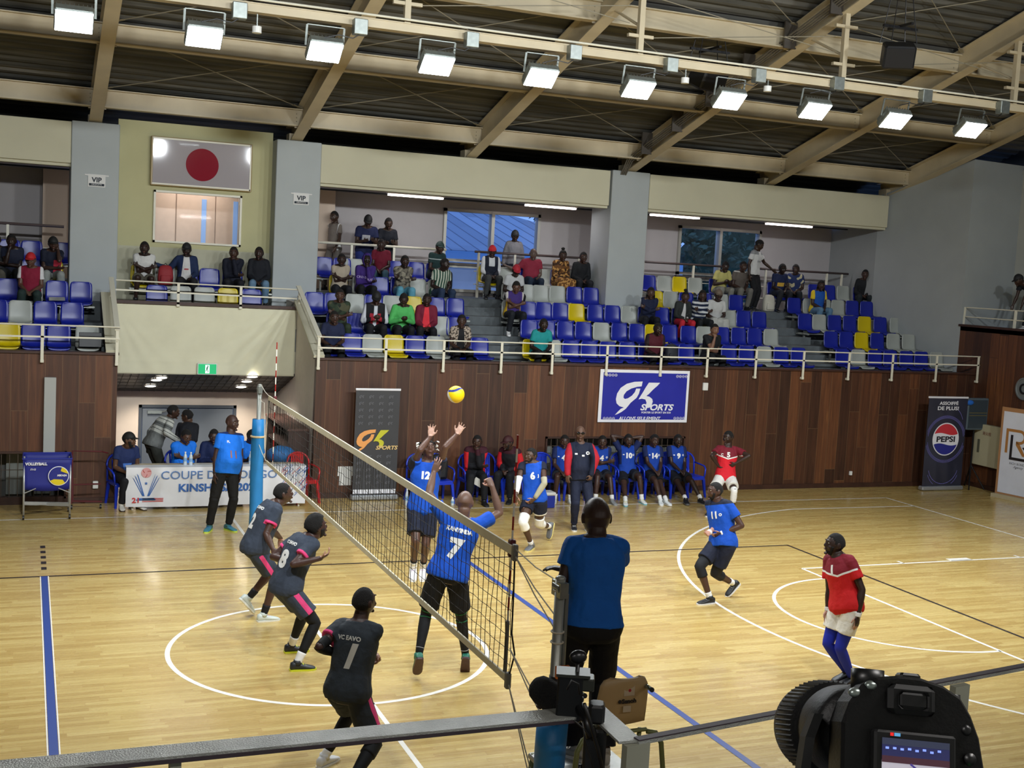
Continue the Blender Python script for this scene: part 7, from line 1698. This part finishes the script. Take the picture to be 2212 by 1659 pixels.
for k in range(14): a=random.uniform(-.5,.5); b.beam((p.x-.14,ROWY(3)-.1+.015*k,PAN(3)+.02+.004*k),(p.x+.14,ROWY(3)-.1+.015*k+a*.1,PAN(3)+.03+.004*k),.02,.004)
o=b.build('folded_papers',mat('paper_grey','8f9088',.7),loc=(p.x,ROWY(3),PAN(3)+.02)); tag(o,'heap of folded papers on a blue seat of the left terrace','paper')
flush()

# ================= foreground: rail, umpire stand, microphone rig, photo camera =================
m_flat=mat('worn_flat_steel','a3a5a0',.3,metal=.35,var=.2,vs=9,bump=.35,bs=180)
m_edge=mat('dark_paint_edge','3a3036',.6)
m_postg=mat('grey_olive_post','8d8e7f',.55,var=.06,vs=5)
RZ_=3.04
def flatbar(b,p,q,w,h,z): 
    p=V((*p,z));q=V((*q,z)); d=(q-p).normalized(); n=V((-d.y,d.x,0))*w/2
    b.loft([[P-n,P+n,P+n-V((0,0,h)),P-n-V((0,0,h))] for P in (p,q)])
t=thing('gallery_rail',(-3,-9.56,2.3),'worn flat steel hand rail of the near gallery, left section across the bottom','railing')
b=MB(); flatbar(b,(XL,-9.52),(-1.62,-9.56),.085,.008,RZ_); part(b,'flat_bar',m_flat,t)
b=MB(); b.box((XL,-9.6,RZ_-.02),(-1.7,-9.59,RZ_-.008)); part(b,'edge_strip',m_edge,t)
for x in (-2.9,-4.4,-6.0):
    b=MB(); b.box((x-.012,-9.585,2.2),(x+.012,-9.545,RZ_-.01)); b.box((x+.012,-9.585,2.2),(x+.018,-9.545,RZ_-.01)); part(b,'post',m_postg,t)
t=thing('gallery_rail',(-1.6,-9.7,2.3),'worn flat steel hand rail of the near gallery, right section with corner post','railing')
b=MB(); 
pA_=onZ(1282,1527,RZ_); pB_=onZ(1362,1600,RZ_); flatbar(b,(pA_.x,pA_.y),(pB_.x,pB_.y-.0),.075,.008,RZ_)
pC_=onZ(1378,1600,RZ_); pD_=onZ(2212,1440,RZ_); dd=(pD_-pC_); pE_=pC_+dd*9
part(b,'flat_bar',m_flat,t)
b=MB(); n_=V((dd.y,-dd.x,0)).normalized(); b.loft([[P+n_*.005,P-n_*.02,P-n_*.02-V((0,0,.013)),P+n_*.005-V((0,0,.013))] for P in (pC_,pE_)]); part(b,'side_bar',m_flat,t)
b=MB(); b.loft([[P+n_*.006,P-n_*.021,P-n_*.021+V((0,0,.004)),P+n_*.006+V((0,0,.004))] for P in (pC_,pE_)]); part(b,'edge_strip',m_edge,t)
for px,w in ((1378,.085),(2078,.075)):
    q=onZ(px,1600 if px<1500 else 1475,RZ_); e=dd.normalized()
    b=MB(); b.loft([[P-e*w/2+n_*.006,P+e*w/2+n_*.006,P+e*w/2-n_*.02,P-e*w/2-n_*.02] for P in (q-V((0,0,.01)),V((q.x,q.y,2.2)))]); part(b,'post',m_postg,t)
# ---- umpire stand ----
m_olv=mat('olive_tube','6f7548',.45,metal=.2); m_tan=mat('tan_seat','a98f66',.5,var=.06,vs=6); m_ch=mat('chrome','9aa39b',.2,metal=.9)
sx0,sy0=REFP.x,REFP.y
t=thing('umpire_stand',(sx0,sy0,0),'olive steel umpire stand with tan seat and chrome handles carrying the referee','stand')
b=MB(); b.bev((sx0-.3,sy0-.62,REFZ-.04),(sx0+.3,sy0+.28,REFZ),.01); part(b,'platform',mat('stand_platform','a9a9a4',.45,metal=.4,var=.1,vs=20),t)
for sx in (-1,1):
    for sy,l in ((-1,-.58),(1,.24)):
        b=MB(); b.tube([(sx0+sx*.27,sy0+l,REFZ),(sx0+sx*.36,sy0+l+sy*.14,0)],.02,10); part(b,'leg',m_olv,t,True)
b=MB()
for z in (.35,.75):
    k=1-z/REFZ; 
    for sx in (-1,1): b.tube([(sx0+sx*(.27+.09*k),sy0-.58-.14*k,z),(sx0+sx*(.27+.09*k),sy0+.24+.14*k,z)],.013,8)
    b.tube([(sx0-(.27+.09*k),sy0-.58-.14*k,z),(sx0+(.27+.09*k),sy0-.58-.14*k,z)],.013,8)
part(b,'cross_tubes',m_olv,t)
c=onY(1355,1515,-6.35); SZ=c.z-.205   # seat back centre
cx_,cy_=c.x,-6.25
b=MB()
# seat shell: back and pan
rows=[]
for k,(y,z,hw) in enumerate(((.36,-.02,.19),(.33,.0,.205),(.15,-.01,.21),(.05,.0,.21),(0,.04,.212),(-.03,.12,.212),(-.05,.22,.205),(-.06,.3,.195),(-.065,.335,.17),(-.066,.35,.12))):
    hw*=.86; rows.append([V((cx_+hw*t_,cy_+y-.02*(1-t_*t_)*(0 if k<4 else 1)+.02*t_*t_*(1 if k>4 else 0),SZ+z+(.02*t_*t_ if k<4 else 0))) for t_ in (-1,-.9,-.6,-.3,0,.3,.6,.9,1)])
off=V((0,-.012,-.01)); vs=[p for r in rows for p in r]+[p+off for r in rows for p in r]; n9=9; m9=len(rows)*9; fs=[]
for j in range(len(rows)-1):
    for i in range(8): a=j*9+i; fs+=[(a,a+1,a+10,a+9),(m9+a,m9+a+9,m9+a+10,m9+a+1)]
    a=j*9; fs+=[(a,a+9,m9+a+9,m9+a)]; a=j*9+8; fs+=[(a,m9+a,m9+a+9,a+9)]
for i in range(8): fs+=[(i,m9+i,m9+i+1,i+1)]; a=(len(rows)-1)*9+i; fs+=[(a,a+1,m9+a+1,m9+a)]
b.add(vs,fs); part(b,'seat_shell',m_tan,t,True)
for sx in (-1,1):
    b=MB(); x=cx_+sx*.2; b.tube([(x,cy_-.02,SZ-.04),(x+sx*.06,cy_-.03,SZ-.05),(x+sx*.1,cy_-.04,SZ-.12),(x+sx*.12,cy_-.05,SZ-.3),(x+sx*.13,cy_-.05,REFZ-.6)],.017,10); part(b,'seat_leg',m_olv,t,True)
    b=MB(); b.tube([(x-sx*.03,cy_+.02,SZ-.03),(x-sx*.05,cy_+.05,REFZ-.02)],.015,8); part(b,'seat_leg',m_olv,t,True)
b=MB(); b.tube([(cx_-.2,cy_-.01,SZ-.03),(cx_+.2,cy_-.01,SZ-.03)],.014,8); part(b,'seat_bar',m_olv,t)
hp=onY(1376,1468,-6.05); hq=onY(1408,1490,-6.45)
b=MB(); b.tube([hp+V((-.05,.0,-.1)),hp+V((-.05,.02,-.03)),hp,hq],.014,10); part(b,'handle',m_ch,t,True)
hp2=onY(1232,1482,-6.05); hq2=onY(1263,1503,-6.45)
b=MB(); b.tube([hp2+V((-.03,.0,-.1)),hp2,hq2],.014,10); part(b,'handle',m_ch,t,True)
b=MB(); e=(hq-hp).normalized(); b.tube([hq,hq+e*.004],.016,12); b.tube([hq2,hq2+e*.004],.016,12); part(b,'handle_end',m_dark,t)
yb2=cy_-.085
def stick(x0,x1,z0,z1,col,nm):
    b=MB(); b.box((cx_+x0,yb2-.004,SZ+z0),(cx_+x1,yb2,SZ+z1)); return part(b,nm,mat(nm,col,.6),t)
stick(-.02,.055,.235,.3,'b5a58c','seat_sticker'); stick(-.02,.035,.13,.17,'b5a58c','lower_sticker')
b=MB(); disc(b,cx_+.02,SZ+.27,.01,yb2-.005); part(b,'red_dot',mat('sticker_red','9a1c24',.6),t)
text_mesh('Senoh',.036,frame((cx_+.02,yb2-.003,SZ+.2),(1,0,0),(0,0,1)),mat('sticker_ink','1a1614',.6),parent=t,bold=.002,sx=1.15)
b=MB(); disc(b,cx_-.045,SZ+.2,.012,yb2-.003); part(b,'round_mark',mat('sticker_ink','1a1614',.6),t)
# ---- microphone and clamp on the near rail ----
t=thing('shotgun_microphone',onY(1195,1500,-9.5),'black foam covered microphone clamped to the near rail pointing at the court','microphone')
p0=onY(1168,1488,-9.42); p1=onY(1222,1530,-9.5)
b=MB(); d=(p1-p0).normalized(); u=d.cross(U_).normalized(); w=u.cross(d); R=[]
for k,(q,r) in enumerate(((-.035,.006),(-.03,.024),(-.015,.04),(.01,.047),(.05,.048),(.08,.047),(.11,.046),(.125,.04),(.13,.02))): R.append([p0+d*q+(u*math.cos(a)+w*math.sin(a))*r for a in [i*math.pi/10 for i in range(20)]])
b.loft(R); part(b,'foam_cover',mat('black_foam','0c0c0d',.95,bump=.6,bs=180),t,True)
b=MB(); b.tube([p1,p1+d*.05],.012,10); part(b,'capsule_tube',m_dark,t)
b=MB(); q=onY(1185,1522,-9.4); b.tube([q,q+V((-.03,0,-.008)),q+V((-.04,0,.0))],.006,6); part(b,'red_brown_tie',mat('tie_brown','3c1f1a',.7),t)
t=thing('clamp_rig',onZ(1235,1530,RZ_),'black clamp with monitor bracket and cables fixed on the near rail','clamp')
cq=onY(1228,1540,-9.56); cq.z=RZ_
M=Matrix.Translation(cq)@Matrix.Rotation(R_(-25),4,'Z')
b=MB(); b.bev((-.04,-.035,-.02),(.04,.035,.13),.006,0,M); part(b,'clamp_body',mat('black_shiny','18191b',.3,metal=.3),t)
b=MB(); b.bev((.035,-.03,.08),(.075,.03,.12),.004,0,M); b.box((-.045,-.04,.125),(.06,.04,.134),0,M); part(b,'clamp_jaw',mat('dark_olive_metal','3a3c36',.35,metal=.5),t)
b=MB(); b.tube([M@V((.02,0,.0)),M@V((.02,0,.17))],.007,8); b.tube([M@V((.02,0,.04)),M@V((.02,0,.05))],.026,14); b.ell(M@V((.02,0,.18)),(.03,.02,.022),0,12,8); part(b,'clamp_screw',mat('black_shiny','18191b',.3,metal=.3),t,True)
b=MB(); b.tube([M@V((.03,-.02,.03)),M@V((.06,-.06,.0)),M@V((.075,-.09,-.04))],.018,12); part(b,'swivel_arm',mat('black_shiny','18191b',.3,metal=.3),t,True)
b=MB(); b.bev((.05,-.08,-.19),(.12,-.04,-.02),.008,0,M); b.bev((.06,-.09,.0),(.11,-.03,.06),.008,0,M); part(b,'receiver_box',m_dark,t)
b=MB(); b.tube([M@V((.03,-.06,-.2)),M@V((.09,-.06,-.2))],.03,14); b.tube([M@V((.045,-.06,-.19)),M@V((.045,-.06,-.14))],.006,6); part(b,'knob',mat('black_shiny','18191b',.3,metal=.3),t,True)
b=MB()
for pts,r in (([(1262,1520),(1275,1560),(1292,1620),(1305,1680)],.006),([(1258,1560),(1264,1600),(1276,1640),(1290,1690)],.0025),([(1225,1490),(1235,1470),(1250,1478),(1252,1500)],.003),([(1240,1556),(1262,1575),(1280,1600)],.0025)):
    P=[onY(x,y,-9.7) for x,y in pts]; b.tube(P,r,8)
part(b,'cables',mat('cable_black','0e0e10',.4),t,True)
b=MB(); P0=onY(1262,1552,-9.62); P1=onY(1286,1566,-9.66); b.tube([P0,P1],.016,14); part(b,'clear_tube',mat('clear_tube','cfcdb8',.2,spec=.8),t,True)
# ---- photo camera in the foreground ----
dpt=1.02
def cp(x,y,d=0.): 
    v=ray(x,y); return CAM+v*((dpt+d))     # point at axial distance dpt+d
k_=dpt/FPX
O=cp(1950,1612); 
# camera body frame: facing the court, turned slightly to its left
fa=azv(22); M=Matrix.Identity(4)
fw=(fa-U_*.36).normalized(); rt=fw.cross(U_).normalized(); rt=(rt-U_*.045).normalized(); up=rt.cross(fw).normalized()
for i in range(3): M[i][0]=rt[i]; M[i][1]=fw[i]; M[i][2]=up[i]; M[i][3]=O[i]
m_cam=mat('camera_body_black','050506',.5,bump=.08,bs=300,spec=.3); m_rub=mat('camera_rubber','08090a',.6,spec=.4); m_gls=mat('camera_gloss','08090a',.38)
t=thing('photo_camera',O,'large black photo camera with zoom lens and lit rear screen in the foreground','camera')
W2=.070
def outline(y,sc=1.):
    P=[(-.058,-.085),(-.058,.015),(-.052,.032),(-.042,.047),(-.03,.054),(-.012,.057),(.008,.057),(.028,.052),(.042,.044),(.051,.030),(.058,.012),(.062,-.012),(.063,-.085)]
    return [M@V((x*sc,y,z*sc if z>0 else z)) for x,z in P]
b=MB(); b.loft([outline(-.022,.96),outline(-.018,1.0),outline(.018,1.0),outline(.03,.94),outline(.034,.88)]); part(b,'camera_body',m_cam,t)
b=MB(); R=[]
for y,r in ((.02,.038),(.03,.043),(.05,.045),(.075,.045),(.078,.043),(.09,.043),(.092,.0475),(.15,.049),(.153,.047),(.165,.0475),(.168,.045),(.168,.036),(.15,.034)):
    r*=.9; R.append([M@V((-.03+r*math.cos(a),y,.008+r*math.sin(a))) for a in [i*math.pi/24 for i in range(48)]])
b.loft(R); part(b,'lens_barrel',m_cam,t,True)
b=MB()
for i in range(60):
    a=i*math.pi/30; p=V((-.03+.0428*math.cos(a),.094,.008+.0428*math.sin(a))); q=V((-.03+.0441*math.cos(a),.149,.008+.0441*math.sin(a))); o_=V((-math.sin(a),0,math.cos(a)))*.0011; n__=V((math.cos(a),0,math.sin(a)))*.0016
    b.add([M@(p-o_),M@(p+o_),M@(q+o_),M@(q-o_),M@(p+n__),M@(q+n__)],[(0,1,4),(3,5,2),(0,4,5,3),(1,2,5,4)])
part(b,'zoom_ring_ribs',m_rub,t)
b=MB(); b.bev((-.022,-.03,.026),(.018,-.02,.05),.004,0,M); part(b,'eyepiece',m_rub,t)
b=MB(); b.loft([[M@V((-.002+r*math.cos(a)*1.2,-.028,.037+r*math.sin(a)*.7)) for a in [i*math.pi/10 for i in range(20)]] for r in (.014,.0139)]); b.bev((-.015,-.033,.03),(.011,-.03,.045),.003,0,M); part(b,'eyecup',m_rub,t)
b=MB(); b.tube([M@V((-.03,.004,.045)),M@V((-.03,.004,.061))],.014,24); part(b,'mode_dial',m_gls,t,True)
b=MB(); b.tube([M@V((.042,.006,.036)),M@V((.042,.006,.047))],.009,20); b.tube([M@V((.052,.015,.02)),M@V((.055,.018,.033))],.006,14); part(b,'shutter_dial',m_gls,t,True)
b=MB(); b.bev((-.004,-.004,.055),(.014,.012,.061),.002,0,M); part(b,'hot_shoe',m_gls,t)
b=MB(); b.ell(M@V((-.034,-.019,.047)),(.006,.005,.004)); b.ell(M@V((-.047,-.018,.040)),(.006,.005,.004)); part(b,'strap_lug_buttons',mat('camera_chrome','8a9490',.35,metal=.8),t,True)
sx1,sx2,sz1,sz2=-.028,.028,-.038,.006
b=MB(); b.bev((sx1-.006,-.032,sz1-.006),(sx2+.006,-.02,sz2+.006),.002,0,M); part(b,'screen_bezel',m_rub,t)
def scr(name,col,rects,e=.9,y=-.0325):
    b=MB()
    for (a,c,d,f_) in rects: b.box((sx1+(sx2-sx1)*a,y-.0002,sz1+(sz2-sz1)*c),(sx1+(sx2-sx1)*d,y,sz1+(sz2-sz1)*f_),0,M)
    return part(b,name,mat(name,col,.4,emit=col,es=e),t)
scr('screen_floor_image','a9a5b0',[(0,0,1,.6)],.75); scr('screen_stand_image','2a2c58',[(0,.64,1,.9)],.45,-.0326); scr('screen_wall_image','4a2c38',[(0,.56,1,.68)],.4,-.0327); scr('screen_top_image','3a4058',[(0,.88,1,1)],.3,-.0327)
random.seed(3)
scr('screen_lights','7f98f0',[(.05+.11*k,.8+.02*math.sin(k*3),.1+.11*k,.84+.02*math.sin(k*3)) for k in range(8)],.9,-.033)
scr('screen_players','23203a',[(x,z,x+.02,z+.18) for x,z in ((.08,.05),(.25,.1),(.52,.08),(.56,.18),(.73,.2),(.62,.05))],.1,-.033)
b=MB()
for k in range(8): b.beam(M@V((sx1+(sx2-sx1)*(.42+.035*k),-.0331,sz1+(sz2-sz1)*(.56-.03*k))),M@V((sx1+(sx2-sx1)*(.47+.035*k),-.0331,sz1+(sz2-sz1)*(.52-.03*k))),.0005,.0015)
part(b,'screen_net',mat('screen_net','4a3f90',.4,emit='4a3f90',es=.5),t)
scr('screen_record_mark','d02020',[(.12,1.04,.17,1.1)],.9,-.0325); scr('screen_record_text','5aa0d0',[(.18,1.04,.27,1.1)],.6,-.0325)
b=MB(); b.ell(M@V((.049,-.0225,-.022)),.0018); part(b,'green_indicator',mat('green_led','20e030',.4,emit='30ff40',es=6),t)
b=MB(); 
for z,r in ((-.005,.005),(-.045,.008)): b.tube([M@V((.048,-.02,z)),M@V((.048,-.026,z))],r,16)
b.ell(M@V((.046,-.02,.018)),.005); part(b,'rear_buttons',m_gls,t,True)
b=MB(); P=[M@V((-.072,.0,.02)),M@V((-.078,.004,.0)),M@V((-.085,.0,-.05)),M@V((-.092,0,-.14))]
b.loft([[p+rt*.004,p-rt*.004,p-rt*.004+fw*.02,p+rt*.004+fw*.02] for p in P]); part(b,'neck_strap',m_rub,t)
b=MB(); b.tube([M@V((0,0,-.085)),M@V((0,0,-.14))],.028,16); b.bev((-.05,-.03,-.15),(.05,.03,-.13),.006,0,M); part(b,'tripod_head',m_dark,t)
b=MB(); 
for a in (.4,2.5,4.6): b.tube([M@V((0,0,-.14)),V((O.x+.35*math.cos(a),O.y+.3*math.sin(a),2.3))],.014,8)
part(b,'tripod_legs',m_dark,t)
